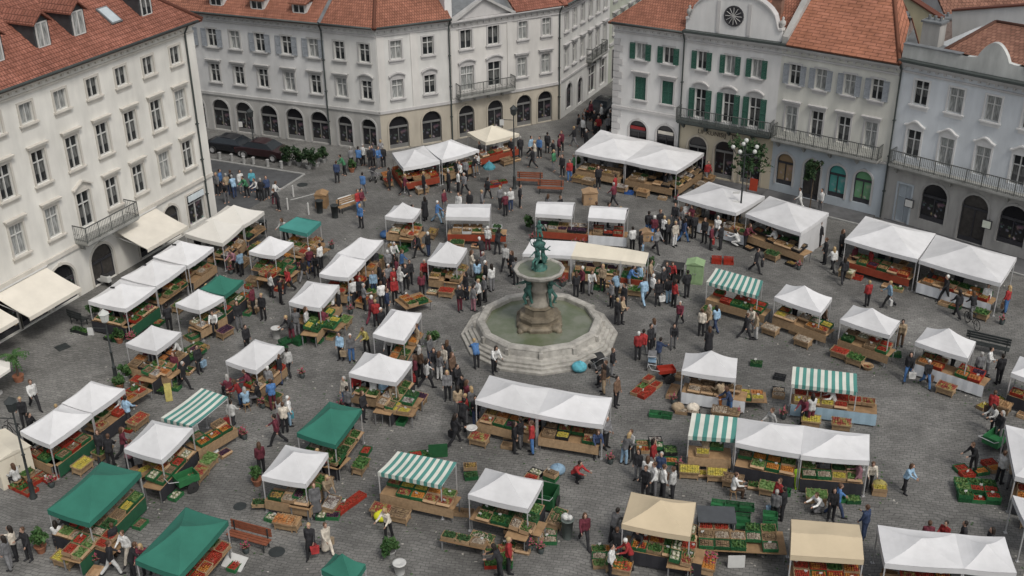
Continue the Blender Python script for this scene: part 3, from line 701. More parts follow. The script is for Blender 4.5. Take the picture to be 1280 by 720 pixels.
for i in range(24): k.prism([(top_[i][0], top_[i][1]), (top_[i][0], top_[i][1] + .14), (top_[i + 1][0], top_[i + 1][1] + .14), (top_[i + 1][0], top_[i + 1][1])], -.22, .45)
for x in (L2 * .34, L2 * .66): k.box(x - .12, x + .12, -.16, -.1, .1, 2.3)
k.build('coping', M_trimB).parent = o
k = MB(); q = Matrix.Translation((L2 / 2, -.12, 1.35)) @ Matrix.Rotation(pi / 2, 4, 'X')
k.lathe([(.0, .02), (.62, .02), (.62, .08), (.72, .08), (.72, -.02)], 24, 0, q)
k.build('round_grille', M_dframe).parent = o
k = MB()
for i in range(6):
    t = pi * i / 6; k.tube((L2 / 2 - .6 * cos(t), -.22, 1.35 - .6 * sin(t)), (L2 / 2 + .6 * cos(t), -.22, 1.35 + .6 * sin(t)), .025, n=4)
k.build('grille_bars', M_trimA).parent = o
for x in (.15, L2 - .1):
    k = MB(); k.lathe([(.2, 0), (.2, .12), (.08, .2), (.22, .42), (.2, .6), (.07, .72), (.1, .85), (0, .95)], 10, 0, Matrix.Translation((x, .1, .75)))
    k.build('urn_finial', M_ston, smooth=True).parent = o
roofp(R, 'roof', [W(F_B2, 0, -.1, ZB + .25), W(F_B2, 7.25, -.1, ZB + .25), W(F_B2, 7.25, 6.5, ZB + 3.7), W(F_B2, 0, 6.5, ZB + 3.7)], M_tile)
chimney(R, F_B2, 5.9, 2.2, ZB + .8, ZB + 2.6, .7, .6, mat('brick_chimney', (.26, .15, .11), .9, .3, 6)); chimney(R, F_B2, 1.6, 3.2, ZB + .8, ZB + 2.7, .8, .6)
def letters(root, F, txt, s, z, size, m, y=-.07):
    c = bpy.data.curves.new('lettering', 'FONT'); c.body = txt; c.size = size; c.extrude = .012; c.materials.append(m); c.align_x = 'LEFT'
    o = bpy.data.objects.new('lettering', c); COL.objects.link(o)
    bpy.context.view_layer.update(); dg = bpy.context.evaluated_depsgraph_get(); me = bpy.data.meshes.new_from_object(o.evaluated_get(dg)); bpy.data.objects.remove(o)
    me.transform(Matrix.Rotation(pi / 2, 4, 'X')); o = link('lettering', me); return place(o, root, F, s, z, y)
M_letter = mat('letter_dark', (.03, .025, .02), .5, .1)
letters(R, F_B2, 'LIP.KUNISIJ', fsz(F_B2, 873, 163)[0], 3.42, .46, M_letter, -.13); letters(R, F_B2, 'TSI', fsz(F_B2, 914, 171)[0], 3.42, .5, M_letter, -.13)

# ---------------------------------------------------------------- C : ivory house
R = house('ivory_house', F_C, 'ivory house with grey shutters over a pale blue arched ground floor')
hs = row(F_C, [(993.5, 94.7), (1026, 100), (1061.6, 107.8), (1096, 114.4)], 8.1, .78, 1.4, tm=M_trimB, shut=(M_gshut, 'open'))
hs += row(F_C, [(988.8, 146), (1021, 152.5), (1054.5, 160), (1088, 167.5)], 4.7, .85, 1.85, tm=M_trimB, hood='flat', sill=False)
gs = row(F_C, [(981, 210), (1014.5, 219), (1045.5, 230), (1077.5, 237.5)], .7, 1.25, 2.35, tm=M_trimB, arch=True, fm=M_dframe)
gs[1]['z'] = .1; gs[1]['h'] = 2.95; gs[1]['pm'] = M_door
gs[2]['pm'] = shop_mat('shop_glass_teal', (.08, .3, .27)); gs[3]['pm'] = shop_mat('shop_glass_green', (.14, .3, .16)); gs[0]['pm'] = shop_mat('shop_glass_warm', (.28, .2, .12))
wall(R, F_C, 3.9, ZB, hs, M_yel); wall(R, F_C, 0, 3.9, gs, M_bluegf, 'ground_floor_wall')
for h in hs + gs: window(R, F_C, h, '')
band(R, F_C, 3.9, 4.05, .15, M_trimA); cornice(R, F_C, ZB, M_trimB, g=False); band(R, F_C, ZB, ZB + .16, .52, M_gutter, 'gutter', y1=-.1)
balcony(R, F_C, .15, 7.9, 4.25, .8, M_slab)
roofp(R, 'roof', [W(F_C, .5, -.6, ZB + .17), W(F_C, 8.4, -.6, ZB + .17), W(F_C, 4.3, 6.5, ZB + 5.2), W(F_C, .5, 6.5, ZB + 5.2)], M_tileC)
roofp(R, 'roof', [W(F_C, 8.4, -.6, ZB + .17), W(F_C, 7.3, 3.4, ZB + 1.75), W(F_C, 4.3, 6.5, ZB + 5.2)], M_tileC)
ridge(R, W(F_C, 8.4, -.6, ZB + .2), W(F_C, 4.3, 6.5, ZB + 5.25), M_tileC)
k = MB(); k.add([W(F_C, 8.3, -.3, ZB + .1), W(F_C, 7.3, 3.4, ZB + 1.7), W(F_C, 4.3, 6.5, ZB + 5.1), W(F_C, 4.3, 6.5, ZB), W(F_C, 7.3, 3.4, ZB), W(F_C, 8.3, -.3, ZB)], [(0, 1, 4, 5), (1, 2, 3, 4)]); wpart(R, 'side_gable', k, M_ston)
k = MB(); q = [W(F_C, .05, -.3, ZB + .17), W(F_C, .5, -.3, ZB + .17), W(F_C, .5, 6.5, ZB + 5.5), W(F_C, .05, 6.5, ZB + 5.5)]
k.add([*q, *[p + Vector((0, 0, .45)) for p in q]], [(0, 3, 2, 1), (4, 5, 6, 7), (0, 1, 5, 4), (1, 2, 6, 5), (2, 3, 7, 6), (3, 0, 4, 7)]); wpart(R, 'fire_wall', k, M_ston)

# ---------------------------------------------------------------- D : pale blue house
ZD = 11.05
R = house('pale_blue_house', F_D, 'pale blue house with wavy parapet gable, brown tiled roof and railed balcony, far right')
hs = row(F_D, [(1151, 117.5), (1194.5, 127.5), (1241, 136), (1289, 146)], 8.35, .95, 1.6, tm=M_white)
hs += row(F_D, [(1141, 180), (1182, 190), (1227, 202), (1273, 214)], 4.75, .95, 1.9, tm=M_white, hood='wavy', sill=False)
for s in (hs[3]['s'] + 2.6, hs[3]['s'] + 5.2): hs += [dict(s=s, z=8.35, w=.95, h=1.6, tm=M_white), dict(s=s, z=4.75, w=.95, h=1.9, tm=M_white, hood='wavy', sill=False)]
gs = row(F_D, [(1167, 254), (1265, 285)], .75, 1.75, 2.65, tm=M_ston, arch=True, fm=M_dframe) + row(F_D, [(1217, 270)], .12, 1.75, 3.3, tm=M_ston, arch=True, fm=M_dframe, pm=M_door)
gs += [dict(s=fsz(F_D, 1129, 252)[0], z=.12, w=.95, h=2.7, tm=M_bluegf, pm=M_bluegf, fm=M_bluegf, sill=False), dict(s=gs[1]['s'] + 2.9, z=.75, w=1.75, h=2.65, tm=M_ston, arch=True, fm=M_dframe)]
wall(R, F_D, 3.9, ZD, hs, M_blue); wall(R, F_D, 0, 3.9, gs, M_ston, 'ground_floor_wall', dep=.3)
for h in hs + gs: window(R, F_D, h, '')
band(R, F_D, 3.9, 4.12, .14, M_trimA); cornice(R, F_D, ZD, M_trimB, g=False); band(R, F_D, ZD, ZD + .16, .55, M_gutter, 'gutter', y1=-.1)
balcony(R, F_D, .5, 15.5, 4.3, .8); pipe(R, F_D, .12, .1, ZD)
k = MB(); k.box(0, 16, -.06, .3, 0, .85)
sc_ = fsz(F_D, 1238, 95)[0]
for i in range(20):
    f = lambda t: .85 + 1.0 * (max(0, cos(pi * t)) ** .8 if abs(t) < .5 else 0) + .12 * max(0, cos(pi * t * .7))
    a, c = -1 + i / 10, -1 + (i + 1) / 10
    k.prism([(sc_ + a * 2.0, .85), (sc_ + a * 2.0, f(a)), (sc_ + c * 2.0, f(c)), (sc_ + c * 2.0, .85)], -.06, .3)
place(k.build('parapet', plaster('parapet_plaster', (.46, .47, .45), .25)), R, F_D, 0, ZD + .17)
k = MB(); k.box(0, sc_ - 2, -.14, .36, 1.02, 1.1); k.box(sc_ + 2, 16, -.14, .36, 1.02, 1.1); place(k.build('parapet_coping', M_sgrey), R, F_D, 0, ZD)
ap = at(1245, 27, ZD + 2.1); ap2 = ap + F_D['ex'] * 8; dd_ = (ap - F_D['o']).dot(-F_D['n'])
e0 = W(F_D, 2.2, .3, ZD + .75); e1 = W(F_D, 15.5, .3, ZD + .75)
roofp(R, 'roof', [e0, e1, ap2, ap], M_tileD); roofp(R, 'roof', [W(F_D, 2.2, 2 * dd_, ZD + .75), e0, ap], M_tileD)
ridge(R, e0, ap, M_tileD); ridge(R, ap, ap2, M_tileD)
k = MB(); k.box(.3, 15.5, .3, 2.4, ZD - .2, ZD + .72); place(k.build('roof_deck', M_sgrey), R, F_D, 0, 0)
chimney(R, F_D, .9, 2.0, ZD + .2, ZD + 2.2, 1.2, .9); backwalls(R, F_D, ZD, 12, M_blue)
# menu boxes by the restaurant arches
M_menu = mat('menu_board', (.62, .66, .55), .5, .1)
for i, (u, v, l) in enumerate([(1140, 252, 'white square hanging sign left of the first blue house arch'), (1237, 278, 'yellow-green square hanging sign right of the blue house doorway')]):
    s, z = fsz(F_D, u, v); o = house('hanging_sign', F_D, l, 'sign', 'hanging signs on the blue house'); o.location = W(F_D, s, -.4, z)
    k = MB(); k.box(-.3, .3, -.06, .06, -.28, .28); k.build('sign_case', M_dframe, o)
    k = MB(); k.box(-.26, .26, -.075, -.06, -.24, .24); k.build('sign_face', M_menu if i else M_frame, o)
    k = MB(); k.tube((0, .06, .2), (0, .4, .2), .02); k.build('bracket', M_dframe, o)
# narrow pavement along the right-hand fronts
def walk(F, a, c, wd=2.2):
    b = MB(); b.box(a, c, -wd, 0, .004, .1); b.box(a, c, -wd - .15, -wd, .004, .115, 1); o = b.build('pavement', [M_pave, M_kerb]); o.matrix_world = fmat(F); tag(o, kind='structure')
walk(F_D, .4, 16); walk(F_C, 0, 8.0, 2.0); walk(F_B2, 0, 7.2, 2.0)

# ---------------------------------------------------------------- roofs and walls seen beyond
def far_house(name, pxy, z, th, w_, d_, h_, wm, rm, rise, label, shed=False):
    P = at(pxy[0], pxy[1], z + h_); P.z = 0
    F = fac(P, th, w_); R = house(name, F, label, 'building', 'roofs beyond the square')
    Ht = z + h_; b = MB(); b.box(0, w_, 0, d_, 0, Ht); 
    if not shed: b.prism([(0, Ht), (w_, Ht), (w_ / 2, Ht)], 0, .01)
    b.build('walls', wm, R)
    roofp(R, 'roof', [W(F, -.3, -.3, Ht), W(F, w_ + .3, -.3, Ht), W(F, w_ + .3, d_ / 2, Ht + rise), W(F, -.3, d_ / 2, Ht + rise)], rm)
    roofp(R, 'roof', [W(F, w_ + .3, d_ + .3, Ht), W(F, -.3, d_ + .3, Ht), W(F, -.3, d_ / 2, Ht + rise), W(F, w_ + .3, d_ / 2, Ht + rise)], rm)
    g = MB()
    for x in (0.0, w_):
        g.add([(x, 0, Ht - .05), (x, d_, Ht - .05), (x, d_ / 2, Ht + rise - .2)], [(0, 1, 2)])
    g.build('gable', wm, R)
    return R, F, Ht
M_py = plaster('pale_yellow_wall', (.62, .56, .38))
R1, F1, h1 = far_house('grey_rooftop_house', (1062, 42), 6, -38, 5, 7, 3.2, M_ston, M_sgrey, 1.4, 'grey-walled rooftop house just behind the ivory house roof')
chimney(R1, F1, 1.0, .8, h1, h1 + 1.4, 1.0, .8); chimney(R1, F1, 3.6, 1.0, h1, h1 + 1.6, 1.3, .9, mat('brown_chimney', (.24, .19, .17), .9, .3, 5))
R2, F2, h2 = far_house('yellow_walled_house', (1098, 8), 5, -62, 9, 6, 3.6, M_py, M_tile2, 2.2, 'pale yellow walled house seen between the roofs, upper right')
R3, F3, h3 = far_house('white_walled_house', (1190, 30), 6, 4, 13, 8, 3.4, M_white, M_tileD, 2.2, 'white house wall beneath a brown roof behind the pale blue house')
chimney(R3, F3, -1.0, -1.2, h3 - 2.5, h3 + .8, 1.6, 1.1, mat('brown_chimney', (.24, .19, .17), .9, .3, 5))
R4, F4, h4 = far_house('red_roofed_annexe', (1215, 42), 6.5, -10, 9, 4, 3.0, M_white, M_tile2, 1.0, 'low red-roofed annexe between the white wall and the brown hipped roof')
R5, F5, h5 = far_house('brown_roofed_house', (1080, -2), 4.5, 20, 14, 8, 4.2, M_trimB, M_tileD, 2.6, 'brown roofed house at the top edge above the yellow wall')
def px_slab(name, F, pts, m, th, label):
    L_ = [fsz(F, *p) for p in pts]; o = house(name, F, label, 'wall', 'roofs beyond the square'); b = MB(); b.prism(L_[::-1], 0, th); b.build('wall', m, o)
    c = MB()
    for (s0, z0), (s1, z1) in zip(L_[:-1], L_[1:]):
        if z0 > 8 and z1 > 8 and abs(s1 - s0) > .6: c.prism([(s0, z0), (s0, z0 + .12), (s1, z1 + .12), (s1, z1)][::-1], -.1, th + .1)
    if c.v: c.build('coping', M_tile2, o)
FY = fac(W(F_D, 0, 9.5, 0), -44.5, 10); px_slab('yellow_gable_wall', FY, [(1108, -14), (1124, -10), (1176, 24), (1172, 52), (1172, 90), (1100, 90), (1100, 40)][1:5] + [(1150, 60), (1140, 24)], M_py, .5, 'pale yellow sloping wall between brown roofs, upper right')
FW = fac(W(F_D, 4, 11.5, 0), -44.5, 16); px_slab('white_back_wall', FW, [(1190, 14), (1330, 4), (1330, 90), (1190, 90)], M_white, .5, 'white back wall above the brown hipped roof at the top right')
P7 = Vector((14, 133, 0)); F7 = fac(P7, -26, 22); R7 = house('street_end_house', F7, 'dark-windowed pale house closing the view at the far end of the narrow street')
hs = [dict(s=2 + i * 2.2, z=z, w=1.0, h=1.7, tm=M_trimA) for i in range(9) for z in (1.2, 4.2, 7.2)]
wall(R7, F7, 0, 10.5, hs, M_gr)
for h in hs: window(R7, F7, h, '')
roofp(R7, 'roof', [W(F7, -.4, -.5, 10.5), W(F7, 22.4, -.5, 10.5), W(F7, 22.4, 6, 14), W(F7, -.4, 6, 14)], M_tile2)
# ================================================================ PEOPLE (shared meshes, one per pose)
def rotx(v, a): # rotate about x: positive = swing forward (-y) for a vector pointing down
    y, z = v[1], v[2]; return Vector((v[0], y * cos(a) + z * sin(a), -y * sin(a) + z * cos(a)))
def fk(lean=0, hip=(0, 0), knee=(0, 0), arm=((5, 8, 15), (5, 8, 15)), sit=0, head=0, turn=0):
    J = {}; L = radians(lean)
    pel = Vector((0, 0, 0)); up = Vector((0, -sin(L), cos(L)))
    J['pel'] = pel; J['waist'] = pel + up * .16; J['chest'] = pel + up * .36; J['neck'] = pel + up * .53
    hl = radians(lean * .45 + head); hu = Vector((0, -sin(hl), cos(hl)))
    J['head'] = J['neck'] + hu * .17 + Vector((0, -.015, 0)); J['hup'] = hu
    for k, sx in ((0, -1), (1, 1)):
        hp = Vector((sx * .095, 0, -.02)); a = radians(hip[k]); b = radians(hip[k] - knee[k])
        kn = hp + rotx(Vector((sx * .01, 0, -.43)), -a * -1) if False else hp + Vector((sx * .012, -sin(a) * .43, -cos(a) * .43))
        an = kn + Vector((0, -sin(b) * .41, -cos(b) * .41)); to = an + Vector((sx * .03, -cos(b) * .16, -.05 + (sin(-b) * .06)))
        J['h%d' % k], J['k%d' % k], J['a%d' % k], J['t%d' % k] = hp, kn, an, to
        sh = J['neck'] - up * .06 + Vector((sx * .175, 0, 0)); f, o, e = [radians(q) for q in arm[k]]
        f += L * .3
        el = sh + Vector((sx * sin(o) * .28, -sin(f) * cos(o) * .28, -cos(f) * cos(o) * .28))
        f2 = f + e; ou = o * .3 - (e * .18)
        wr = el + Vector((sx * sin(ou) * .25, -sin(f2) * cos(ou) * .25, -cos(f2) * cos(ou) * .25))
        J['s%d' % k], J['e%d' % k], J['w%d' % k] = sh, el, wr
        d = (wr - el).normalized(); J['d%d' % k] = d
    low = min(J['t0'].z, J['t1'].z, J['a0'].z - .06, J['a1'].z - .06) - .035
    for k in J:
        if k not in ('hup', 'd0', 'd1'): J[k] = J[k] - Vector((0, 0, low))
    return J
def cap(b, a, c, r0, r1, sub=1):
    b.ico(a, r0, 2); b.ico(c, r1, 2)
    if (Vector(c) - Vector(a)).length > 1e-3: b.tube(a, c, r0, r1, 10)
def body_mb(J):
    b = MB()
    cap(b, J['pel'] + Vector((-.06, 0, 0)), J['pel'] + Vector((.06, 0, 0)), .115, .115)
    for sx in (-1, 1):
        cap(b, J['pel'] + Vector((sx * .05, 0, .02)), J['waist'] + Vector((sx * .045, 0, 0)), .11, .098)
        cap(b, J['waist'] + Vector((sx * .045, 0, 0)), J['chest'] + Vector((sx * .07, 0, 0)), .098, .115)
        cap(b, J['chest'] + Vector((sx * .07, 0, 0)), J['neck'] + Vector((sx * .09, 0, -.07)), .11, .07)
    cap(b, J['neck'] - Vector((0, 0, .06)), J['head'] - J['hup'] * .06, .058, .054)
    H = J['head']; b.ico(H + J['hup'] * .02, .1, 2, sq=(.82, .98, 1.12)); b.ico(H + J['hup'] * -.05 + Vector((0, -.03, 0)), .065, 2, sq=(.9, 1, 1))
    b.tube(H + Vector((0, -.09, .015)), H + Vector((0, -.118, -.02)), .01, .016, 6); b.ico(H + Vector((0, -.113, -.022)), .016, 1)
    for sx in (-1, 1): b.ico(H + Vector((sx * .083, .005, -.005)), .024, 1, sq=(.5, .8, 1.3))
    b.ico(H + Vector((0, -.093, -.055)), .018, 1, sq=(1.5, .6, .5))
    for k, sx in ((0, -1), (1, 1)):
        cap(b, J['h%d' % k], J['k%d' % k], .085, .056); cap(b, J['k%d' % k], J['a%d' % k], .056, .036)
        cap(b, J['a%d' % k] - Vector((0, 0, .03)), J['t%d' % k], .04, .032)
        cap(b, J['s%d' % k], J['e%d' % k], .05, .037); cap(b, J['e%d' % k], J['w%d' % k], .037, .026)
        d = J['d%d' % k]; side = Vector((0, 1, 0)) if abs(d.y) < .8 else Vector((0, 0, 1)); side = (side - d * side.dot(d)).normalized()
        wv = J['w%d' % k]; pc = wv + d * .06; inn = d.cross(side) * (1 if sx < 0 else -1)
        for q in (-1, 0, 1): cap(b, wv + d * .015 + side * .016 * q, pc + d * .03 + side * .026 * q, .018, .015)
        for q in range(4):
            base = pc + d * .03 + side * (.033 - .022 * q); l = (.03, .036, .034, .026)[q]
            mid = base + d * l + inn * .006; tip = mid + (d * .75 + inn * .6).normalized() * l * .8
            cap(b, base, mid, .0095, .009); cap(b, mid, tip, .009, .0075)
        tb = wv + d * .03 - side * .028; cap(b, tb, tb - side * .022 + d * .03, .011, .010); cap(b, tb - side * .022 + d * .03, tb - side * .026 + d * .055, .010, .008)
    return b
def trousers_mb(J):
    b = MB(); cap(b, J['pel'] + Vector((-.06, 0, -.01)), J['pel'] + Vector((.06, 0, -.01)), .132, .132)
    cap(b, J['pel'] + Vector((-.05, 0, .02)), J['waist'] * .35 + J['pel'] * .65 + Vector((-.05, 0, 0)), .12, .115); cap(b, J['pel'] + Vector((.05, 0, .02)), J['waist'] * .35 + J['pel'] * .65 + Vector((.05, 0, 0)), .12, .115)
    for k in (0, 1): cap(b, J['h%d' % k], J['k%d' % k], .102, .076); cap(b, J['k%d' % k], J['a%d' % k] + Vector((0, 0, .01)), .076, .062)
    return b
def jacket_mb(J):
    b = MB()
    for sx in (-1, 1):
        cap(b, J['pel'] + Vector((sx * .06, 0, .0)), J['waist'] + Vector((sx * .055, 0, 0)), .142, .122)
        cap(b, J['waist'] + Vector((sx * .055, 0, 0)), J['chest'] + Vector((sx * .075, 0, 0)), .122, .135)
        cap(b, J['chest'] + Vector((sx * .075, 0, 0)), J['neck'] + Vector((sx * .09, 0, -.065)), .13, .085)
    cap(b, J['neck'] - Vector((0, 0, .06)), J['neck'] + Vector((0, -.005, .0)), .085, .072)
    for k in (0, 1): cap(b, J['s%d' % k], J['e%d' % k], .069, .054); cap(b, J['e%d' % k], J['w%d' % k] - J['d%d' % k] * .01, .054, .042)
    return b
def coat_mb(J):
    b = jacket_mb(J); m = (J['k0'] + J['k1']) / 2
    for sx in (-1, 0, 1): cap(b, J['pel'] + Vector((sx * .05, 0, 0)), Vector((m.x + sx * .09, m.y * .5 + J['pel'].y * .5, m.z * .95 - .1)), .15, .165)
    return b
def shoes_mb(J, k):
    b = MB()
    if 1: cap(b, J['a%d' % k] - Vector((0, 0, .035)), J['t%d' % k] + Vector((0, -.01, 0)), .052, .04); b.ico(J['a%d' % k] + Vector((0, .02, -.045)), .05, 2)
    return b
def hair_mb(J, long=False):
    b = MB(); H = J['head']; b.ico(H + J['hup'] * .035 + Vector((0, .022, 0)), .112, 2, sq=(.86, .95, 1.0)); b.ico(H + Vector((0, .05, -.02)), .085, 2, sq=(.95, .7, 1.1))
    if long:
        cap(b, H + Vector((0, .07, 0)), H + Vector((0, .09, -.2)), .085, .07)
        for sx in (-1, 1): cap(b, H + Vector((sx * .07, .02, 0)), H + Vector((sx * .08, .04, -.17)), .04, .035)
    return b
def skin_mesh(name, mb, vox, m, dec):
    me = mb.mesh(name, m); o = bpy.data.objects.new('tmp', me); COL.objects.link(o)
    r = o.modifiers.new('r', 'REMESH'); r.mode = 'VOXEL'; r.voxel_size = vox
    s = o.modifiers.new('s', 'SMOOTH'); s.iterations = 3; s.factor = .6
    if dec < 1: d = o.modifiers.new('d', 'DECIMATE'); d.ratio = dec
    dg = bpy.context.evaluated_depsgraph_get(); out = bpy.data.meshes.new_from_object(o.evaluated_get(dg)); out.name = name
    bpy.data.objects.remove(o); out.polygons.foreach_set('use_smooth', [True] * len(out.polygons))
    out.materials.clear(); out.materials.append(m); return out
M_skin = mat('skin', (.42, .26, .19), .6, .1, 8, rnd=.15)
CL = {}
for k, c in dict(k=(.026, .026, .029), g=(.18, .18, .185), w=(.62, .62, .6), r=(.33, .035, .035), b=(.07, .16, .34), n=(.04, .06, .12), t=(.35, .27, .18), o=(.12, .075, .05), l=(.28, .42, .55),
                 m=(.14, .03, .045), e=(.06, .2, .1), p=(.36, .18, .21), y=(.42, .36, .12), x=(.55, .5, .42), c=(.1, .35, .42), a=(.6, .2, .05)).items():
    CL[k] = mat('cloth_' + k, c, .85, .35, 5, .25, rnd=.3, big=.2)
CN = dict(k='black', g='grey', w='white', r='red', b='blue', n='navy', t='tan', o='brown', l='pale blue', m='maroon', e='green', p='pink', y='yellow', x='cream', c='teal', a='orange')
HAIR = [mat('hair_dark', (.02, .015, .012), .6, .2, 9), mat('hair_brown', (.09, .05, .03), .6, .2, 9), mat('hair_grey', (.35, .34, .32), .7, .2, 9), mat('hair_blond', (.38, .27, .14), .6, .2, 9)]
M_hat = mat('hat_white', (.6, .6, .57), .8, .1)
POSES = dict(
    stand=fk(1, (2, -3), (2, 2), ((4, 8, 14), (2, 7, 18))),
    wait=fk(2, (5, -2), (6, 0), ((18, 10, 75), (10, 8, 20))),
    walk=fk(4, (26, -20), (12, 22), ((-18, 8, 15), (24, 8, 25))),
    stride=fk(5, (-17, 28), (28, 10), ((28, 9, 30), (-20, 9, 18))),
    bend=fk(42, (4, -4), (8, 8), ((28, 6, 25), (32, 8, 20)), head=5),
    stoop=fk(20, (8, -5), (10, 4), ((26, 8, 40), (20, 8, 55)), head=12),
    carry=fk(-2, (6, -4), (6, 4), ((32, 6, 62), (32, 6, 62))),
    reach=fk(14, (8, -8), (6, 4), ((42, 8, 35), (15, 8, 30)), head=8),
    crouch=fk(30, (95, 70), (125, 135), ((50, 8, 40), (45, 8, 40))),
    sit=fk(6, (82, 84), (84, 82), ((25, 8, 55), (22, 8, 60))),
)
PM = {}
for pn, J in POSES.items():
    PM[pn] = dict(body=skin_mesh('person', body_mb(J), .0095, M_skin, .35), trousers=skin_mesh('trousers', trousers_mb(J), .018, CL['k'], 1), jacket=skin_mesh('jacket', jacket_mb(J), .018, CL['k'], 1),
                  coat=skin_mesh('coat', coat_mb(J), .02, CL['k'], 1), shoe0=skin_mesh('shoe', shoes_mb(J, 0), .014, CL['k'], 1), shoe1=skin_mesh('shoe', shoes_mb(J, 1), .014, CL['k'], 1), hair=skin_mesh('hair', hair_mb(J), .014, HAIR[0], 1), longhair=skin_mesh('hair', hair_mb(J, True), .014, HAIR[0], 1))
    e = MB()
    for sx in (-1, 1): e.ico(J['head'] + Vector((sx * .034, -.088, .018)), .011, 1)
    PM[pn]['eyes'] = e.mesh('eyes', HAIR[0])
POSEW = dict(stand='standing', wait='waiting', walk='walking', stride='striding', bend='bending over', stoop='stooping', carry='carrying', reach='reaching', crouch='crouching', sit='sitting')
PEOPLE = []
prnd = random.Random(11)
def person(u, v, top, bot, pose='stand', face=None, sc=None, hat=False, world=None, extra=''):
    P = at(u, v) if world is None else world
    if sc is None: sc = 1.0 + prnd.uniform(-.05, .05)
    coat = False
    if bot and bot[-1] == 'C': coat = True; bot = bot[:-1] or top
    fa = prnd.uniform(0, 2 * pi) if face is None else radians(face)
    o = link('person', PM[pose]['body'], None, P, fa); o.scale = (sc, sc, sc)
    d = PM[pose]
    inst('trousers', d['trousers'], o, mt=CL[bot]); inst('coat' if coat else 'jacket', d['coat' if coat else 'jacket'], o, mt=CL[top]); inst('shoe', d['shoe0'], o); inst('shoe', d['shoe1'], o)
    lh = prnd.random() < .35
    inst('hat' if hat else 'hair', d['hair'] if hat or not lh else d['longhair'], o, mt=M_hat if hat else prnd.choice(HAIR[:2] if prnd.random() < .55 else HAIR))
    inst('eyes', d['eyes'], o)
    tag(o, None, 'person', 'people at the market')
    PEOPLE.append([o, u, v, top, bot, pose, coat, hat]); return o
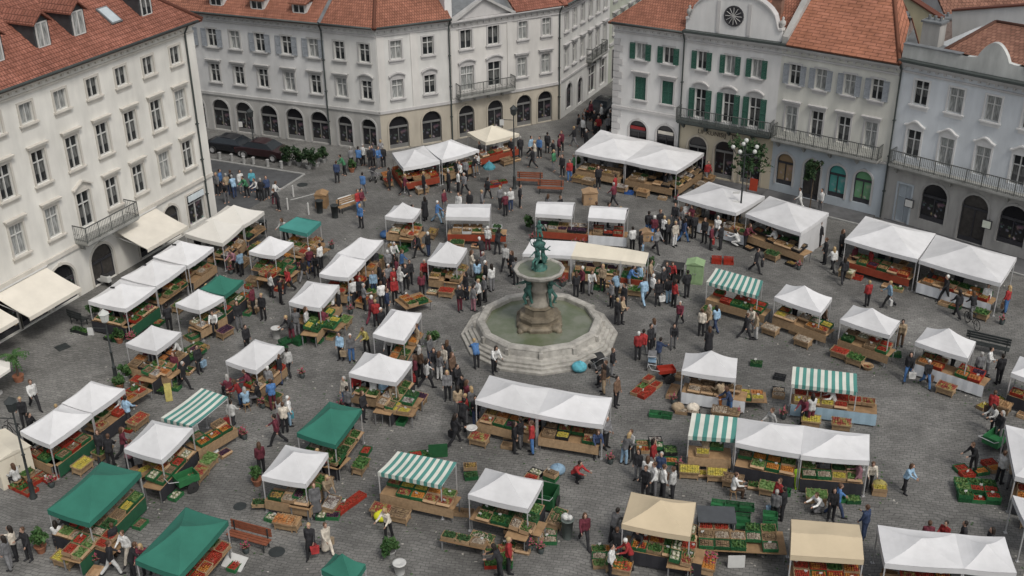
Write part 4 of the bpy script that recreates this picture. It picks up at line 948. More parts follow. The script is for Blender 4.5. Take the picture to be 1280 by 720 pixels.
# ================================================================ MARKET TENTS
mr = random.Random(5)
M_tw = mat('tent_white', (.62, .62, .622), .85, .09, 1.4, .3, big=.1, rnd=.09); M_tg = mat('tent_green', (.032, .16, .115), .8, .15, .9, .2, big=.1)
M_tb = mat('tent_beige', (.56, .465, .32), .85, .08, .9, .04, big=.06); M_tc = mat('tent_cream', (.66, .61, .50), .85, .08, .9, .04, big=.06); M_tt = mat('tent_teal', (.06, .25, .22), .85, .12, .9)
M_tcw = mat('tent_offwhite', (.64, .62, .57), .85, .06, .8, .04, big=.05)
M_str = {n: stripe_mat('striped_canvas_%d' % n, (.56, .57, .51), (.065, .22, .19), n) for n in (5, 8, 9)}
M_pole = mat('tent_pole', (.5, .5, .5), .4, .1, metal=.4); M_blk = mat('vent_black', (.03, .03, .03), .7, .1)
TENTS = {}
def tent(nick, C, col='w', form='pyr', z=1.95, rise=.75, n=8, wall_side=None, lab=None, vent=False):
    m = dict(w=M_tw, g=M_tg, b=M_tb, c=M_tc, t=M_tt, o=M_tcw).get(col) or M_str[n]
    if form == 'shed': zs = [z + .35, z + .35, z - .12, z - .12]
    else: zs = [z] * 4
    P = [at(u, v, zz) for (u, v), zz in zip(C, zs)]
    c = sum(P, Vector()) / 4; base = Vector((c.x, c.y, 0)); loc = [p - base for p in P]
    o = empty('market_tent' if form != 'shed' or col != 's' else 'striped_awning', base, 0, lab or nick, 'tent', 'market tents and awnings')
    if area2(loc) < 0: pass
    b = MB(); N = 6
    top = Vector((0, 0, z + rise))
    def sag(p, k): return p
    if form == 'pyr':
        for i in range(4):
            A, B = loc[i], loc[(i + 1) % 4]; g = {}
            for r in range(N + 1):
                for q in range(r + 1):
                    t = r / N; s = q / r if r else 0
                    e = A.lerp(B, s); p = top.lerp(e, t); p.z -= .09 * sin(pi * t) + .05 * sin(pi * s) * t * 1.0; g[r, q] = p
            base_i = len(b.v); idx = {k: base_i + j for j, k in enumerate(g)}; b.v += [tuple(p) for p in g.values()]
            for r in range(N):
                for q in range(r + 1):
                    b.f.append([idx[r, q], idx[r + 1, q], idx[r + 1, q + 1]]); b.mi.append(0); b.uv.append(None)
                    if q < r: b.f.append([idx[r, q], idx[r + 1, q + 1], idx[r, q + 1]]); b.mi.append(0); b.uv.append(None)
    else:
        G = 8
        for i in range(G):
            for j in range(G):
                qs = []
                for a, c_ in ((i, j), (i + 1, j), (i + 1, j + 1), (i, j + 1)):
                    s, t = a / G, c_ / G
                    p = loc[0].lerp(loc[1], s).lerp(loc[3].lerp(loc[2], s), t); p = p.copy()
                    if form == 'gable': p.z += rise * (1 - abs(2 * t - 1)) * .8
                    p.z -= .05 * sin(pi * t) * (1 + .5 * sin(s * 9)); qs.append(p)
                b.add(qs, [(0, 3, 2, 1)], 0, None, [[(i / G, j / G), (i / G, (j + 1) / G), ((i + 1) / G, (j + 1) / G), ((i + 1) / G, j / G)]])
    b.build('canopy', m, o)
    vb = MB(); dr = .24 if form != 'shed' else .2
    for i in range(4):
        if form == 'shed' and i != 2: continue
        A, B = loc[i], loc[(i + 1) % 4]; K = 10
        nrm = (B - A).cross(Vector((0, 0, 1))).normalized() * .012
        for k in range(K):
            p, q = A.lerp(B, k / K), A.lerp(B, (k + 1) / K)
            p.z -= .05 * sin(pi * k / K) if form == 'pyr' else 0; q.z -= .05 * sin(pi * (k + 1) / K) if form == 'pyr' else 0
            d = Vector((0, 0, -dr)); u = [(k / K if i != 2 else 1 - k / K, 0)] * 1
            ua, ub = (1 - k / K, 1 - (k + 1) / K) if form == 'shed' else (0, 0)
            for sgn in (1, -1):
                vs = [p + nrm * sgn, q + nrm * sgn, q + d + nrm * sgn, p + d + nrm * sgn]
                vb.add(vs, [(0, 1, 2, 3) if sgn > 0 else (3, 2, 1, 0)], 0, None, [[(ua, 0), (ub, 0), (ub, 1), (ua, 1)] if sgn > 0 else [(ua, 1), (ub, 1), (ub, 0), (ua, 0)]])
    vb.build('valance', m, o)
    for i in range(4):
        p = loc[i] * .975; pb = MB(); zt = loc[i].z - .02
        pb.box(p.x - .025, p.x + .025, p.y - .025, p.y + .025, 0, zt); pb.box(p.x - .07, p.x + .07, p.y - .07, p.y + .07, .001, .03); pb.build('pole', M_pole, o)
    fr = MB()
    for i in range(4): fr.tube(loc[i] * .97 + Vector((0, 0, -.05)), loc[(i + 1) % 4] * .97 + Vector((0, 0, -.05)), .018, n=5)
    if form == 'pyr':
        for i in range(4): fr.tube(loc[i] * .97 + Vector((0, 0, -.05)), top - Vector((0, 0, .12)), .015, n=5)
    fr.build('frame', M_pole, o)
    if vent: v_ = MB(); q = top.lerp(loc[0], .25); v_.box(q.x - .12, q.x + .12, q.y - .05, q.y + .05, q.z - .02, q.z + .05); v_.build('vent', M_blk, o)
    if wall_side is not None:
        A, B = loc[wall_side] * .98, loc[(wall_side + 1) % 4] * .98; wb = MB(); K = 12
        for k in range(K):
            p, q = A.lerp(B, k / K), A.lerp(B, (k + 1) / K); n_ = (B - A).cross(Vector((0, 0, 1))).normalized()
            p2, q2 = p + n_ * .03 * sin(k * 2.1), q + n_ * .03 * sin((k + 1) * 2.1)
            wb.add([p, q, (q2.x, q2.y, .02), (p2.x, p2.y, .02)], [(0, 1, 2, 3)])
        wb.build('side_wall', m, o)
    TENTS[nick] = dict(o=o, P=[Vector((p.x, p.y, 0)) for p in P], c=base)
    return o
def area2(l): return sum(l[i].x * l[(i + 1) % 4].y - l[(i + 1) % 4].x * l[i].y for i in range(4))

# ---- crates, produce, tables
M_gc = mat('green_plastic', (.025, .12, .045), .5, .2, 4, rnd=.35); M_wc = mat('pale_crate_wood', (.33, .225, .13), .8, .25, 6, rnd=.2); M_cb = mat('cardboard', (.36, .24, .14), .9, .12, 4, rnd=.15)
M_rc = mat('red_plastic', (.32, .035, .02), .5, .2, 4, rnd=.15); M_bc = mat('black_plastic', (.025, .027, .03), .5, .2, 4); M_wtc = mat('white_foam', (.6, .62, .62), .7, .1)
M_blc = mat('blue_plastic', (.03, .10, .32), .5, .2)
PROD = dict(tomatoes=two('p_tomato', (.30, .035, .02), (.20, .05, .025), 6, .4), peppers=two('p_pepper', (.36, .15, .03), (.22, .035, .02), 4, .4, det=0), carrots=two('p_carrot', (.40, .16, .05), (.28, .11, .04), 6),
            lemons=two('p_lemon', (.42, .34, .06), (.30, .27, .07), 6), greens=two('p_greens', (.025, .07, .018), (.07, .14, .035), 9), lettuce=two('p_lettuce', (.07, .14, .035), (.15, .22, .08), 9),
            potatoes=two('p_potato', (.20, .14, .08), (.12, .08, .05), 8), cauliflower=two('p_cauli', (.42, .40, .31), (.16, .2, .09), 5), aubergines=two('p_aub', (.03, .014, .03), (.08, .03, .05), 7, .35),
            apples=two('p_apple', (.22, .05, .035), (.24, .22, .07), 5, .4), mushrooms=two('p_mush', (.38, .33, .26), (.2, .15, .11), 8), herbs=two('p_herb', (.02, .05, .018), (.045, .10, .03), 12),
            flowers=two('p_flower', (.34, .06, .11), (.05, .11, .03), 12, p0=.48, p1=.52), oranges=two('p_orange', (.45, .19, .04), (.36, .13, .03), 6, .4), bread=two('p_bread', (.32, .2, .1), (.2, .11, .05), 5),
            jars=two('p_jars', (.3, .2, .06), (.06, .04, .03), 7, .3), cloth_goods=two('p_cloth', (.35, .33, .3), (.12, .09, .08), 4))
LEAFY = ('greens', 'lettuce', 'herbs', 'flowers')
CW, CD, CH = .62, .42, .2
def crate_mesh(kind, w=CW, d=CD, h=CH):
    b = MB(); t = .018
    if kind in ('green', 'red', 'black', 'blue'):
        for i in range(3):
            z0 = .01 + i * (h / 3); b.box(-w / 2, w / 2, -d / 2, -d / 2 + t, z0, z0 + h / 3 - .022); b.box(-w / 2, w / 2, d / 2 - t, d / 2, z0, z0 + h / 3 - .022)
            b.box(-w / 2, -w / 2 + t, -d / 2 + t, d / 2 - t, z0, z0 + h / 3 - .022); b.box(w / 2 - t, w / 2, -d / 2 + t, d / 2 - t, z0, z0 + h / 3 - .022)
        for x in (-w / 2, -w / 6, w / 6, w / 2 - .03):
            b.box(x, x + .03, -d / 2 - .006, -d / 2, 0, h); b.box(x, x + .03, d / 2, d / 2 + .006, 0, h)
        b.box(-w / 2 - .012, w / 2 + .012, -d / 2 - .012, -d / 2 - .0065, h - .03, h); b.box(-w / 2 - .012, w / 2 + .012, d / 2 + .0065, d / 2 + .012, h - .03, h)
        b.box(-w / 2 + t, w / 2 - t, -d / 2 + t, d / 2 - t, .0, .012)
    elif kind == 'wooden':
        for i in range(3):
            z0 = .01 + i * (h / 3); hh = h / 3 - .018
            b.box(-w / 2, w / 2, -d / 2, -d / 2 + .012, z0, z0 + hh); b.box(-w / 2, w / 2, d / 2 - .012, d / 2, z0, z0 + hh)
            b.box(-w / 2, -w / 2 + .015, -d / 2 + .012, d / 2 - .012, z0, z0 + hh); b.box(w / 2 - .015, w / 2, -d / 2 + .012, d / 2 - .012, z0, z0 + hh)
        for x in (-w / 2 + .016, w / 2 - .046):
            for y in (-d / 2 + .013, d / 2 - .043): b.box(x, x + .03, y, y + .03, 0, h + .02)
        b.box(-w / 2 + .046, w / 2 - .046, -d / 2 + .013, d / 2 - .013, .0, .01)
    else:  # cardboard
        t = .01
        b.box(-w / 2, w / 2, -d / 2, -d / 2 + t, 0, h); b.box(-w / 2, w / 2, d / 2 - t, d / 2, 0, h); b.box(-w / 2, -w / 2 + t, -d / 2 + t, d / 2 - t, 0, h); b.box(w / 2 - t, w / 2, -d / 2 + t, d / 2 - t, 0, h)
        b.box(-w / 2 + t, w / 2 - t, -d / 2 + t, d / 2 - t, 0, .01)
        if kind == 'cardboard':
            b.add([(-w / 2, -d / 2, h), (w / 2, -d / 2, h), (w / 2, -d / 2 - .09, h - .05), (-w / 2, -d / 2 - .09, h - .05)], [(0, 1, 2, 3)])
    return b
KM = dict(green=M_gc, red=M_rc, black=M_bc, blue=M_blc, wooden=M_wc, cardboard=M_cb, foam=M_wtc)
CRM = {k: crate_mesh(k).mesh('crate', KM[k]) for k in KM}
def produce_mesh(kind, seed, w=CW - .06, d=CD - .06, h=CH):
    r = random.Random(seed); b = MB()
    if kind in LEAFY:
        b.box(-w / 2, w / 2, -d / 2, d / 2, .012, h * .6)
        for i in range(110):
            x, y = r.uniform(-w / 2 - .02, w / 2 + .02), r.uniform(-d / 2 - .02, d / 2 + .02); z = h * .6 + r.uniform(0, .13) * (1 - (2 * x / w) ** 2 * .5)
            s = r.uniform(.03, .065); T = Matrix.Translation((x, y, z)) @ Matrix.Rotation(r.uniform(0, 6.3), 4, 'Z') @ Matrix.Rotation(r.uniform(-1.1, 1.1), 4, 'X')
            b.add([(-s * .5, -s, 0), (s * .5, -s, 0), (s * .7, s * .3, .01), (0, s, 0), (-s * .7, s * .3, .01)], [(0, 1, 2, 3, 4)], 0, T)
    else:
        rad = dict(carrots=.028, cauliflower=.085, aubergines=.05, potatoes=.045, mushrooms=.035, lemons=.038, peppers=.048).get(kind, .04)
        b.box(-w / 2, w / 2, -d / 2, d / 2, .012, h * .75)
        step = rad * 1.9; y = -d / 2 + rad
        while y < d / 2 - rad * .3:
            x = -w / 2 + rad
            while x < w / 2 - rad * .3:
                z = h * .72 + .07 * (1 - (2 * x / w) ** 2) * (1 - (2 * y / d) ** 2) + r.uniform(-.01, .02)
                q = (1, 1, 1) if kind not in ('carrots', 'aubergines', 'potatoes') else ((3.2, .9, .9) if kind == 'carrots' else (1.5, .85, .85))
                b.ico((x + r.uniform(-.01, .01), y + r.uniform(-.01, .01), z), rad * r.uniform(.85, 1.12), 1, sq=q)
                x += step * (2.6 if kind == 'carrots' else 1)
            y += step
    return b.mesh('produce', PROD[kind], smooth=kind not in LEAFY)
PMH = {(k, s): produce_mesh(k, s * 31 + len(k)) for k in PROD for s in (0, 1)}
CRATES = []
b_ = MB(); b_.box(-.065, .065, -.004, .004, .03, .13); b_.box(-.006, .006, -.003, .003, -.05, .03); PCM = b_.mesh('price_card', mat('card_white', (.6, .6, .57), .8, .05))
CNAMES = dict(green='green_plastic_crate', red='red_plastic_crate', black='black_plastic_crate', blue='blue_plastic_crate', wooden='wooden_crate', cardboard='cardboard_box', foam='foam_box')
def crate(P, rz, kind, prod, lab=None, tilt=0.0, sc=1.0):
    o = link(CNAMES[kind], CRM[kind], None, P); o.rotation_euler = (tilt, 0, rz)
    o.scale = (sc, sc, sc)
    if prod: inst('produce', PMH[prod, mr.randint(0, 1)], o)
    if prod and mr.random() < .3: inst('price_card', PCM, o, (mr.uniform(-.2, .2), mr.uniform(-.1, .12), CH + .05), mr.uniform(-.4, .4))
    tag(o, None, 'box' if kind in ('cardboard', 'foam') else 'crate', 'crates and boxes of goods' if prod else 'empty crates'); CRATES.append([o, kind, prod, lab]); return o
M_tbl = mat('table_board', (.30, .19, .10), .8, .25, 3, rnd=.15); M_leg = mat('table_leg', (.2, .2, .2), .5, .2); M_cl = {'w': mat('table_cloth_white', (.62, .64, .66), .9, .08), 'g': mat('table_cloth_green', (.02, .09, .045), .9, .15), 'r': mat('table_board_red', (.26, .05, .025), .8, .2), 'o': M_wc, 'k': mat('under_table_shade', (.03, .03, .035), .9, .15), 'l': mat('table_cloth_blue', (.3, .42, .5), .9, .1)}
ENAME = {0: 'back-left', 1: 'back-right', 2: 'right', 3: 'front'}
def table(A, B, out, depth, h, front, lab, rows=2, kinds='gwcg', prods=None, slope=True, where='', under=0.3):
    """A->B front ground edge, out = unit vector towards customers"""
    d = B - A; L = d.length; e = d.normalized(); rz = atan2(e.y, e.x); n = Vector((-e.y, e.x, 0))
    if n.dot(out) > 0: A, B = B, A; e = -e; rz = atan2(e.y, e.x); n = Vector((-e.y, e.x, 0))
    mid = (A + B) / 2; o = empty('market_table', (mid.x, mid.y, 0), rz, lab, 'table', 'market tables')
    b = MB(); b.box(-L / 2, L / 2, 0, depth, h - .035, h); b.build('table_top', M_tbl, o)
    for x in (-L / 2 + .08, L / 2 - .08):
        for y in (.08, depth - .08):
            lb = MB(); lb.box(x - .025, x + .025, y - .025, y + .025, 0, h - .035); lb.build('leg', M_leg, o)
    if front:
        f = MB(); K = max(4, int(L / .25))
        for k in range(K):
            x0, x1 = -L / 2 + L * k / K, -L / 2 + L * (k + 1) / K; a0, a1 = -.012 - .02 * (k % 2), -.012 - .02 * ((k + 1) % 2)
            if front in 'ro': a0 = a1 = -.015
            zb = .12 if front in 'wlgk' else .3
            f.add([(x0, a0, zb), (x1, a1, zb), (x1, a1, h + .015), (x0, a0, h + .015)], [(0, 1, 2, 3)])
        f.build('front_cloth' if front in 'wlgk' else 'front_board', M_cl[front], o)
    nx = int((L - .05) / (CW + .03)); x0 = -nx * (CW + .03) / 2
    R = Matrix.Rotation(rz, 4, 'Z'); prods = prods or list(PROD); p = mr.choice(prods)
    KK = dict(g='green', w='wooden', c='cardboard', r='red', b='black', f='foam', l='blue')
    for j in range(rows):
        for i in range(nx):
            if mr.random() < .09: continue
            if mr.random() < .75: p = mr.choice(prods)
            loc = Vector((x0 + (i + .5) * (CW + .03), .24 + j * (CD + .03), h + .004 + (.06 + .1 * j if slope else 0)))
            q = Vector((mid.x, mid.y, 0)) + (R @ loc)
            crate(q, rz + mr.uniform(-.05, .05), KK[mr.choice(kinds)], p, (where, i, nx, j, rows), tilt=.18 if slope else 0)
    if under:   # stock on the ground by the table's front
        for i in range(nx):
            if mr.random() < under:
                q = Vector((mid.x, mid.y, 0)) + (R @ Vector((x0 + (i + .5) * (CW + .03), -.28 if not front else -.32, 0)))
                crate(q, rz + mr.uniform(-.15, .15), KK[mr.choice(kinds)], mr.choice(prods) if mr.random() < .6 else None, (where + ('low',), i, nx, 0, 1))
    return o
def stall(nick, edges=(2,), front=('',), rows=2, kinds='gwcg', prods=None, ext=0.0, off=.25, under=.3, h=.76, lab='market table'):
    T = TENTS[nick]; P = T['P']
    for k, ed in enumerate(edges):
        A, B = P[ed], P[(ed + 1) % 4]; m = (A + B) / 2; out = (m - T['c']); d = (B - A).normalized(); out = (out - d * out.dot(d)).normalized()
        A2, B2 = A.lerp(B, .05), A.lerp(B, .97)
        if ext: 
            if (px(A2)[1] > px(B2)[1]) : A2 = A2 - d * ext
            else: B2 = B2 + d * ext
        oo = out * off
        fr = front[k] if k < len(front) else front[-1]
        if fr == '': fr = mr.choice(['k', 'o', 'g', 'k', 'o', ''])  # added fronts; the dark cloth stands in for shade under the table
        nm = 'table along the %s side of %s' % (ENAME[ed], nick)
        table(A2 + oo, B2 + oo, out, .95, h, fr, nm, rows, kinds, prods, True, (nick, ed), under)
VEG = ['tomatoes', 'greens', 'lettuce', 'potatoes', 'peppers', 'bread', 'herbs', 'cauliflower', 'aubergines', 'carrots', 'potatoes', 'mushrooms', 'jars', 'cloth_goods', 'apples']
DRK = ['bread', 'jars', 'cloth_goods', 'potatoes', 'aubergines', 'herbs', 'mushrooms', 'greens', 'apples']; FRU = ['apples', 'lemons', 'oranges', 'tomatoes', 'potatoes', 'lettuce']; RED = ['tomatoes', 'apples', 'greens', 'peppers']; GRN = ['greens', 'lettuce', 'herbs', 'potatoes', 'tomatoes', 'mushrooms']
FLO = ['flowers', 'herbs', 'greens']
TRM = {}
def tray_mesh(k):
    b = crate_mesh('wooden', .95, .6, .1); return b.mesh('produce_tray', M_wc)
TRM = tray_mesh(0)
b_ = MB()
for x_ in (-.42, .38):
    for y_ in (-.26, .22): b_.box(x_, x_ + .04, y_, y_ + .04, -.42, -.001)
b_.box(-.42, .42, -.25, -.235, -.3, -.04); b_.box(-.42, .42, .235, .25, -.3, -.04); b_.box(-.42, -.405, -.23, .23, -.3, -.04); b_.box(.405, .42, -.23, .23, -.3, -.04); TRS = b_.mesh('stand', M_wc)
TRAYS = []
def tray(P, rz, prod, where, tilt=.12):
    o = link('produce_tray', TRM, None, P); o.rotation_euler = (tilt, 0, rz); q = inst('produce', PMH[prod, mr.randint(0, 1)], o, (0, 0, -.04)); q.scale = (1.55, 1.45, .7)
    inst('stand', TRS, o, (0, 0, 0))
    tag(o, None, 'tray', 'trays of goods'); TRAYS.append((o, prod, where)); return o
BKM = None
def bucket_parts():
    b = MB(); b.lathe([(.11, 0), (.15, .3), (.16, .3), (.12, .02)], 12); me = b.mesh('bucket', M_lamp0, smooth=True)
    r = random.Random(9); f = MB()
    for i in range(60):
        a = r.uniform(0, 6.28); rr = r.uniform(0, .2); z = .3 + r.uniform(0, .3); x, y = rr * cos(a), rr * sin(a); s = .045
        f.add([(x - s, y, z), (x, y - s, z + .02), (x + s, y, z), (x, y + s, z + .03)], [(0, 1, 2, 3)]); f.add([(x * .3 - .006, y * .3, .2), (x * .3 + .006, y * .3, .2), (x, y, z)], [(0, 1, 2)])
    return me, f.mesh('flowers', PROD['flowers'])
M_lamp0 = mat('bucket_dark', (.04, .05, .05), .5, .2)
BKM, FLM = bucket_parts()
BUCKETS = []
def inner(nick):
    t_ = TENTS[nick]; Q = t_['P']; c = t_['c']
    e = (Q[2] - Q[3] + Q[1] - Q[0]).normalized(); rz = atan2(e.y, e.x); size = (Q[1] - Q[0]).length * .5
    for k in range(mr.randint(4, 6)):
        a, b__ = mr.uniform(.15, .85), mr.uniform(.2, .72); p = Q[0].lerp(Q[1], a).lerp(Q[3].lerp(Q[2], a), b__)
        for s in range(mr.randint(1, 2)):
            o = crate(Vector((p.x, p.y, s * (CH + .012))), rz + mr.uniform(-.3, .3), ('cardboard', 'black', 'cardboard', 'green')[mr.randint(0, 3) if s == 0 else 0], None if s < 2 else 'cloth_goods', ('under ' + nick, k, 9, 0, 1))
def stock(nick, edge, prods):
    Q = TENTS[nick]['P']; A, B = Q[edge], Q[(edge + 1) % 4]; d = (B - A); L = d.length; d = d.normalized(); out = ((A + B) / 2 - TENTS[nick]['c']); out = (out - d * out.dot(d)).normalized(); rz = atan2(d.y, d.x)
    if Vector((-sin(rz), cos(rz), 0)).dot(out) > 0: rz += pi
    for k in range(mr.randint(0, 2)):
        p = A.lerp(B, mr.uniform(.0, 1.0)) + out * mr.uniform(.62, .8); tray(Vector((p.x, p.y, .42)), rz, mr.choice(prods), (nick, edge))
    for k in range(mr.choice([0, 0, 1, 2])):
        p = A.lerp(B, mr.choice([-.12, 1.1]) + mr.uniform(-.04, .04)) + out * mr.uniform(.1, .7); o = link('flower_bucket', BKM, None, p); inst('flowers', FLM, o); tag(o, None, 'bucket', 'buckets of flowers'); BUCKETS.append((o, (nick, edge)))
def T(nick, C, edges=(2,), col='w', form='pyr', fr=('',), kinds='gwcb', prods=VEG, rows=2, lab=None, under=.3, off=.12, ext=None, **k):
    if ext is None: ext = 0 if any(w_ in nick for w_ in ('half', 'canopy', 'facade', 'three-part', 'pair')) else mr.choice([.3, .7, .7, 1.2])
    k['rise'] = k.get('rise', .75) * mr.uniform(.85, 1.12)
    tent(nick, C, col, form, lab=lab, **k)
    if edges:
        stall(nick, edges, fr, rows, kinds, prods, ext, off, under); inner(nick)
        for e_ in edges: stock(nick, e_, prods)

# row along the cream facade, from the back
T('first white tent along cream facade', [(256, 276), (284, 257), (330, 264), (305, 281)], (2,), col='o', kinds='wcb', prods=DRK)
T('second white tent along cream facade', [(231, 292), (257, 276), (304, 281), (278, 304)], (2,), col='o', kinds='wcb', prods=DRK)
T('third white tent along cream facade', [(191, 321), (222, 300), (267, 309), (235, 332)], (2,), kinds='wcwg', prods=DRK, vent=True)
T('fourth white tent along cream facade', [(151, 347), (191, 324), (232, 332), (195, 358)], (2,), kinds='wcgg', prods=RED, vent=True)
T('fifth white tent along cream facade', [(110, 376), (150, 349), (195, 359), (157, 386)], (2, 3), kinds='grgc', prods=FLO + RED, vent=True)
T('green tent among the white ones', [(250, 361), (270, 345), (304, 350), (281, 369)], (2,), col='g', kinds='ggw', prods=VEG, z=1.9)
T('white tent touching small green tent', [(219, 379), (248, 361), (280, 371), (249, 388)], (2,), kinds='gwc', prods=VEG)
T('white tent behind left lamp post', [(157, 429), (190, 407), (226, 415), (195, 439)], (2, 3), kinds='gwcb', prods=VEG, off=.4)
T('flat teal awning', [(349, 284), (371, 271), (401, 277), (384, 292)], (2, 3), col='t', form='flat', kinds='wcc', prods=DRK + FRU, rise=.1)
T('small white tent beside teal awning', [(311, 314), (336, 295), (367, 303), (344, 320)], (2, 3), kinds='wgcr', prods=VEG)
T('white tent right of green one', [(282, 451), (319, 424), (355, 433), (320, 463)], (2,), kinds='grgc', prods=GRN, lab='white peaked tent with sellers in red, beside a green crate pile, left of centre')
T('lower-left white pair far half', [(77, 504), (114, 476), (156, 486), (115, 516)], (2,), kinds='wrw', prods=RED)
T('lower-left white pair near half', [(25, 539), (77, 505), (115, 517), (62, 556)], (2, 3), kinds='wggr', prods=GRN + ['lemons'])
T('left striped awning', [(252, 485), (285, 496), (240, 533), (201, 522)], (1,), col='s', form='shed', n=5, kinds='wgc', prods=VEG, off=.5, lab='small green and white striped awning among the left-hand stalls')
T('white tent below left striped awning', [(155, 561), (190, 525), (241, 535), (202, 575)], (2,), kinds='grgc', prods=VEG)
T('wide dark green tent', [(59, 637), (127, 577), (176, 590), (111, 654)], (2, 3), col='g', kinds='wwcg', prods=GRN + ['lemons', 'potatoes'], lab='widest dark green tent, beside the striding woman at the lower left')
T('green tent beside brown bench', [(169, 700), (232, 634), (285, 651), (224, 720)], (2,), col='g', kinds='wrrg', prods=RED)
T('white tent by couple in coats', [(327, 595), (357, 556), (410, 566), (382, 605)], (2, 3), kinds='wggc', prods=VEG)
T('square green tent with red trays', [(371, 541), (412, 502), (452, 511), (419, 556)], (2, 3), col='g', kinds='gwcg', prods=RED + GRN)
T('small green tent at bottom edge', [(401, 712), (419, 692), (457, 705), (440, 728)], (), col='g', z=1.9)
T('striped awning left of centre', [(497, 564), (571, 578), (552, 607), (472, 590)], (2,), col='s', form='shed', n=9, kinds='wgc', prods=FRU, lab='slanting striped green and white awning in the bottom middle')
T('white tent by grey dustbin', [(585, 618), (607, 585), (679, 601), (660, 636)], (2, 3), kinds='gwcg', prods=GRN + ['potatoes'])
T('plain beige tent', [(777, 655), (789, 615), (870, 628), (863, 671)], (3, 2), col='b', kinds='wwgc', prods=RED + ['cauliflower', 'flowers'])
TENTS['plain beige tent']['P'] = TENTS['plain beige tent']['P']
T('beige tent with green back edge', [(989, 649), (1074, 656), (1080, 700), (988, 694)], (2,), col='b', form='gable', rise=.35, kinds='wgwr', prods=RED)
T('bottom right white pair left half', [(1097, 656), (1194, 667), (1205, 711), (1106, 704)], (2,), form='pyr', rise=.5, kinds='wgr', prods=RED)
T('bottom right white pair right half', [(1194, 667), (1256, 671), (1271, 716), (1205, 711)], (2,), rise=.5, kinds='wgb', prods=DRK)
T('long white pair left half', [(594, 500), (612, 469), (687, 485), (671, 518)], (3,), kinds='gwcc', prods=VEG, rise=.6, lab='left half of the long white pair of tents just before the fountain')
T('long white pair right half', [(671, 518), (687, 485), (765, 497), (754, 531)], (3,), kinds='gwccb', prods=FRU, rise=.6, lab='right half of the long white pair of tents just before the fountain')
T('striped awning of three-part row', [(865, 516), (922, 522), (919, 549), (860, 545)], (2,), col='s', form='shed', n=5, kinds='wcgw', prods=['lemons', 'lettuce', 'potatoes'], lab='striped green and white awning at the left end of the three-part row')
T('middle white canopy of three-part row', [(922, 522), (1005, 532), (1001, 568), (919, 553)], (2,), rise=.55, kinds='wggc', prods=['oranges', 'greens', 'lettuce', 'potatoes'])
T('end white canopy of three-part row', [(1005, 532), (1087, 543), (1087, 576), (1001, 569)], (2,), rise=.55, kinds='wwgc', prods=['lemons', 'lettuce', 'herbs', 'greens', 'mushrooms'])
T('square white tent with cardboard boxes', [(857, 441), (922, 448), (920, 473), (852, 463)], (2,), kinds='wcc', prods=['potatoes', 'mushrooms'], fr=('w',), under=0)
T('striped awning over red berries', [(991, 458), (1071, 467), (1072, 490), (989, 480)], (2,), col='s', form='shed', n=9, kinds='rwcw', prods=['tomatoes', 'apples', 'lemons'], fr=('l',), under=.1)
T('upper white tent of right trio', [(968, 371), (983, 355), (1040, 372), (1026, 391)], (3,), kinds='wcg', prods=['lemons', 'peppers', 'mushrooms'], fr=('o',), under=.1)
T('middle white tent of right trio', [(1050, 399), (1067, 381), (1125, 401), (1112, 419)], (3,), kinds='ggw', prods=GRN + ['cauliflower'], fr=('o',), under=.1)
T('lower white tent of right trio', [(1144, 427), (1159, 409), (1220, 427), (1210, 448)], (3,), kinds='gwr', prods=VEG, fr=('w',), under=0)
T('upper white tent at right edge', [(1264, 466), (1275, 445), (1330, 460), (1322, 485)], (3,), kinds='gwr', prods=VEG)
T('middle white tent at right edge', [(1269, 595), (1257, 531), (1330, 545), (1345, 610)], (3,), kinds='gw', prods=FRU, rise=.4)
T('lower white tent at right edge', [(1282, 655), (1266, 619), (1330, 632), (1350, 670)], (), rise=.4)
T('left canopy before pale blue house', [(1056, 299), (1082, 270), (1170, 292), (1147, 324)], (3,), kinds='gwrc', prods=VEG, fr=('r',), rise=.8, z=2.15, lab='left one of the two big white canopies before the pale blue house')
T('right canopy before pale blue house', [(1149, 325), (1170, 293), (1271, 322), (1251, 354)], (3,), kinds='gwcr', prods=VEG + ['lemons'], fr=('w',), rise=.8, z=2.15, lab='right one of the two big white canopies before the pale blue house')
T('white tent with canvas side wall', [(932, 267), (962, 245), (1036, 266), (1001, 291)], (3,), kinds='wcb', prods=DRK, wall_side=2, rise=.75, z=2.15)
T('white tent behind globe lamp post', [(847, 246), (886, 227), (956, 245), (920, 266)], (3,), kinds='wcb', prods=DRK, rise=.7, z=2.15, fr=('w',))
T('largest white canopy left half', [(719, 189), (751, 162), (814, 176), (781, 201)], (3,), kinds='wcb', prods=DRK, rise=.6, z=2.15, fr=('o',))
T('largest white canopy right half', [(781, 201), (814, 176), (880, 191), (846, 214)], (3, 2), kinds='wcb', prods=DRK, rise=.6, z=2.15, fr=('o',))
T('left tent of back white pair', [(490, 191), (530, 182), (550, 201), (504, 210)], (2, 3), kinds='rwr', prods=VEG, rise=.5, fr=('r',))
T('right tent of back white pair', [(531, 183), (564, 174), (599, 187), (552, 200)], (2,), kinds='wrc', prods=DRK, rise=.6)
T('cream tent by street mouth', [(584, 165), (620, 157), (649, 167), (607, 178)], (2,), col='c', kinds='rwc', prods=DRK, fr=('r',), rise=.7)
T('small white tent over blue sacks', [(481, 270), (493, 257), (526, 261), (516, 274)], (2, 3), kinds='wgc', prods=VEG)
T('white stall with long red table', [(560, 255), (614, 255), (612, 272), (557, 271)], (2,), form='gable', rise=.35, kinds='fwc', prods=DRK, fr=('r',))
T('back white tent above fountain statue', [(672, 252), (719, 253), (715, 270), (669, 267)], (2,), form='gable', rise=.4, kinds='gwb', prods=DRK, fr=('r',))
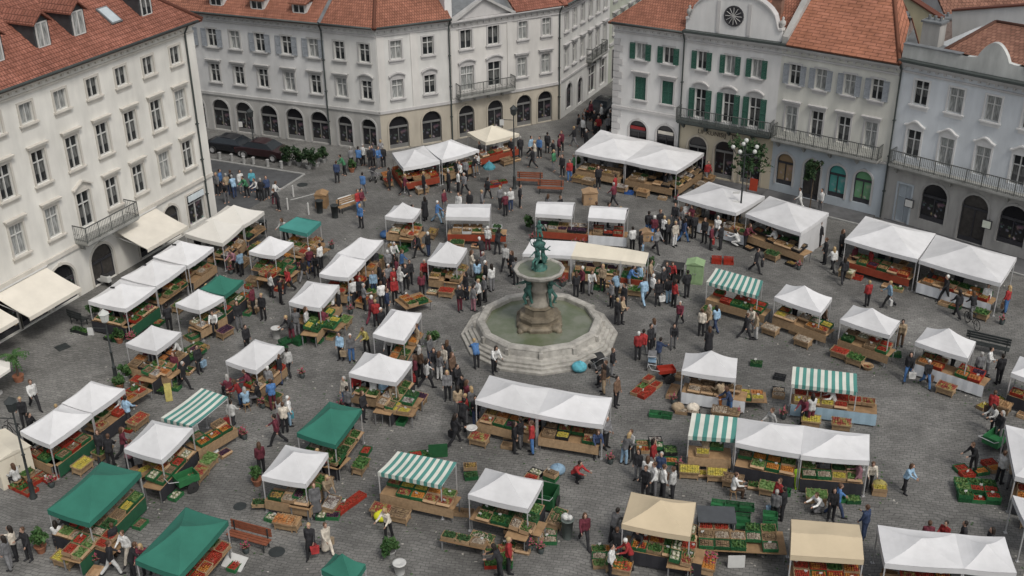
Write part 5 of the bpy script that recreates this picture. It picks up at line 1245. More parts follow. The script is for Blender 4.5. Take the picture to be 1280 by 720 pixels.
T('white tent over grill counter', [(739, 257), (786, 260), (781, 275), (735, 272)], (2,), form='gable', rise=.5, kinds='bwr', prods=['tomatoes', 'potatoes'], fr=('w',))
T('white canopy behind fountain statue', [(664, 299), (721, 302), (714, 320), (653, 317)], (2,), form='shed', kinds='wcr', prods=DRK, fr=('r',))
T('long cream canopy behind fountain', [(721, 302), (784, 311), (776, 326), (714, 320)], (2,), col='c', form='shed', kinds='wcg', prods=DRK, fr=('o',))
T('short cream canopy behind fountain', [(784, 311), (811, 316), (807, 330), (776, 326)], (2,), col='c', form='shed', kinds='wcg', prods=DRK, fr=('r',))
T('small white tent left of fountain', [(534, 326), (550, 303), (584, 310), (571, 330)], (2, 3), kinds='wgc', prods=VEG)
T('slanting white pair far half', [(422, 316), (449, 297), (479, 300), (456, 324)], (2,), kinds='gwr', prods=GRN + RED)
T('slanting white pair near half', [(399, 342), (422, 316), (457, 325), (435, 347)], (2, 3), kinds='wrr', prods=RED, lab='near half of the slanting white pair of tents, left of the crowd')
T('white tent over yellow lemons', [(361, 377), (384, 351), (424, 356), (400, 385)], (2, 3), kinds='gwg', prods=['lemons', 'greens', 'herbs', 'lettuce'])
T('white tent over orange carrots', [(466, 417), (489, 386), (527, 391), (505, 426)], (2,), kinds='wgc', prods=['carrots', 'potatoes', 'oranges', 'greens'], ext=.8)
T('white tent near brown table', [(436, 466), (456, 440), (515, 452), (495, 478)], (3, 2), kinds='wcg', prods=DRK + ['carrots'])
T('striped awning by green cabinet', [(895, 335), (954, 351), (948, 370), (883, 352)], (2,), col='s', form='shed', n=9, kinds='rrg', prods=['tomatoes', 'greens', 'peppers'], fr=('o',), under=0)
# seams, bodies of the crates: labels
FRUIT_NAME = lambda p: p
# ================================================================ EXTRA STALL GOODS
def group(where, a, b_, rows, kinds, prods, h=0.0, stack=1, back=None, lab=None, front='', fill=.92, slope=False):
    """rows of crates whose front ground edge runs from pixel a to pixel b_"""
    A, B = at(*a), at(*b_); d = B - A; L = d.length; e = d.normalized(); n = Vector((-e.y, e.x, 0))
    if n.y < 0: n = -n; 
    rz = atan2(e.y, e.x)
    if h: 
        table(A, B, -n, .12 + rows * (CD + .03), h, front, lab or ('table ' + where), rows, kinds, prods, slope, (where, 9), 0); return
    KK = dict(g='green', w='wooden', c='cardboard', r='red', b='black', f='foam', l='blue')
    nx = max(1, int(round(L / (CW + .03))))
    for i in range(nx):
        for j in range(rows):
            if mr.random() > fill: continue
            hh = mr.randint(1, stack) if stack > 1 else 1; p = mr.choice(prods) if prods else None
            for s in range(hh):
                q = A + e * ((i + .5) * L / nx) + n * (.22 + j * (CD + .04))
                crate(Vector((q.x, q.y, s * (CH + .012))), rz + mr.uniform(-.08, .08), KK[mr.choice(kinds)], p if s == hh - 1 else None, (where, i, nx, j, rows, s))
G = group
G('beside left lamp post', (172, 482), (222, 490), 2, 'gg', GRN)
G('right of the left lamp post tent', (228, 462), (270, 438), 3, 'wgw', DRK, stack=2)
G('beyond lower-left white pair', (160, 520), (193, 500), 2, 'wwr', RED, h=.6, lab='pepper table at the upper end of the lower-left white pair')
G('near wide green tent end', (176, 612), (214, 592), 2, 'w', ['lemons', 'mushrooms'], h=.6, lab='wooden tray table between wide green tent and striped awning row')
G('below left striped awning', (206, 602), (258, 580), 2, 'gwg', GRN)
G('by the near left lamp post', (36, 622), (74, 598), 3, 'rgr', RED + GRN)
G('between white and green tents', (404, 650), (424, 652), 3, 'gg', VEG, stack=2)
G('red trays', (426, 645), (458, 622), 1, 'r', ['tomatoes'], fill=1)
G('below white tent by couple in coats', (314, 640), (374, 640), 1, 'wwc', DRK, stack=2)
G('left of white tent over lemons', (350, 446), (384, 428), 2, 'gg', [], stack=2)
G('flower stand uphill of carrots tent', (508, 398), (541, 388), 3, 'wgw', ['lettuce', 'carrots', 'greens', 'peppers'], h=.6, lab='vegetable table between the small white tent and the carrots tent')
G('left of square white tent', (806, 500), (828, 482), 2, 'wr', ['tomatoes', 'lettuce'], stack=2)
G('above three-part row', (812, 522), (838, 525), 1, 'gg', [], stack=1)
G('by three-part row end', (842, 524), (872, 528), 2, 'bw', ['cauliflower', 'mushrooms'])
G('carrot crates', (918, 512), (958, 514), 2, 'gw', ['carrots', 'lemons'], h=.5, lab='carrot and lemon table right of square white tent')
G('pile before three-part row', (798, 582), (848, 582), 4, 'ggbw', VEG, stack=2, fill=.8)
G('beside the grey dustbin', (663, 682), (695, 682), 2, 'gww', ['potatoes', 'lettuce', 'mushrooms'], stack=2)
G('right of centre white tent', (652, 600), (690, 612), 2, 'gwb', VEG, stack=2, fill=.8)
G('left of plain beige tent', (742, 712), (776, 712), 3, 'gww', VEG, stack=1)
G('long green row', (888, 640), (942, 646), 1, 'g', [], stack=2, fill=1)
G('right of plain beige tent', (862, 700), (982, 706), 3, 'gwwg', ['greens', 'potatoes', 'mushrooms', 'tomatoes'], h=.55, lab='long table of crates joining the two beige tents', slope=True)
G('green stack by grey handcart', (918, 676), (936, 678), 2, 'gg', [], stack=4, fill=1)
G('right-hand green stack', (952, 668), (972, 670), 2, 'gg', [], stack=3, fill=1)
G('by the right-hand edge', (1198, 628), (1250, 632), 3, 'gg', ['tomatoes', 'lettuce', 'greens'], stack=2, fill=1)
G('far row by the right-hand edge', (1203, 600), (1256, 590), 2, 'wrg', ['oranges', 'tomatoes', 'lemons'], stack=1)
G('end of three-part row', (1088, 620), (1110, 622), 1, 'ww', ['lemons'], stack=2, fill=1)
G('alone near striped berry awning', (936, 458), (954, 460), 1, 'g', ['herbs'], fill=1)
G('left of striped berry awning', (962, 474), (985, 478), 1, 'bb', [], fill=1)
G('left of striped berry awning lower', (962, 498), (984, 500), 2, 'bw', DRK)
G('right of striped centre awning', (577, 602), (602, 600), 2, 'gwg', VEG, stack=2)
G('behind striped centre awning', (512, 575), (545, 572), 1, 'gg', ['tomatoes', 'greens'], stack=2)
G('box by striped centre awning', (561, 645), (590, 648), 1, 'ww', [], stack=2, fill=1)
G('red crates before red-brown benches', (608, 236), (637, 232), 2, 'rr', DRK)
G('flat trays at bottom edge', (550, 688), (606, 700), 1, 'ww', ['herbs', 'mushrooms'], h=.55, lab='folding table with two shallow trays at the bottom middle')
G('bottom tray table end', (606, 712), (640, 712), 3, 'wgr', RED, stack=1)
G('behind fountain fruit row', (746, 358), (800, 366), 3, 'wcg', DRK, fill=.7)
G('by red planter crates', (888, 330), (918, 332), 2, 'rr', [], fill=1)
G('cream facade low tables', (88, 415), (140, 428), 1, 'bb', ['herbs', 'greens'], fill=.8)
G('teal awning front', (354, 322), (398, 304), 1, 'ww', DRK + ['oranges'])
G('right of blue sacks tent', (502, 318), (520, 310), 2, 'g', ['greens'])
G('right end of right trio', (1100, 445), (1125, 448), 1, 'bg', DRK, fill=1)
G('lower right stack', (1238, 520), (1266, 508), 2, 'wrg', ['tomatoes', 'lemons', 'greens'], stack=1)
G('small crate heap left of row', (842, 500), (856, 470), 1, 'wc', [], stack=1)
G('boxes by largest canopy', (792, 242), (800, 244), 1, 'w', DRK, stack=2, fill=1)
G('left stall back boxes', (340, 350), (310, 362), 2, 'grw', RED + GRN, fill=.9)
G('left stall middle boxes', (300, 392), (328, 372), 3, 'gwr', RED + GRN, fill=.9)
G('left stall inner boxes', (240, 430), (290, 408), 2, 'wgc', DRK, stack=2, fill=.8)
G('blue crate near big canopy', (781, 243), (790, 244), 1, 'l', [], fill=1)

# ================================================================ FOUNTAIN
fc = at(674, 419); FO = empty('stone_fountain', (fc.x, fc.y, 0), 0, 'pale stone fountain with tall bronze figures in the middle of the square', 'fountain')
M_fs = mat('fountain_stone', (.37, .355, .32), .85, .35, 2.5, .2, big=.15); M_fs2 = mat('wet_stone', (.19, .16, .115), .6, .35, 3, .2, big=.3)
M_wat, nt_, b_ = newmat('fountain_water'); b_.inputs['Base Color'].default_value = (.095, .115, .07, 1); b_.inputs['Roughness'].default_value = .08; b_.inputs['Specular IOR Level'].default_value = .5
bp_ = nt_.nodes.new('ShaderNodeBump'); bp_.inputs['Strength'].default_value = .25; bp_.inputs['Distance'].default_value = .03; nt_.links.new(_noise(nt_, _coord(nt_), 5, 3), bp_.inputs['Height']); nt_.links.new(bp_.outputs[0], b_.inputs['Normal'])
nt_.links.new(_mixc(nt_, _ramp(nt_, _noise(nt_, _coord(nt_), .8, 3), 0, 1, .4, .65), (.11, .13, .075), (.17, .18, .135)), b_.inputs['Base Color'])
M_brz = two('green_bronze', (.06, .16, .135), (.02, .05, .043), 4, .55, .38, .66, 4)
ro = -pi / 2
for r, z0, z1 in ((4.42, 0, .15), (4.2, .152, .3), (4.0, .302, .44)):
    b = MB(); b.lathe([(r, z0), (r, z1 - .03), (r - .03, z1), (3.0, z1)], 12, 0, None, ro); b.build('step', M_fs, FO)
b = MB(); b.lathe([(3.8, .44), (3.76, .54), (3.6, .58), (3.52, .9), (3.54, .94), (3.5, 1.0), (3.44, 1.06), (3.12, 1.06), (3.06, 1.0), (3.06, .4), (2.9, .35)], 12, 0, None, ro)
for i in range(12):
    T_ = Matrix.Rotation(ro + i * pi / 6, 4, 'Z'); b.box(3.5, 3.68, -.1, .1, .575, .92, 0, T_)
b.build('basin_wall', M_fs, FO)
b = MB(); b.lathe([(3.07, .78), (0.01, .78)], 12, 0, None, ro); b.build('water', M_wat, FO)
b = MB(); b.lathe([(1.35, .7), (1.38, .95), (1.3, 1.05), (1.12, 1.1), (1.12, 1.3), (1.2, 1.36), (1.14, 1.5), (.86, 1.55), (.8, 1.9), (.88, 1.98), (.62, 2.02)], 8, 0, None, pi / 8); b.build('pedestal', M_fs2, FO)
for i in range(4):
    t = pi / 4 + i * pi / 2; b = MB(); b.ico((1.25 * cos(t), 1.25 * sin(t), .95), .32, 2, sq=(1, 1, .7)); b.ico((1.5 * cos(t), 1.5 * sin(t), .85), .2, 2); b.build('spout_mask', M_fs2, FO, smooth=True)
b = MB(); b.lathe([(.6, 1.98), (.62, 2.15), (.5, 2.25), (.46, 2.8), (.6, 3.0), (.5, 3.1), (.46, 3.3), (.5, 3.6), (.62, 3.72)], 16); b.build('column', mat('column_stone', (.30, .275, .23), .8, .3, 3, .2, big=.25), FO, smooth=True)
b = MB(); b.lathe([(.5, 3.6), (.8, 3.68), (1.2, 3.9), (1.38, 4.05), (1.42, 4.2), (1.36, 4.24), (1.24, 4.22), (1.15, 4.1), (.3, 4.0)], 12, 0, None, ro); b.build('upper_bowl', M_fs, FO)
b = MB(); b.lathe([(1.2, 4.17), (.2, 4.17)], 12, 0, None, ro); b.build('upper_water', M_wat, FO)
FJ = [fk(-4, (30, -10), (50, 6), ((60, 25, 40), (120, 30, 30))), fk(6, (75, 60), (80, 70), ((40, 20, 50), (30, 25, 60))), fk(0, (5, 40), (0, 60), ((95, 40, 45), (35, 20, 30)))]
def statue_mesh(J, extra=None):
    b = body_mb(J); c = coat_mb(J) if extra else trousers_mb(J); b.v, b.f = b.v + [v for v in c.v], b.f + [[i + len(b.v) for i in f] for f in c.f]; b.mi = [0] * len(b.f); b.uv = [None] * len(b.f)
    h = hair_mb(J, True); n = len(b.v); b.v = b.v + h.v; b.f = b.f + [[i + n for i in f] for f in h.f]; b.mi = [0] * len(b.f); b.uv = [None] * len(b.f)
    return skin_mesh('bronze_figure', b, .016, M_brz, 1)
def joinb(J, fn):
    b = body_mb(J); n = len(b.v); c = fn(J); b.v = b.v + c.v; b.f = b.f + [[i + n for i in f] for f in c.f]
    n = len(b.v); h = hair_mb(J, True); b.v = b.v + h.v; b.f = b.f + [[i + n for i in f] for f in h.f]; b.mi = [0] * len(b.f); b.uv = [None] * len(b.f); return skin_mesh('bronze_figure', b, .018, M_brz, 1)
SM = [joinb(J, trousers_mb) for J in FJ] + [joinb(FJ[2], coat_mb)]
for i, (t, k) in enumerate([(205, 0), (335, 2), (80, 1), (140, 3)]):
    t = radians(t); o = inst('bronze_figure', SM[k], FO, (.66 * cos(t), .66 * sin(t), 2.0), t + pi / 2); o.scale = (1.1, 1.1, 1.02)
b = MB(); b.lathe([(.42, 4.0), (.45, 4.3), (.3, 4.4), (.26, 4.6)], 12); b.lathe([(.22, 5.35), (.33, 5.6), (.36, 5.7), (.22, 5.78), (.15, 5.95), (.2, 6.0), (.1, 6.05)], 12)
for i in range(8):
    t = i * pi / 4; b.add([(.2 * cos(t - .2), .2 * sin(t - .2), 5.5), (.2 * cos(t + .2), .2 * sin(t + .2), 5.5), (.48 * cos(t), .48 * sin(t), 5.9)], [(0, 1, 2)])
b.build('statue_stem', M_brz, FO, smooth=True)
for i in range(3):
    t = radians(90 + i * 120 + 150); o = inst('bronze_figure', SM[(1, 3, 0)[i]], FO, (.2 * cos(t), .2 * sin(t), 4.3), t + pi / 2); o.scale = (.85, .85, .8)
o = inst('bronze_figure', SM[2], FO, (0, 0, 5.75), .4); o.scale = (.8, .8, .72)

# ================================================================ PLANTS, LAMPS, FURNITURE
M_leafs = [two('leaf_dark', (.014, .036, .014), (.035, .065, .025), 3, .7, rnd=.2), two('leaf_mid', (.03, .075, .022), (.055, .11, .035), 3, .7, rnd=.2)]
M_bark = mat('bark', (.12, .09, .065), .9, .3, 6); M_terra = mat('terracotta', (.3, .13, .075), .85, .2, 4); M_concr = mat('concrete_tub', (.3, .3, .29), .9, .2, 4)
def crown_mb(r, rx, rz_, n, s, seed):
    q = random.Random(seed); b = MB(); cl = [(q.uniform(-.6, .6) * rx, q.uniform(-.6, .6) * rx, q.uniform(-.6, .6) * rz_, q.uniform(.3, .55)) for _ in range(9)]
    for i in range(n):
        c = q.choice(cl); t, f = q.uniform(0, 6.28), q.uniform(-1, 1); rr = q.random() ** .5 * c[3]
        x, y, z = c[0] + rx * rr * cos(t) * sqrt(1 - f * f), c[1] + rx * rr * sin(t) * sqrt(1 - f * f), c[2] + rz_ * rr * f
        T_ = Matrix.Translation((x, y, z)) @ Matrix.Rotation(q.uniform(0, 6.3), 4, 'Z') @ Matrix.Rotation(q.uniform(-1.2, 1.2), 4, 'X'); k = s * q.uniform(.6, 1.3)
        b.add([(-k * .5, 0, 0), (0, -k * .8, .02), (k * .5, 0, 0), (0, k, .03)], [(0, 1, 2, 3)], 0, T_)
    return b
def plant(u, v, h, r, lab, tub='terra', seed=1, mat_=1, name='potted_shrub', cat='plant'):
    P = at(u, v); o = empty(name, P, 0, lab, cat, 'plants on the square')
    tz = .35 if tub else 0
    if tub: b = MB(); b.lathe([(.16, 0), (.24, .3), (.27, .36), (.23, .36), (.2, .28), (0, .28)], 14); b.build('pot', M_terra if tub == 'terra' else M_concr, o, smooth=True)
    st = h - r * 1.3
    b = MB(); b.tube((0, 0, tz * .7), (.03, 0, max(st, tz + .1) + r * .4), .05 if h > 2 else .03, .02, 7)
    q = random.Random(seed)
    for i in range(6):
        t = q.uniform(0, 6.3); zz = max(st, tz) + q.uniform(-.1, .3) * r; b.tube((.01, 0, zz), (r * .6 * cos(t), r * .6 * sin(t), zz + r * q.uniform(.3, .9)), .02, .008, 5)
    b.build('trunk', M_bark, o)
    crown_mb(r, r, r * .9, int(260 * min(3, 1 + r)), .1 + .05 * r, seed).build('crown', M_leafs[mat_], o, (0, 0, max(h - r * .75, tz + r * .6)))
    return o
def palm(u, v, h, lab, seed=1, sc=1.0):
    P = at(u, v); o = empty('palm_tree', P, 0, lab, 'plant', 'plants on the square')
    b = MB(); b.lathe([(.22, 0), (.3, .34), (.25, .34), (0, .3)], 14); b.build('pot', M_terra, o)
    b = MB(); b.tube((0, 0, .25), (.05, .03, h), .06, .045, 8); b.build('trunk', M_bark, o)
    q = random.Random(seed)
    f = MB()
    for i in range(26):
        t = q.uniform(0, 6.3); up_ = q.uniform(-.2, 1.1); L = q.uniform(.7, 1.0) * sc; pts = []
        for k in range(8):
            s = k / 7; pts.append(Vector((cos(t) * L * s * cos(up_ * (1 - s * .5)), sin(t) * L * s * cos(up_ * (1 - s * .5)), h + L * (sin(up_) * s - .75 * s * s))))
        sd = Vector((-sin(t), cos(t), 0))
        for k in range(7):
            a, c = pts[k], pts[k + 1]
            for sg in (-1, 1):
                tip = (a + c) / 2 + sd * sg * .2 * sc * (1 - k / 8) + Vector((0, 0, -.08)); f.add([a, c, tip], [(0, 1, 2)])
    f.build('crown', M_leafs[1], o)
palm(24, 476, 1.5, 'small palm in a pot at the left edge beside the parasol tables', 3)
for i, (u, v, h, r, l) in enumerate([(362, 206, 1.5, .7, 'dark bush nearest the second parked car'), (374, 207, 1.4, .65, 'second dark bush from the parked cars'), (386, 211, 1.5, .65, 'third dark bush from the parked cars'), (396, 208, 1.3, .6, 'fourth dark bush from the parked cars'), (405, 203, 1.2, .5, 'last dark bush of the row beside the grey house')]):
    plant(u, v, h, r, l, 'con', 20 + i, 0)
for i, (u, v, h, r, l) in enumerate([(158, 475, 1.0, .4, 'leafy potted shrub at the foot of the left lamp post'), (150, 486, .9, .4, 'lower potted shrub just below the left lamp post'), (120, 401, 1.2, .4, 'potted shrub under the fifth tent by the cream facade'), (150, 428, .8, .35, 'low green plant beside the pale crates left of the tents'),
        (663, 287, 1.0, .5, 'round green bush left of the back red table'), (812, 346, 1.3, .35, 'slim potted shrub at the end of the cream canopies'), (541, 431, .9, .4, 'round green bush right of the carrots tent'), (52, 690, 1.2, .42, 'round topiary bush in a white pot at lower left'), (488, 696, .8, .45, 'round dark green bush alone on the paving at the bottom'),
        (322, 606, 1.0, .3, 'green plant left of the tent by couple in coats'), (598, 357, .8, .3, 'small green plant by the white tent left of the fountain'), (440, 215, .9, .35, 'green plant on a barrel in front of the corner house'), (720, 215, 1.2, .35, 'green bush by the largest white canopy'), (1000, 560, .8, .25, 'leafy potted plant under the three-part row')]):
    plant(u, v, h, r, l, 'terra' if i % 2 else 'con', 40 + i, 1)
plant(1012, 262, 3.7, .85, 'small street tree with a thin pale trunk before the ivory house', None, 71, 0, 'street_tree', 'tree')
plant(931, 256, 4.9, 1.75, 'bushy dark tree behind the globe lamp before the gabled house', None, 72, 0, 'street_tree', 'tree')
M_lamp = mat('lamp_post_paint', (.035, .04, .04), .5, .2); M_globe = mat('lamp_globe', (.5, .51, .48), .4, .05)
def lamp(u, v, h, lab, kind='arm'):
    P = at(u, v); o = empty('street_lamp', P, 0, lab, 'street lamp', 'street lamps')
    b = MB(); b.lathe([(.18, 0), (.18, .1), (.12, .18), (.1, .9), (.13, .95), (.065, 1.0), (.055, h * .5), (.09, h * .51), (.05, h * .52), (.04, h)], 10); b.build('post', M_lamp, o, smooth=True)
    if kind == 'globes':
        for i in range(5):
            t = i * 2 * pi / 5 + .3; R_ = .8; z = h - .5
            a = MB(); a.tube((0, 0, z - .3), (R_ * cos(t) * .7, R_ * sin(t) * .7, z - .35), .025, n=6); a.tube((R_ * cos(t) * .7, R_ * sin(t) * .7, z - .35), (R_ * cos(t), R_ * sin(t), z), .025, n=6); a.build('arm', M_lamp, o)
            g = MB(); g.ico((R_ * cos(t), R_ * sin(t), z + .12), .14, 3); g.build('globe', M_globe, o, smooth=True)
        g = MB(); g.ico((0, 0, h + .15), .15, 3); g.build('globe', M_globe, o, smooth=True)
        s = MB()
        for z, x in ((h * .45, -.35), (h * .35, -.3)): s.box(x - .25, x + .2, -.03, .03, z, z + .14)
        s.build('sign_plate', M_frame, o)
    else:
        l = MB(); l.lathe([(.1, h), (.2, h + .1), (.26, h + .5), (.3, h + .52), (.08, h + .72), (0, h + .8)], 6); l.build('lantern', M_globe if kind == 'white' else M_lamp, o)
        a = MB(); a.tube((0, 0, h - .35), (-.75, 0, h - .3), .025, n=6); a.build('arm', M_lamp, o)
        s = MB(); s.box(-1.0, -.7, -.03, .03, h - .72, h - .3); s.build('sign_plate', M_frame, o)
lamp(146, 478, 3.6, 'slim dark street lamp beside the leafy shrubs, left of the tents', 'white')
lamp(42, 622, 4.6, 'dark street lamp at the lower left corner by the red crates')
lamp(643, 236, 5.6, 'thin dark lamp post in front of the pedimented building', 'plain')
lamp(923, 292, 6.4, 'tall lamp post with a cluster of pale globes near the gabled house', 'globes')
lamp(319, 196, 3.2, 'dark wall-side lamp post before the grey house arches', 'plain')

def bench(u, v, rz, lab, col=None, L=1.9):
    o = empty('wooden_bench', at(u, v), radians(rz), lab, 'bench', 'benches and seats'); m = col or M_tbl
    b = MB()
    for y in (-.2, -.05, .1): b.box(-L / 2, L / 2, y, y + .12, .42, .46)
    b.build('seat', m, o); b = MB()
    for z in (.55, .7, .85): b.box(-L / 2, L / 2, .24, .28, z, z + .11)
    b.build('backrest', m, o)
    for x in (-L / 2 + .15, L / 2 - .2):
        l = MB(); l.box(x, x + .05, -.2, -.15, 0, .42); l.box(x, x + .05, .2, .24, 0, .95); l.box(x, x + .05, -.15, .2, .37, .42); l.build('leg', M_lamp, o)
M_red = mat('red_brown_wood', (.22, .075, .04), .7, .25, 4)
bench(312, 682, -22, 'brown slatted bench right of the green tent at the bottom left', M_red, 2.0); bench(440, 262, 42, 'wooden bench with a white sheet near the brown barrels', M_tbl, 2.2)
bench(662, 232, -8, 'first red-brown bench by the thin lamp post', M_red); bench(688, 242, -8, 'second red-brown bench, nearer the cardboard box', M_red); bench(1232, 440, -30, 'dark framed bench behind the lower white tent of right trio', M_lamp, 2.3)
bench(100, 405, 150, 'dark cafe seat beside the fifth facade tent', M_lamp, 1.2)

def car(P, th, lab, m, white=False):
    o = empty('parked_car', P, th, lab, 'car', 'parked cars'); 
    prof = [(-2.1, .35), (-2.15, .6), (-2.05, .85), (-1.5, .92), (-.9, 1.32), (.1, 1.38), (.75, 1.3), (1.35, .95), (1.95, .82), (2.15, .6), (2.1, .35)]
    def sect(pr, ws, mb, mm=0):
        n = len(pr); vs = []
        for sgn in (-1, 1):
            for (x, z), w_ in zip(pr, ws): vs.append((x, sgn * w_, z))
        fs = [tuple(range(n)), tuple(range(n, 2 * n))[::-1]] + [(i, n + i, n + (i + 1) % n, (i + 1) % n) for i in range(n)]; mb.add(vs, fs, mm)
    lower = [(-2.1, .32), (-2.15, .6), (-2.08, .84), (-1.5, .93), (1.3, .95), (1.95, .84), (2.15, .6), (2.1, .32)]
    b = MB(); sect(lower, [.78, .84, .84, .86, .86, .83, .8, .76], b); sect([(-.85, 1.34), (.75, 1.31), (.1, 1.41), (-.3, 1.42)][::-1], [.6, .62, .6, .6], b)
    ob = b.build('body', m, o); bv = ob.modifiers.new('b', 'BEVEL'); bv.width = .06; bv.segments = 2
    b = MB(); sect([(-1.5, .93), (1.35, .95), (.74, 1.33), (-.85, 1.36)], [.78, .8, .62, .6], b); b.build('windows', mat('car_glass', (.02, .025, .03), .1, .1, spec=.6), o)
    for x in (-1.3, 1.35):
        for y in (-.8, .8):
            w_ = MB(); T_ = Matrix.Translation((x, y, .32)) @ Matrix.Rotation(pi / 2, 4, 'X'); w_.lathe([(.2, -.1), (.32, -.09), (.32, .09), (.2, .1)], 18, 0, T_); wo = w_.build('wheel', M_blk, o)
            w_ = MB(); w_.lathe([(0, -.08), (.2, -.105), (.2, .105), (0, .08)], 14, 0, T_); w_.build('rim', M_pole, wo)
    for x in (-2.14, 2.13):
        for y in (-.6, .6): h_ = MB(); h_.box(x - .03, x + .03, y - .16, y + .16, .62, .76); h_.build('headlight' if x > 0 else 'tail_light', M_globe if x > 0 else M_rc, o)
    bp = MB(); bp.box(1.0, 1.04, -.5, .5, .962, .968); bp.build('bonnet_trim', M_pole, o)
thA = radians(-22)
M_cark = mat('car_black', (.012, .013, .017), .25, .05, spec=.6); M_carr = mat('car_dark_red', (.03, .012, .014), .3, .05, spec=.6)
car(at(291, 190), thA, 'dark parked saloon car nearest the cream townhouse', M_cark); car(at(330, 196), thA, 'second dark parked car, beside the row of bushes', M_carr)
car(at(755, 141), radians(64), 'dark car parked in the narrow street', M_cark)

def scooter(u, v, rz, lab, m):
    o = empty('motor_scooter', at(u, v), radians(rz), lab, 'scooter', 'parked scooters')
    b = MB(); b.prism([(-.8, .35), (-.75, .75), (-.1, .72), (.0, .4), (.35, .35), (.5, .9), (.58, .9), (.55, .3), (.0, .25)], -.14, .14); bb = b.build('body', m, o); v_ = bb.modifiers.new('b', 'BEVEL'); v_.width = .04
    b = MB(); b.ico((-.4, 0, .8), .2, 2, sq=(1.7, .7, .35)); b.build('seat', M_blk, o, smooth=True)
    b = MB(); b.tube((.52, 0, .9), (.45, 0, 1.05), .03); b.tube((.45, -.3, 1.05), (.45, .3, 1.05), .02); b.build('handlebar', M_blk, o)
    for x in (-.55, .62):
        w_ = MB(); w_.lathe([(.12, -.05), (.24, -.05), (.24, .05), (.12, .05)], 16, 0, Matrix.Translation((x, 0, .24)) @ Matrix.Rotation(pi / 2, 4, 'X')); w_.build('wheel', M_blk, o)
scooter(128, 356, 150, 'white scooter parked at the doorway of the cream townhouse', M_frame); scooter(120, 345, 150, 'dark scooter parked at the doorway of the cream townhouse', M_cark)

def pram(u, v, rz, lab, m, m2):
    o = empty('baby_stroller', at(u, v), radians(rz), lab, 'stroller', 'strollers')
    b = MB(); b.prism([(-.35, .5), (-.3, .8), (.05, .55), (.3, .55), (.35, .45), (-.25, .42)], -.2, .2); b.build('seat', m, o)
    b = MB(); n = 8
    for i in range(n):
        a, c = pi * .1 + i * pi * .6 / n, pi * .1 + (i + 1) * pi * .6 / n; b.add([(-.1 - .35 * cos(a), -.22, .75 + .3 * sin(a)), (-.1 - .35 * cos(c), -.22, .75 + .3 * sin(c)), (-.1 - .35 * cos(c), .22, .75 + .3 * sin(c)), (-.1 - .35 * cos(a), .22, .75 + .3 * sin(a))], [(0, 1, 2, 3)])
    b.build('hood', m2, o); b = MB()
    for y in (-.22, .22): b.tube((-.6, y, 1.0), (.3, y, .15), .015); b.tube((-.35, y, .15), (.0, y, .6), .015)
    b.tube((-.6, -.22, 1.0), (-.6, .22, 1.0), .018); b.build('frame', M_pole, o)
    for x in (-.35, .32):
        for y in (-.25, .25): w_ = MB(); w_.lathe([(.05, -.025), (.14, -.02), (.14, .02), (.05, .025)], 14, 0, Matrix.Translation((x, y, .14)) @ Matrix.Rotation(pi / 2, 4, 'X')); w_.build('wheel', M_blk, o)
pram(746, 462, 120, 'black pram parked against the fountain steps', M_blk, M_blk); pram(470, 226, 60, 'grey stroller before the corner house', CL['g'], CL['k']); pram(815, 459, 80, 'pale-framed stroller pushed by the group in red', CL['l'], CL['g'])
def bike(u, v, rz, lab):
    o = empty('bicycle', at(u, v), radians(rz), lab, 'bicycle', 'bicycles'); b = MB()
    pts = dict(r=(-.5, .33), f=(.52, .33), bb=(-.05, .3), s=(-.2, .82), h=(.38, .85)); E_ = [('r', 'bb'), ('bb', 's'), ('r', 's'), ('s', 'h'), ('bb', 'h'), ('h', 'f')]
    for a, c in E_: b.tube((pts[a][0], 0, pts[a][1]), (pts[c][0], 0, pts[c][1]), .018)
    b.tube((.38, 0, .85), (.36, 0, 1.0), .015); b.tube((.36, -.25, 1.0), (.36, .25, 1.0), .015); b.build('frame', M_blk, o)
    b = MB(); b.ico((-.22, 0, .9), .1, 2, sq=(1.4, .6, .4)); b.build('saddle', M_blk, o)
    for x in (-.5, .52):
        w_ = MB(); T_ = Matrix.Translation((x, 0, .33)) @ Matrix.Rotation(pi / 2, 4, 'X'); w_.lathe([(.29, -.015), (.33, -.01), (.33, .01), (.29, .015), (.29, -.015)], 24, 0, T_)
        for i in range(6): t = i * pi / 6; w_.tube((x - .29 * cos(t), 0, .33 - .29 * sin(t)), (x + .29 * cos(t), 0, .33 + .29 * sin(t)), .004, n=3)
        w_.build('wheel', M_blk, o)
bike(1214, 408, 100, 'bicycle beside the dark figure near the pale blue house canopies'); bike(22, 548, 160, 'bicycle at the left edge below the parasol table')
def bin_(u, v, lab, m=None, h=.95, bag=True):
    o = empty('dustbin', at(u, v), 0, lab, 'bin'); b = MB(); b.lathe([(.2, 0), (.26, h), (.29, h), (.29, h + .04), (.23, h + .04), (0, h - .05)], 16); b.build('body', m or mat('bin_grey', (.11, .13, .12), .6, .2), o, smooth=True)
    if bag: 
        b = MB(); q = random.Random(3)
        for i in range(6): b.ico((q.uniform(-.15, .15), q.uniform(-.15, .15), h + .08 + q.uniform(0, .06)), .13, 2)
        b.build('bin_bag', M_frame, o, smooth=True)
bin_(709, 672, 'grey dustbin stuffed with white bags near the green crates'); bin_(590, 548, 'white plastic bucket left of the long white pair', M_frame, .6, False); bin_(500, 716, 'white tub at the bottom edge', M_frame, .5, False); bin_(346, 422, 'white bin beside the green crate pile', M_frame, .6, False); bin_(400, 266, 'dark barrel below the brown barrels', M_lamp, .9, False); bin_(419, 272, 'black barrel at the bench end', M_lamp, .9, False)
bin_(330, 292, 'dark bin beside the first facade tent', M_lamp, .9, False)
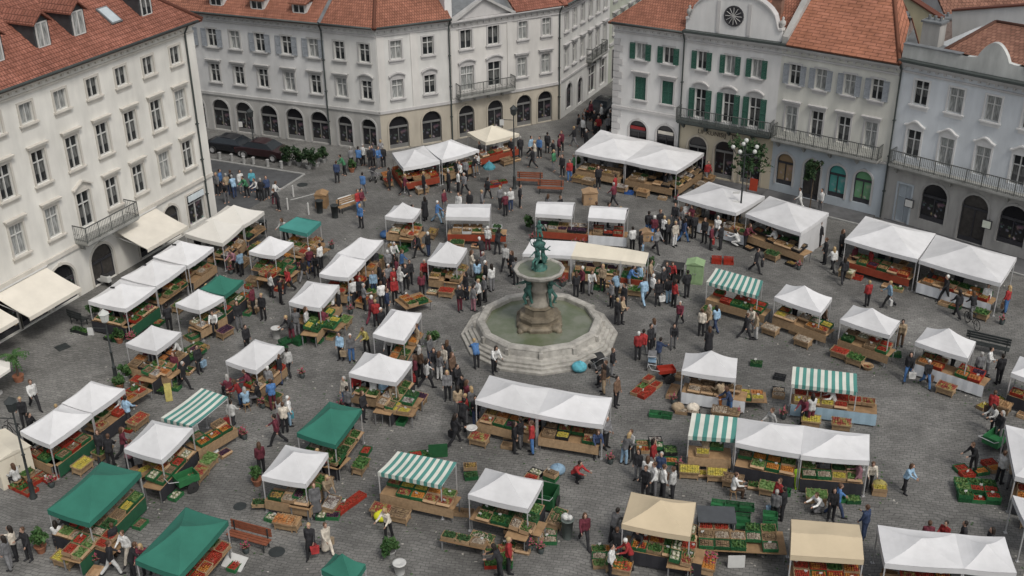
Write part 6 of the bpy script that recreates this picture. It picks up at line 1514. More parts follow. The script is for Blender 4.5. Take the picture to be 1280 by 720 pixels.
def barrow(u, v, rz, lab, m, w_=1.2, d_=.8, h0=.5, h1=.85, roof=None):
    o = empty('handcart', at(u, v), radians(rz), lab, 'cart', 'carts and cabinets'); t = .03
    b = MB(); b.box(-w_ / 2, w_ / 2, -d_ / 2, d_ / 2, h0, h0 + t); b.box(-w_ / 2, w_ / 2, -d_ / 2, -d_ / 2 + t, h0 + t, h1); b.box(-w_ / 2, w_ / 2, d_ / 2 - t, d_ / 2, h0 + t, h1); b.box(-w_ / 2, -w_ / 2 + t, -d_ / 2 + t, d_ / 2 - t, h0 + t, h1); b.box(w_ / 2 - t, w_ / 2, -d_ / 2 + t, d_ / 2 - t, h0 + t, h1)
    b.build('tray', m, o)
    b = MB(); b.tube((-w_ / 2, -d_ / 2, h1), (-w_ / 2 - .45, -d_ / 2, h1 + .15), .02); b.tube((-w_ / 2, d_ / 2, h1), (-w_ / 2 - .45, d_ / 2, h1 + .15), .02); b.tube((-w_ / 2 - .45, -d_ / 2, h1 + .15), (-w_ / 2 - .45, d_ / 2, h1 + .15), .02); b.build('handle', M_pole, o)
    for y in (-d_ / 2 - .06, d_ / 2 + .06): w__ = MB(); w__.lathe([(.04, -.03), (.28, -.02), (.28, .02), (.04, .03)], 18, 0, Matrix.Translation((.1, y, .28)) @ Matrix.Rotation(pi / 2, 4, 'X')); w__.build('wheel', M_blk, o)
    b = MB(); b.box(w_ / 2 - .1, w_ / 2 - .05, -.2, .2, 0, h0); b.build('stand', M_leg, o)
    if roof: 
        b = MB(); b.box(-w_ / 2 - .05, w_ / 2 + .05, -d_ / 2 - .05, d_ / 2 + .05, roof, roof + .05); ro_ = b.build('lid', m, o)
        for x in (-w_ / 2, w_ / 2 - .04):
            for y in (-d_ / 2, d_ / 2 - .04): p_ = MB(); p_.box(x, x + .04, y, y + .04, h1, roof); p_.build('post', M_leg, o)
M_dgrey = mat('dark_grey_plastic', (.07, .075, .08), .5, .15)
barrow(893, 672, -5, 'grey handcart with a lid between the two beige tents', M_dgrey, 1.5, 1.0, .4, .6, 1.2); barrow(840, 352, -20, 'black handcart behind the fountain crowd', M_blk, 1.2, .9, .4, .7, 1.1); barrow(235, 612, 40, 'green handcart below the left striped awning', M_gc, 1.0, .7); barrow(832, 476, 10, 'small red fruit barrow left of the square white tent', M_rc, .9, .6, .6, .8)
barrow(1243, 560, 40, 'green barrow near the middle tent at right edge', M_gc, 1.2, .8, .4, .8); barrow(683, 632, 70, 'open green trolley right of the white tent by grey dustbin', M_gc, 1.0, .9, .15, .9)
def cabinet(u, v, rz, lab, m, w_=1.0, d_=.8, h=1.3, roof=True):
    o = empty('market_cabinet', at(u, v), radians(rz), lab, 'cabinet', 'carts and cabinets'); b = MB(); b.box(-w_ / 2, w_ / 2, -d_ / 2, d_ / 2, 0, h); b.build('body', m, o)
    b = MB(); b.prism([(-w_ / 2 - .06, h), (0, h + .18), (w_ / 2 + .06, h)], -d_ / 2 - .06, d_ / 2 + .06); b.build('lid', m, o)
    for x in (-w_ / 4, w_ / 4): b = MB(); b.box(x - w_ / 4 + .03, x + w_ / 4 - .03, -d_ / 2 - .02, -d_ / 2 - .001, .08, h - .08); dd = b.build('door', m, o); k_ = MB(); k_.box(x * .3 - .02, x * .3 + .02, -d_ / 2 - .05, -d_ / 2 - .021, h * .5, h * .5 + .12); k_.build('handle', M_leg, dd)
cabinet(868, 352, -15, 'pale green cabinet left of the striped awning with tomatoes', mat('green_cabinet', (.25, .36, .19), .7, .15)); cabinet(737, 254, 5, 'brown cardboard-coloured box on end behind the fountain', M_cb, 1.0, .8, .9); cabinet(403, 258, -5, 'brown wooden kiosk box by the road corner', M_tbl, .8, .8, 1.0); cabinet(10, 592, 50, 'pale wooden kiosk cut by the left edge', M_tc, 1.6, 2.2, 1.6); cabinet(808, 300, 5, 'light cardboard box on the paving right of the grill', M_cb, .8, .6, .6)
# sacks, balls of cloth, baskets, parasols
def sack(u, v, lab, m, r=.3, name='sack'):
    b = MB(); b.ico((0, 0, r * .72), r, 3, sq=(1.1, .95, .78)); b.ico((r * .1, 0, r * 1.45), r * .25, 2); o = b.build(name, m, None, at(u, v), smooth=True); tag(o, lab, 'sack', 'sacks and bags')
sack(482, 297, 'first blue sack below the small white tent', CL['b'], .34); sack(489, 300, 'second blue sack below the small white tent', CL['b'], .3); sack(724, 464, 'pale blue bag lying at the fountain steps', CL['c'], .38); sack(478, 650, 'bright yellow cloth bundle below the striped centre awning', mat('cloth_bright_yellow', (.6, .6, .03), .8, .1), .34); sack(712, 291, 'pale sack under the grill counter corner', CL['x'], .25); sack(740, 296, 'small red bag before the white grill counter', CL['r'], .2)
sack(847, 513, 'tan sack above the three-part row', CL['t'], .3); sack(866, 514, 'second tan sack above the three-part row', CL['x'], .3); sack(1098, 612, 'yellow sack on the crates at the three-part row end', CL['y'], .33); sack(697, 592, 'pale blue sack on green crates in the bottom middle', CL['l'], .34)
def basket(u, v, lab, p):
    o = empty('round_basket', at(u, v), 0, lab, 'basket', 'round baskets'); b = MB(); b.lathe([(.2, 0), (.3, .2), (.33, .22), (.3, .24), (.25, .16), (0, .12)], 18); b.build('body', M_wc, o, smooth=True)
    pr_ = inst('produce', PMH[p, 0], o, (0, 0, -.02)); pr_.scale = (.65, .9, 1)
basket(1062, 453, 'round basket left of the pair below the right trio', 'potatoes'); basket(1084, 461, 'round basket right of the pair below the right trio', 'apples')
def parasol(u, v, h, r, lab, m):
    o = empty('parasol', at(u, v), 0, lab, 'parasol', 'parasols'); b = MB(); b.lathe([(.01, h), (r * .5, h - .16), (r, h - .42), (r, h - .56)], 8, 0); b.build('canopy', m, o); b = MB(); b.tube((0, 0, 0), (0, 0, h + .08), .025); b.build('pole', M_pole, o); b = MB(); b.lathe([(.3, 0), (.3, .06), (.05, .1)], 12); b.build('base', M_concr, o)
parasol(-4, 492, 1.9, 1.0, 'pale glass-topped cafe parasol at the left edge', M_tcw); parasol(612, 230, 1.8, .45, 'small pale blue parasol over the red crates', CL['c'])
def post(u, v, lab):
    b = MB(); b.lathe([(.06, 0), (.05, .8), (.07, .84), (0, .92)], 8); o = b.build('bollard', M_frame, None, at(u, v)); tag(o, lab, 'bollard', 'white bollards')
post(360, 262, 'white bollard nearest the teal awning'); post(367, 246, 'middle white bollard at the road corner'); post(386, 268, 'white bollard nearest the brown kiosk box')
for i, (u, v) in enumerate([(275, 203), (290, 205), (305, 208), (317, 209), (335, 212), (352, 214)]):
    b = MB(); b.lathe([(.13, 0), (.12, .5), (.15, .55), (0, .62)], 8); o = b.build('stone_bollard', M_concr, None, at(u, v - 4)); tag(o, '%s low stone bollard from the cream townhouse, in front of the parked cars' % ('first', 'second', 'third', 'fourth', 'fifth', 'sixth')[i], 'bollard', 'stone bollards')
for i, (u, v, w_, l) in enumerate([(78, 434, .5, 'square iron drain cover in the open paving, left'), (346, 690, .35, 'round drain cover right of the brown bench'), (300, 633, .3, 'small round drain cover left of the couple-in-coats tent'), (378, 231, .4, 'drain cover at the road corner'), (710, 335, .3, 'drain cover behind the fountain')]):
    b = MB(); b.lathe([(w_, .004), (w_, .016), (0.01, .016)], 4 if i == 0 else 20, 0); o = b.build('drain_cover', M_lamp, None, at(u, v)); tag(o, l, 'drain cover', 'drain covers')
# litter
q = random.Random(77); b = MB()
for k, t_ in TENTS.items():
    for i in range(60):
        a = q.uniform(0, 6.28); rr = q.uniform(1.3, 3.2); x, y = t_['c'].x + rr * cos(a), t_['c'].y + rr * sin(a); s = q.uniform(.02, .07)
        T_ = Matrix.Translation((x, y, .012)) @ Matrix.Rotation(q.uniform(0, 6.3), 4, 'Z') @ Matrix.Rotation(q.uniform(-.3, .3), 4, 'X')
        b.add([(-s, -s * .5, 0), (s, -s * .6, .004), (s * .8, s * .6, .008), (-s * .7, s * .5, 0)], [(0, 1, 2, 3)], 0 if i % 3 else 1, T_)
tag(b.build('litter', [M_leafs[1], mat('paper_scraps', (.4, .38, .34), .9, .3, 9)]), kind='stuff')
# brown table with yellow fruit, left of centre
tA, tB = at(476, 530), at(517, 536)
table(tA, tB, Vector((0, -1, 0)), .9, .7, '', 'brown table with yellow fruit standing alone near a white tent', 2, 'w', ['lemons'], False, ('brown fruit table', 9), 0)
# white laundry-like sheets and boards
def board(u, v, rz, w_, h, lab, m, tilt=.25):
    o = empty('leaning_board', at(u, v), radians(rz), lab, 'board', 'boards and sheets'); b = MB(); T_ = Matrix.Rotation(-tilt, 4, 'X'); b.box(-w_ / 2, w_ / 2, -.015, .015, .02, h, 0, T_); b.build('panel', m, o); b = MB(); b.box(-w_ / 2, -w_ / 2 + .04, -.02, .35, .0, .03); b.box(w_ / 2 - .04, w_ / 2, -.02, .35, .0, .03); b.build('foot', M_leg, o)
board(941, 240, -35, .6, 1.0, 'bright red display board by the gabled house door', mat('red_case', (.4, .06, .03), .6, .1), .08)
board(288, 712, -25, 1.0, .7, 'white board beside the green tent with brown bench', M_frame, 1.1); board(265, 570, 25, .7, .8, 'white framed board leaning near the green handcart', M_frame, .6); board(212, 502, 15, .35, 1.0, 'narrow yellow board by the green crates near the left lamp', CL['y'], .2); board(1000, 612, 15, .5, 1.0, 'yellow-green board leaning under the three-part row', mat('lime', (.3, .5, .03), .7, .1), .3); board(435, 254, 40, 1.1, .6, 'white sheet laid on the wooden bench', M_frame, .9); board(920, 710, 0, .7, .6, 'white card hung on the long crate table', M_frame, .1); board(548, 572, 5, .9, .7, 'dark framed empty board behind the striped centre awning', M_gc, .15)
# ================================================================ PEOPLE
PL = '''
272 244 g k stand;279 240 b k stand;286 246 t n wait;292 239 k k stand;297 248 l n sit;303 242 w g stand;309 249 e k sit;315 243 c n wait;321 247 w k stoop;328 252 k k wait;335 247 n k stand;341 252 w m stoop;283 252 k g sit;
346 262 k k sit;295 341 p k stoop;303 345 l k wait;
422 228 n k stand;431 222 e k stoop;442 209 g k stand;448 206 b k walk;455 209 w k stand;461 207 k k stand;467 208 n k stand;475 210 b g wait;482 212 k k stand;478 203 g k stand;
457 245 b g walk;449 263 r b stand;455 264 m g wait;452 285 b k stand;532 276 k kC stand;547 279 b l walk;556 269 m g stand;524 322 k k walk;536 320 k n stand;492 333 w k stoop;
487 363 g m stand;494 366 r k stand;501 368 w g wait;508 362 k k stand;513 356 k k wait;497 352 m k stand;532 356 r k reach;540 354 g e stand;
610 313 w m stand;622 318 k k reach;603 328 k m stoop;604 348 g t stand;590 346 x g wait;597 357 l k stand;607 360 k k stand;615 364 w g stand;
402 336 w k stand;396 346 k k stoop;389 341 m n stand;381 352 k g walk;
662 194 l k walk;675 197 b k stand;699 197 m k stand;702 221 k k stand;711 224 r b stand;718 221 e k stand;670 205 x g wait;685 192 k k stand;693 214 e g stand;
722 168 k g walk;727 175 w k stand;730 165 g k walk;748 166 r k walk;757 170 g k stand;761 164 k k stand;766 156 w k walk;740 152 k k stand;
765 253 m k walk;769 248 r k stand;831 245 k k stand;838 240 g k stand;886 226 r g walk;
810 296 k b wait;817 300 m b walk;824 294 k k stand;829 302 w k stand;835 305 k k stoop;843 308 x w stand;849 301 g k stand;854 303 n b walk;860 296 k k stand;867 298 k k stand;850 288 g k stand;872 284 t k stand;857 284 w k stand;843 284 k g stand;864 287 m k wait;
923 308 w w crouch;944 341 k k walk;931 310 m k stoop;956 306 t k sit;968 312 w g stoop;
738 368 w g stoop;753 364 t k stand;771 374 l k stoop;785 362 b g stoop;797 362 l k stand;804 360 w k reach;812 358 t g stand;832 362 k g stand;838 358 r k stoop;746 352 t k stand;
999 260 w w walk;1022 266 w g stand;1053 354 k k walk;1083 383 r k stand;1110 384 l k stride;1086 343 r k stand;1195 397 k k walk;1214 398 k g reach;1256 391 r b stand;1050 320 k k stand;1112 336 w k stand;1195 370 k g stand;
1124 434 t o reach;1134 476 k b walk;1156 484 k b stride;1221 476 g k stand;1004 531 m k stoop;1012 532 w m wait;963 548 w g stride;1241 541 w k stoop;1237 525 r k stand;1246 553 k g wait;
45 512 w k stride;33 534 k k wait;41 545 k o sit;24 610 w k sit;37 577 k k stand;60 580 k g reach;
162 532 l k stride;154 522 w k stoop;292 536 w k stride;302 508 r b stoop;309 513 l k sit;316 498 m k stoop;325 506 k g sit;330 486 t k stoop;338 494 g k stand;288 498 m k sit;
342 512 b m wait;348 556 m k stride;352 534 w p stand;363 532 w l stand;357 541 x k wait;362 469 w k walk;366 428 k m stoop;372 420 g g wait;
427 450 l k stand;440 452 g b stand;459 441 y k stoop;466 404 m m walk;471 408 r k stand;485 396 n k stand;494 379 r k stand;443 381 w k stand;452 380 k k stand;456 388 g k wait;478 386 w k stand;489 448 w k bend;481 372 k k stand;
575 389 k m wait;592 389 g p stand;599 382 w k wait;606 377 g k stand;583 374 k n stand;596 460 b k bend;618 466 w k stoop;520 480 m k stand;526 472 o k stand;534 485 w k walk;543 470 k g reach;550 475 g w stand;556 468 x g stand;
580 502 k k stoop;573 519 t g stand;590 519 g e stand;583 529 r g wait;569 556 k k stride;578 540 k k stoop;433 509 x b stand;436 522 g k wait;455 526 k k stand;468 508 w k stoop;481 508 l k stand;492 512 t k stoop;446 500 r k stoop;461 498 k k sit;
771 406 k k stand;777 404 t k wait;804 381 l l walk;835 379 k l stand;828 366 k k stand;849 408 m k walk;876 420 x k stand;885 417 t g wait;894 414 l n walk;931 424 k k walk;944 424 t w stand;938 415 x g stoop;
797 450 r k stand;803 446 r g walk;812 441 k k stand;822 457 n g reach;841 436 k g reach;885 443 k kC stand;765 470 k g stand;754 492 o t stand;770 508 o k stand;901 513 t a stoop;911 519 n b stoop;758 480 k k sit;816 434 g k stand;
129 575 k k walk;140 584 k k stoop;157 572 m k stride;165 590 p k stoop;178 594 g k stand;161 702 w x stride;147 694 k o stand;142 719 k w walk;14 712 g g stand;38 700 k k wait;168 722 k k stoop;75 684 w g sit;94 680 k k stoop;185 718 m k stoop;22 700 x k wait;
328 592 m k stand;396 646 g gC stand;410 632 t g reach;390 694 k kC walk;409 692 x xC stride;486 672 x k reach;625 722 k k stoop;636 716 r k stand;408 600 m k sit;
643 566 k k stand;665 567 r b stand;651 560 k g stand;718 600 r k crouch;730 682 m k stride;767 678 g k reach;780 580 g l stoop;788 575 w k wait;808 610 w g stand;825 604 n w stand;806 622 k k wait;817 620 w g wait;828 622 w k stand;840 624 w k stand;815 590 r w stand;797 600 k g stand;
916 622 w o sit;800 700 k k stoop;763 722 w k stand;770 700 k g wait;787 712 r k stoop;672 540 r k stoop;686 545 k k stand;700 546 w k stoop;715 549 r k stand;728 551 o k stand;742 556 g k stand;632 534 r k stand;656 540 t k stoop;745 572 n k stoop;757 560 g k wait;
1044 646 b n walk;1038 650 k k wait;1079 674 n n wait;1130 616 l k reach;967 652 g k stand;977 650 k k wait;971 640 r g stand;1199 695 k k stand;1232 702 k w stand;1155 694 m k stand;1176 692 r k wait;1085 612 x k stoop;1070 618 p k wait;1024 640 w g crouch;
1215 590 k k stoop;1248 604 w k stand;1262 612 t g wait;1275 628 g g stand;1247 480 k k stand;1232 470 w g wait;
905 500 k k wait;868 494 k k stand;880 497 x g stoop;900 492 g k stand;1010 515 g k stand;1040 520 w k stoop;1060 516 m k stand;1105 436 k k stoop;1068 424 w k stand;990 405 r k stoop;1010 400 g k stand;1028 414 o k stand;1172 462 k k stand;1190 460 w k stoop;
950 590 k g stand;965 582 w k stoop;985 592 m k stand;1020 596 k g stand;1040 592 w k stand;1055 600 g k stoop;1072 590 k k stand;895 572 w k stand;880 582 t k stoop;
745 232 k k stand;760 222 g k stand;780 228 k k stand;800 228 w k stand;815 232 k k stand;830 226 m k stand;735 216 k k stand;750 212 w g stand;560 222 k k stand;570 226 k g walk;576 230 w k walk;584 228 g k stand;590 222 k g stoop;596 218 w g stand;545 224 m k stand;520 228 k k stand;600 206 k k stand;625 202 w k stand;640 200 k k stand;510 226 w t stoop;
905 282 k k stand;890 280 m k stand;915 276 w k stand;940 292 k g stand;960 290 t k stand;985 294 k k stand;1012 300 l k stoop;1020 305 k k stand;878 272 k g stand;
590 266 k k stand;604 265 g k stand;575 268 w k stand;700 274 k k stand;685 272 g k stand;760 284 r k stand;745 283 k k stand;775 288 k k stand;508 290 k k stand;515 288 r k stand;
370 306 k k stand;358 302 w k stoop;334 338 k k stand;328 345 g g stoop;350 330 k n stand;250 316 k k stand;262 322 g k stand;225 345 k k stand;240 350 w k stand;185 370 m k stand;200 378 k k stand;150 400 k k stoop;170 404 w g stand;213 414 k k wait;262 388 k k stand;280 398 w k stoop;288 384 r k stand;300 412 k g stand;270 420 w k stoop;205 454 k k stoop;215 450 r k stand;185 462 m k stoop;192 456 k g stand;228 452 w k stoop;
440 348 r k stoop;448 352 k k stand;462 342 k k stand;425 396 k k stand;415 400 w k stoop;560 344 k k stand;570 350 g g stoop;225 566 k k stoop;245 558 w k stand;230 552 k g stand;440 545 k k stoop;430 558 r k wait;80 548 k k stoop;100 560 w k stand;120 538 r k wait;
505 440 k n stand;512 434 g k walk;523 442 t k stand;470 344 k k stand;486 344 g k stand;503 344 b k walk;528 372 m k stand;476 362 k k stand;468 370 l n stand;450 372 r k stand;
478 420 k k stand;520 436 b n stand;538 456 g n stand;560 462 k k stand;566 478 o k stand;572 492 k k wait;584 512 m k stand;595 530 k n walk;560 500 g k stand;
730 190 k k stand;715 182 k g walk;700 186 m k stand;690 200 k k wait;668 210 k k walk;648 200 k k stand;744 178 k k stand;728 160 k k stand;745 160 k k wait;753 154 w k stand;735 150 m k stand;
610 250 k k walk;625 258 g k stand;640 262 w n stand;650 256 k k stand;632 270 m k wait;560 240 k k stand;572 244 w k stand;582 240 g k walk;530 242 k k stand;505 246 m k walk;490 240 k k stand;
640 346 k k stand;632 338 w k walk;645 356 g k stand;720 372 k k stand;728 366 m k wait;764 384 g k stand;780 388 k k stand;815 374 w k walk;822 382 k k stand;842 384 r k stand;858 372 k k stand;
800 320 k k stand;790 314 w k stand;820 316 g k walk;880 304 k k stand;888 312 m k stand;896 300 w k walk;900 312 k k stand;1030 330 k k stand;1040 340 w k walk;1066 338 m k stand;1160 366 k k stand;1180 378 k k walk;1230 388 w k stand;
395 412 k k stand;405 420 m k wait;385 420 w k stand;376 398 k k stand;340 372 w k stand;352 380 k k stand;362 366 r k walk;330 400 k k stand;318 392 m k stand;310 440 k k stand;345 470 w k stand;352 480 k n stand;232 486 k k walk;222 476 m k stand;250 466 k k stand;
'''
STOOLS = []
BURIED = set([71, 97, 101, 102, 103, 107, 118, 134, 135, 137, 143, 190, 192, 193, 222, 223, 231, 242, 260, 264, 265, 266, 267, 268, 269, 270, 271, 291, 294, 295, 296, 297, 298, 299, 300, 301, 302, 303, 306, 308, 309, 310, 311, 312, 313, 314, 315, 318, 320, 321, 322, 323, 325, 331, 332, 334, 336, 338, 341, 342, 343, 344, 354, 355, 356, 358, 359, 360, 361, 364, 365, 366, 367, 368, 371, 372, 375, 376, 377, 379, 380, 381, 382, 384, 386, 387, 388, 389, 391, 392, 393, 394])   # wholly or nearly hidden under canopies
ENT = [q.split() for q in PL.replace('\n', '').split(';') if len(q.split()) >= 5]
ORDER = sorted((i for i in range(len(ENT)) if i not in BURIED), key=lambda i: -float(ENT[i][1]))
SOLO = set(ORDER[:298])
for i in sorted(SOLO):
    q = ENT[i]; o_ = person(float(q[0]), float(q[1]), q[2], q[3], q[4], hat=prnd.random() < .08)
    if q[4] == 'sit': STOOLS.append((o_, POSES['sit']['pel'].z - .135))
# the smallest and mostly hidden figures far off or deep under canopies: one mass
LOW = {}
def lowpose(pn):
    if pn not in LOW:
        J = POSES[pn]; LOW[pn] = [skin_mesh('lo', fn, vx, CL['k'], .5) for fn, vx in ((body_mb(J), .02), (trousers_mb(J), .03), (jacket_mb(J), .03), (hair_mb(J), .03))]
    return LOW[pn]
ck = list(CL); cm = [M_skin, *[CL[k] for k in ck], *HAIR]; bmc = bmesh.new()
for i, q in enumerate(ENT):
    if i in SOLO: continue
    pn = q[4] if q[4] in ('stand', 'walk', 'stoop', 'wait') else 'stoop'; T_ = Matrix.Translation(at(float(q[0]) + prnd.uniform(-3, 3), float(q[1]) + prnd.uniform(-3, 4))) @ Matrix.Rotation(prnd.uniform(0, 6.28), 4, 'Z')
    for me, mi in zip(lowpose(pn), (0, 1 + ck.index(q[3].rstrip('C') or 'k'), 1 + ck.index(q[2]), 1 + len(ck) + prnd.randint(0, 3))):
        n0 = len(bmc.faces); m2 = me.copy(); m2.transform(T_); bmc.from_mesh(m2); bmc.faces.ensure_lookup_table()
        for k in range(n0, len(bmc.faces)): bmc.faces[k].material_index = mi; bmc.faces[k].smooth = True
        bpy.data.meshes.remove(m2)
mec = bpy.data.meshes.new('crowd'); bmc.to_mesh(mec); bmc.free()
for m_ in cm: mec.materials.append(m_)
tag(link('crowd', mec), kind='stuff')
for o_, z_ in STOOLS:
    z_ *= o_.scale[0]; so = empty('stool', o_.location, o_.rotation_euler.z); tag(so, None, 'stool', 'stools of the stallholders')
    b = MB(); b.lathe([(0, z_), (.17, z_), (.18, z_ - .03), (0, z_ - .04)], 14); b.build('seat', M_tbl, so)
    for x, y in ((-1, -1), (1, -1), (1, 1), (-1, 1)): b = MB(); b.tube((x * .08, y * .08, z_ - .04), (x * .14, y * .14, 0), .015); b.build('leg', M_tbl, so)
    so['pp'] = 1
# bags held or carried by some of them
M_bag = [CL[k] for k in 'wlkotcr']
BAGN = dict(zip('wlkotcr', ('white', 'pale blue', 'black', 'brown', 'tan', 'teal', 'red')))
def bag_mesh():
    b = MB(); b.prism([(-.16, .0), (-.19, .34), (.19, .34), (.16, 0)], -.07, .07)
    for y in (-.05, .05):
        for i in range(6):
            a, c = pi * i / 6, pi * (i + 1) / 6; b.tube((-.1 * cos(a), y, .34 + .14 * sin(a)), (-.1 * cos(c), y, .34 + .14 * sin(c)), .008, n=4)
    return b
BAGM = bag_mesh().mesh('shopping_bag', CL['w'])
BAGS = []
for i, P_ in enumerate(PEOPLE):
    if P_[5] in ('stand', 'walk', 'stride') and prnd.random() < .26 and P_[2] > 190:
        o = P_[0]; J = POSES[P_[5]]; w_ = J['w1']; fa = o.rotation_euler.z; s = o.scale[0]
        p = o.location + Matrix.Rotation(fa, 3, 'Z') @ (Vector((w_.x + .03, w_.y, w_.z - .56)) * s)
        k = prnd.choice('wlkotcr'); bo = inst('shopping_bag', BAGM, None, p, fa + .3, CL[k]); tag(bo, None, 'bag', 'bags carried by shoppers'); BAGS.append([bo, k, P_])

# goods of which the photograph shows nothing are left out
def prune(L_, ix):
    ix = set(ix); return [q for i, q in enumerate(L_) if i not in ix], [q for i, q in enumerate(L_) if i in ix]
CRATES, d1 = prune(CRATES, [6,7,8,9,10,11,12,13,22,23,24,25,26,27,31,32,33,39,40,41,42,43,45,46,53,54,55,56,57,58,59,60,73,74,75,76,77,78,86,87,88,89,90,91,97,98,99,100,101,104,105,120,121,122,123,124,125,126,127,128,129,136,145,146,147,148,149,150,151,160,161,169,170,171,172,173,174,175,176,177,178,179,180,187,189,190,191,192,193,194,195,202,203,204,205,206,207,208,209,210,219,221,222,223,224,225,226,227,228,229,230,231,237,239,240,241,242,243,244,245,246,256,257,258,259,260,261,262,263,264,265,266,267,291,292,293,294,295,296,297,298,299,304,305,308,310,311,313,314,315,316,317,318,319,324,325,333,334,335,336,337,338,339,345,346,349,354,355,356,357,358,359,360,361,371,372,373,374,375,376,377,378,380,384,395,396,397,399,400,401,416,417,418,419,420,421,422,423,424,425,434,435,436,437,438,439,440,441,442,443,447,448,449,450,451,453,454,455,456,457,458,459,460,461,462,463,464,465,466,467,475,477,478,479,480,481,482,483,484,486,494,495,496,497,498,499,503,504,505,506,507,508,509,510,511,520,522,523,524,525,526,527,528,538,539,540,541,542,543,544,545,546,554,555,556,557,558,559,560,561,572,573,574,575,576,577,578,579,589,590,591,592,593,601,602,603,604,605,606,607,608,617,618,619,620,621,622,623,624,627,628,629,630,631,633,634,635,636,637,638,640,641,642,644,645,646,647,648,649,650,651,653,668,669,670,688,689,690,691,692,693,707,708,709,710,711,712,713,715,719,725,726,727,728,729,730,731,732,744,745,746,747,748,749,750,751,774,775,776,778,779,790,791,793,794,795,796,797,798,799,800,803,809,810,811,812,813,814,815,825,826,827,828,829,830,837,845,846,847,848,849,850,851,862,863,864,865,866,867,868,869,870,881,882,883,884,885,886,887,888,894,895,896,897,898,899,900,901,902,903,904,905,906,907,908,909,911,912,913,914,915,916,917,918,927,929,930,931,932,933,934,939,940,941,942,943,944,945,946,947,948,960,961,962,963,964,965,966,967,972,973,974,975,976,977,978,979,980,981,982,989,990,994,995,996,997,998,999,1000,1001,1004,1008,1009,1012,1018,1020,1022,1023,1024,1025,1033,1034,1035,1036,1037,1038,1039,1040,1055,1056,1058,1059,1060,1061,1062,1063,1072,1073,1074,1075,1076,1077,1078,1079,1081,1082,1085,1086,1087,1091,1093,1105,1106,1107,1108,1109,1114,1123,1125,1128,1143,1155,1156,1157,1159,1162,1167,1168,1178,1181,1183,1185,1200,1201,1202,1204,1205,1206,1208,1210,1211,1215,1217,1220,1222,1226,1228,1242,1256,1262,1263,1265,1266,1267,1268,1276,1277,1278,1279,1283,1285,1287,1288,1289,1293,1295,1297,1299,1301,1302,1303,1305,1306,1312,1313,1314,1315])
TRAYS, d2 = prune(TRAYS, [21,26,77])
BUCKETS, d3 = prune(BUCKETS, [1,3,4,9,10,12,19,24,27,29,30,31,33,39,40,41,46,53])
BAGS, d4 = prune(BAGS, [1,5,16,24,26,28,31,32,34,41])

dead = [q[0] for q in d1 + d2 + d3 + d4]; bpy.data.batch_remove(dead + [c for o in dead for c in o.children])

# ================================================================ LABELS THAT SINGLE OUT
ORD = ['first', 'second', 'third', 'fourth', 'fifth', 'sixth', 'seventh', 'eighth', 'ninth', 'tenth', 'eleventh', 'twelfth', 'thirteenth', 'fourteenth', 'fifteenth', 'sixteenth', 'seventeenth', 'eighteenth', 'nineteenth', 'twentieth']
LAND = [(n, px(t['c'])) for n, t in TENTS.items()]
LAND += [('fountain', px(FO.location)), ('parked cars', (310, 200)), ('narrow street', (740, 150)), ('road corner', (370, 228)), ('brown bench', (312, 682)), ('ivory house door', (1010, 250)), ('globe lamp post', (923, 292)), ('red-brown benches', (675, 238)),
         ('grey dustbin', (709, 672)), ('left lamp post', (146, 478)), ('green cabinet', (868, 352)), ('first barrel by road', (400, 266)), ('tables left of road', (310, 246)), ('corner house arches', (462, 208))]
def near(u, v):
    return min(LAND, key=lambda q: (q[1][0] - u) ** 2 + 2.2 * (q[1][1] - v) ** 2)[0]
grp = {}
for P_ in PEOPLE:
    o, u, v, top, bot, pose, coat, hat = P_
    n = near(u, v); key = ('person in %s and %s' % (CN[top], CN[bot]) if not coat else 'person in long %s coat' % CN[top]) if top != bot or coat else 'person all in %s' % CN[top]
    grp.setdefault((key, n), []).append(P_)
USED = set()
for (key, n), L_ in grp.items():
    by = {}
    for P_ in L_: by.setdefault(P_[5], []).append(P_)
    for pose, M_ in by.items():
        M_.sort(key=lambda q: q[1])
        for i, P_ in enumerate(M_):
            l = '%s %s near %s' % (key, POSEW[pose], n) if len(M_) == 1 else '%s %s, %s from left near %s' % (key, POSEW[pose], ORD[i], n)
            if len(l.split()) > 16: l = l.replace('person in', 'one in').replace(' from left', '')
            P_[0]['label'] = l; P_[0]['pl'] = 1; P_.append(l); del P_[0]['pl']
for (so, z_) in STOOLS:
    pass
for so in [o for o in SC.objects if o.get('pp')]:
    P_ = min(PEOPLE, key=lambda r: (r[0].location - so.location).length); so['label'] = 'stool under the ' + P_[0]['label'].replace('person ', 'sitter ').replace(' sitting', ''); del so['pp']
bl = {}
for bo, k, P_ in BAGS: bl.setdefault((k, near(P_[1], P_[2])), []).append(bo)
for (k, n), L_ in bl.items():
    L_.sort(key=lambda o: px(o.location)[0])
    for i, o in enumerate(L_): o['label'] = '%s shopping bag held by a shopper near %s' % (BAGN[k], n) if len(L_) == 1 else '%s shopping bag, %s from left, held near %s' % (BAGN[k], ORD[i], n)
tg = {}
for o, prod, wh in TRAYS: tg.setdefault((prod, wh), []).append(o)
for (prod, (n, ed)), L_ in tg.items():
    L_.sort(key=lambda o: px(o.location)[0])
    for i, o in enumerate(L_): o['label'] = ('low wooden tray stand of %s %s %s' % (prod.replace('cloth_goods', 'cloth'), 'before' if ed == 3 else 'at', n)) if len(L_) == 1 else ('low %s tray stand, %s from left, %s' % (prod.replace('cloth_goods', 'cloth'), ORD[i], n))
tg = {}
for o, (n, ed) in BUCKETS: tg.setdefault(n, []).append(o)
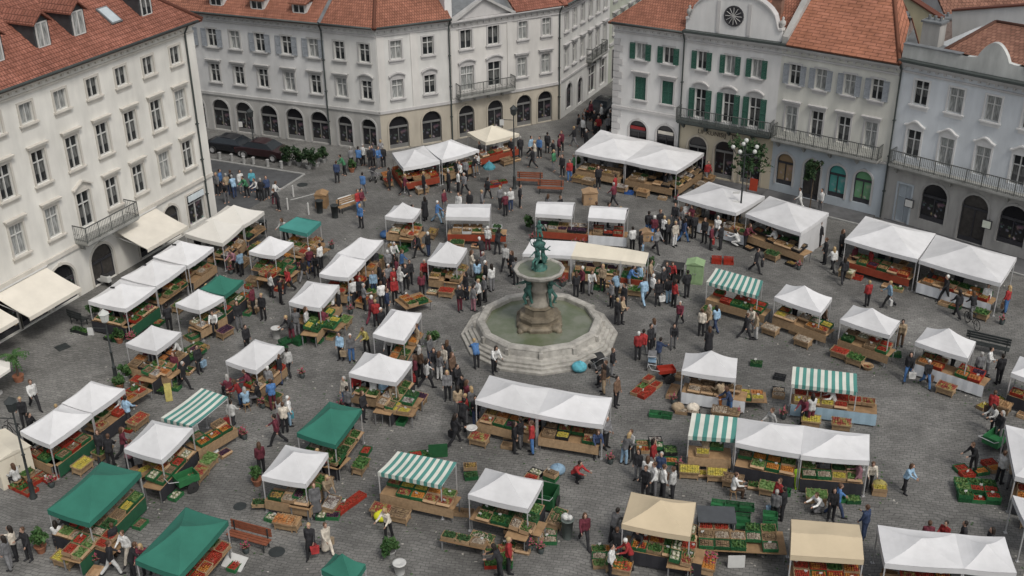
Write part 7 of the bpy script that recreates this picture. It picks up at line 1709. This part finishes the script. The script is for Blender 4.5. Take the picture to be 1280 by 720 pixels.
for n, L_ in tg.items():
    L_.sort(key=lambda o: px(o.location)[0])
    for i, o in enumerate(L_): o['label'] = 'bucket of flowers beside %s' % n if len(L_) == 1 else '%s bucket of flowers beside %s' % (ORD[i], n)
cg = {}
for o, kind, prod, w_ in CRATES:
    where, i, nx, j, rows = w_[:5]
    low = False
    if isinstance(where, tuple) and len(where) > 2: low = True; where = where[:2]
    cg.setdefault((where, kind, prod, low), []).append(o)
def cname(where):
    n, ed = (where if isinstance(where, tuple) else (where, 9))
    if ed == 9: return n if n.split()[0] in ('under', 'below', 'beside', 'beyond', 'near', 'by', 'between', 'left', 'right', 'above', 'behind', 'before', 'far', 'end', 'alone') else 'at ' + n
    return ('at %s' if ed != 3 else 'before %s') % n
SEEN = {}
for (where, kind, prod, low), L_ in cg.items():
    L_.sort(key=lambda o: px(o.location)[0] + o.location.z * 3)
    for i, o in enumerate(L_):
        cn = {'wooden': 'pale wooden', 'foam': 'white foam', 'cardboard': 'cardboard'}.get(kind, kind); prod = (prod or '').replace('cloth_goods', 'cloth')
        a = '%s crate of %s' % (cn, prod) if prod else 'empty %s crate' % cn
        g = ' on ground' if low else ''
        l = '%s%s %s' % (a, g, cname(where)) if len(L_) == 1 else '%s%s, %s, %s' % (a, g, ORD[i] if i < 20 else 'far-right', cname(where))
        o['label'] = l
# final sweep
allab = {}
for o in SC.objects:
    if o.parent is None and o.get('label'): allab.setdefault(o['label'], []).append(o)
nd = 0
for l, L_ in allab.items():
    if len(L_) > 1:
        nd += len(L_); L_.sort(key=lambda o: px(o.location)[0])
        for i, o in enumerate(L_): o['label'] = '%s %s' % (ORD[i] if i < 20 else 'last', l)
long_ = [o['label'] for o in SC.objects if o.get('label') and not 4 <= len(o['label'].split()) <= 16]
import re as _re
for o in SC.objects:
    if o.parent is None and o.get('label') and len(o['label'].split()) < 4: o['label'] = o['label'] + ' over market goods'
SAMPLE = [o['label'] for o in SC.objects if o.parent is None and o.get('label')]
print('PEOPLE', len(PEOPLE), 'CRATES', len(CRATES), 'DUP', nd, 'LONG', len(long_), long_[:8], 'OBJ', len(SC.objects))
for k in KM: print(k, sum(1 for c in CRATES if c[1] == k), end=' ')
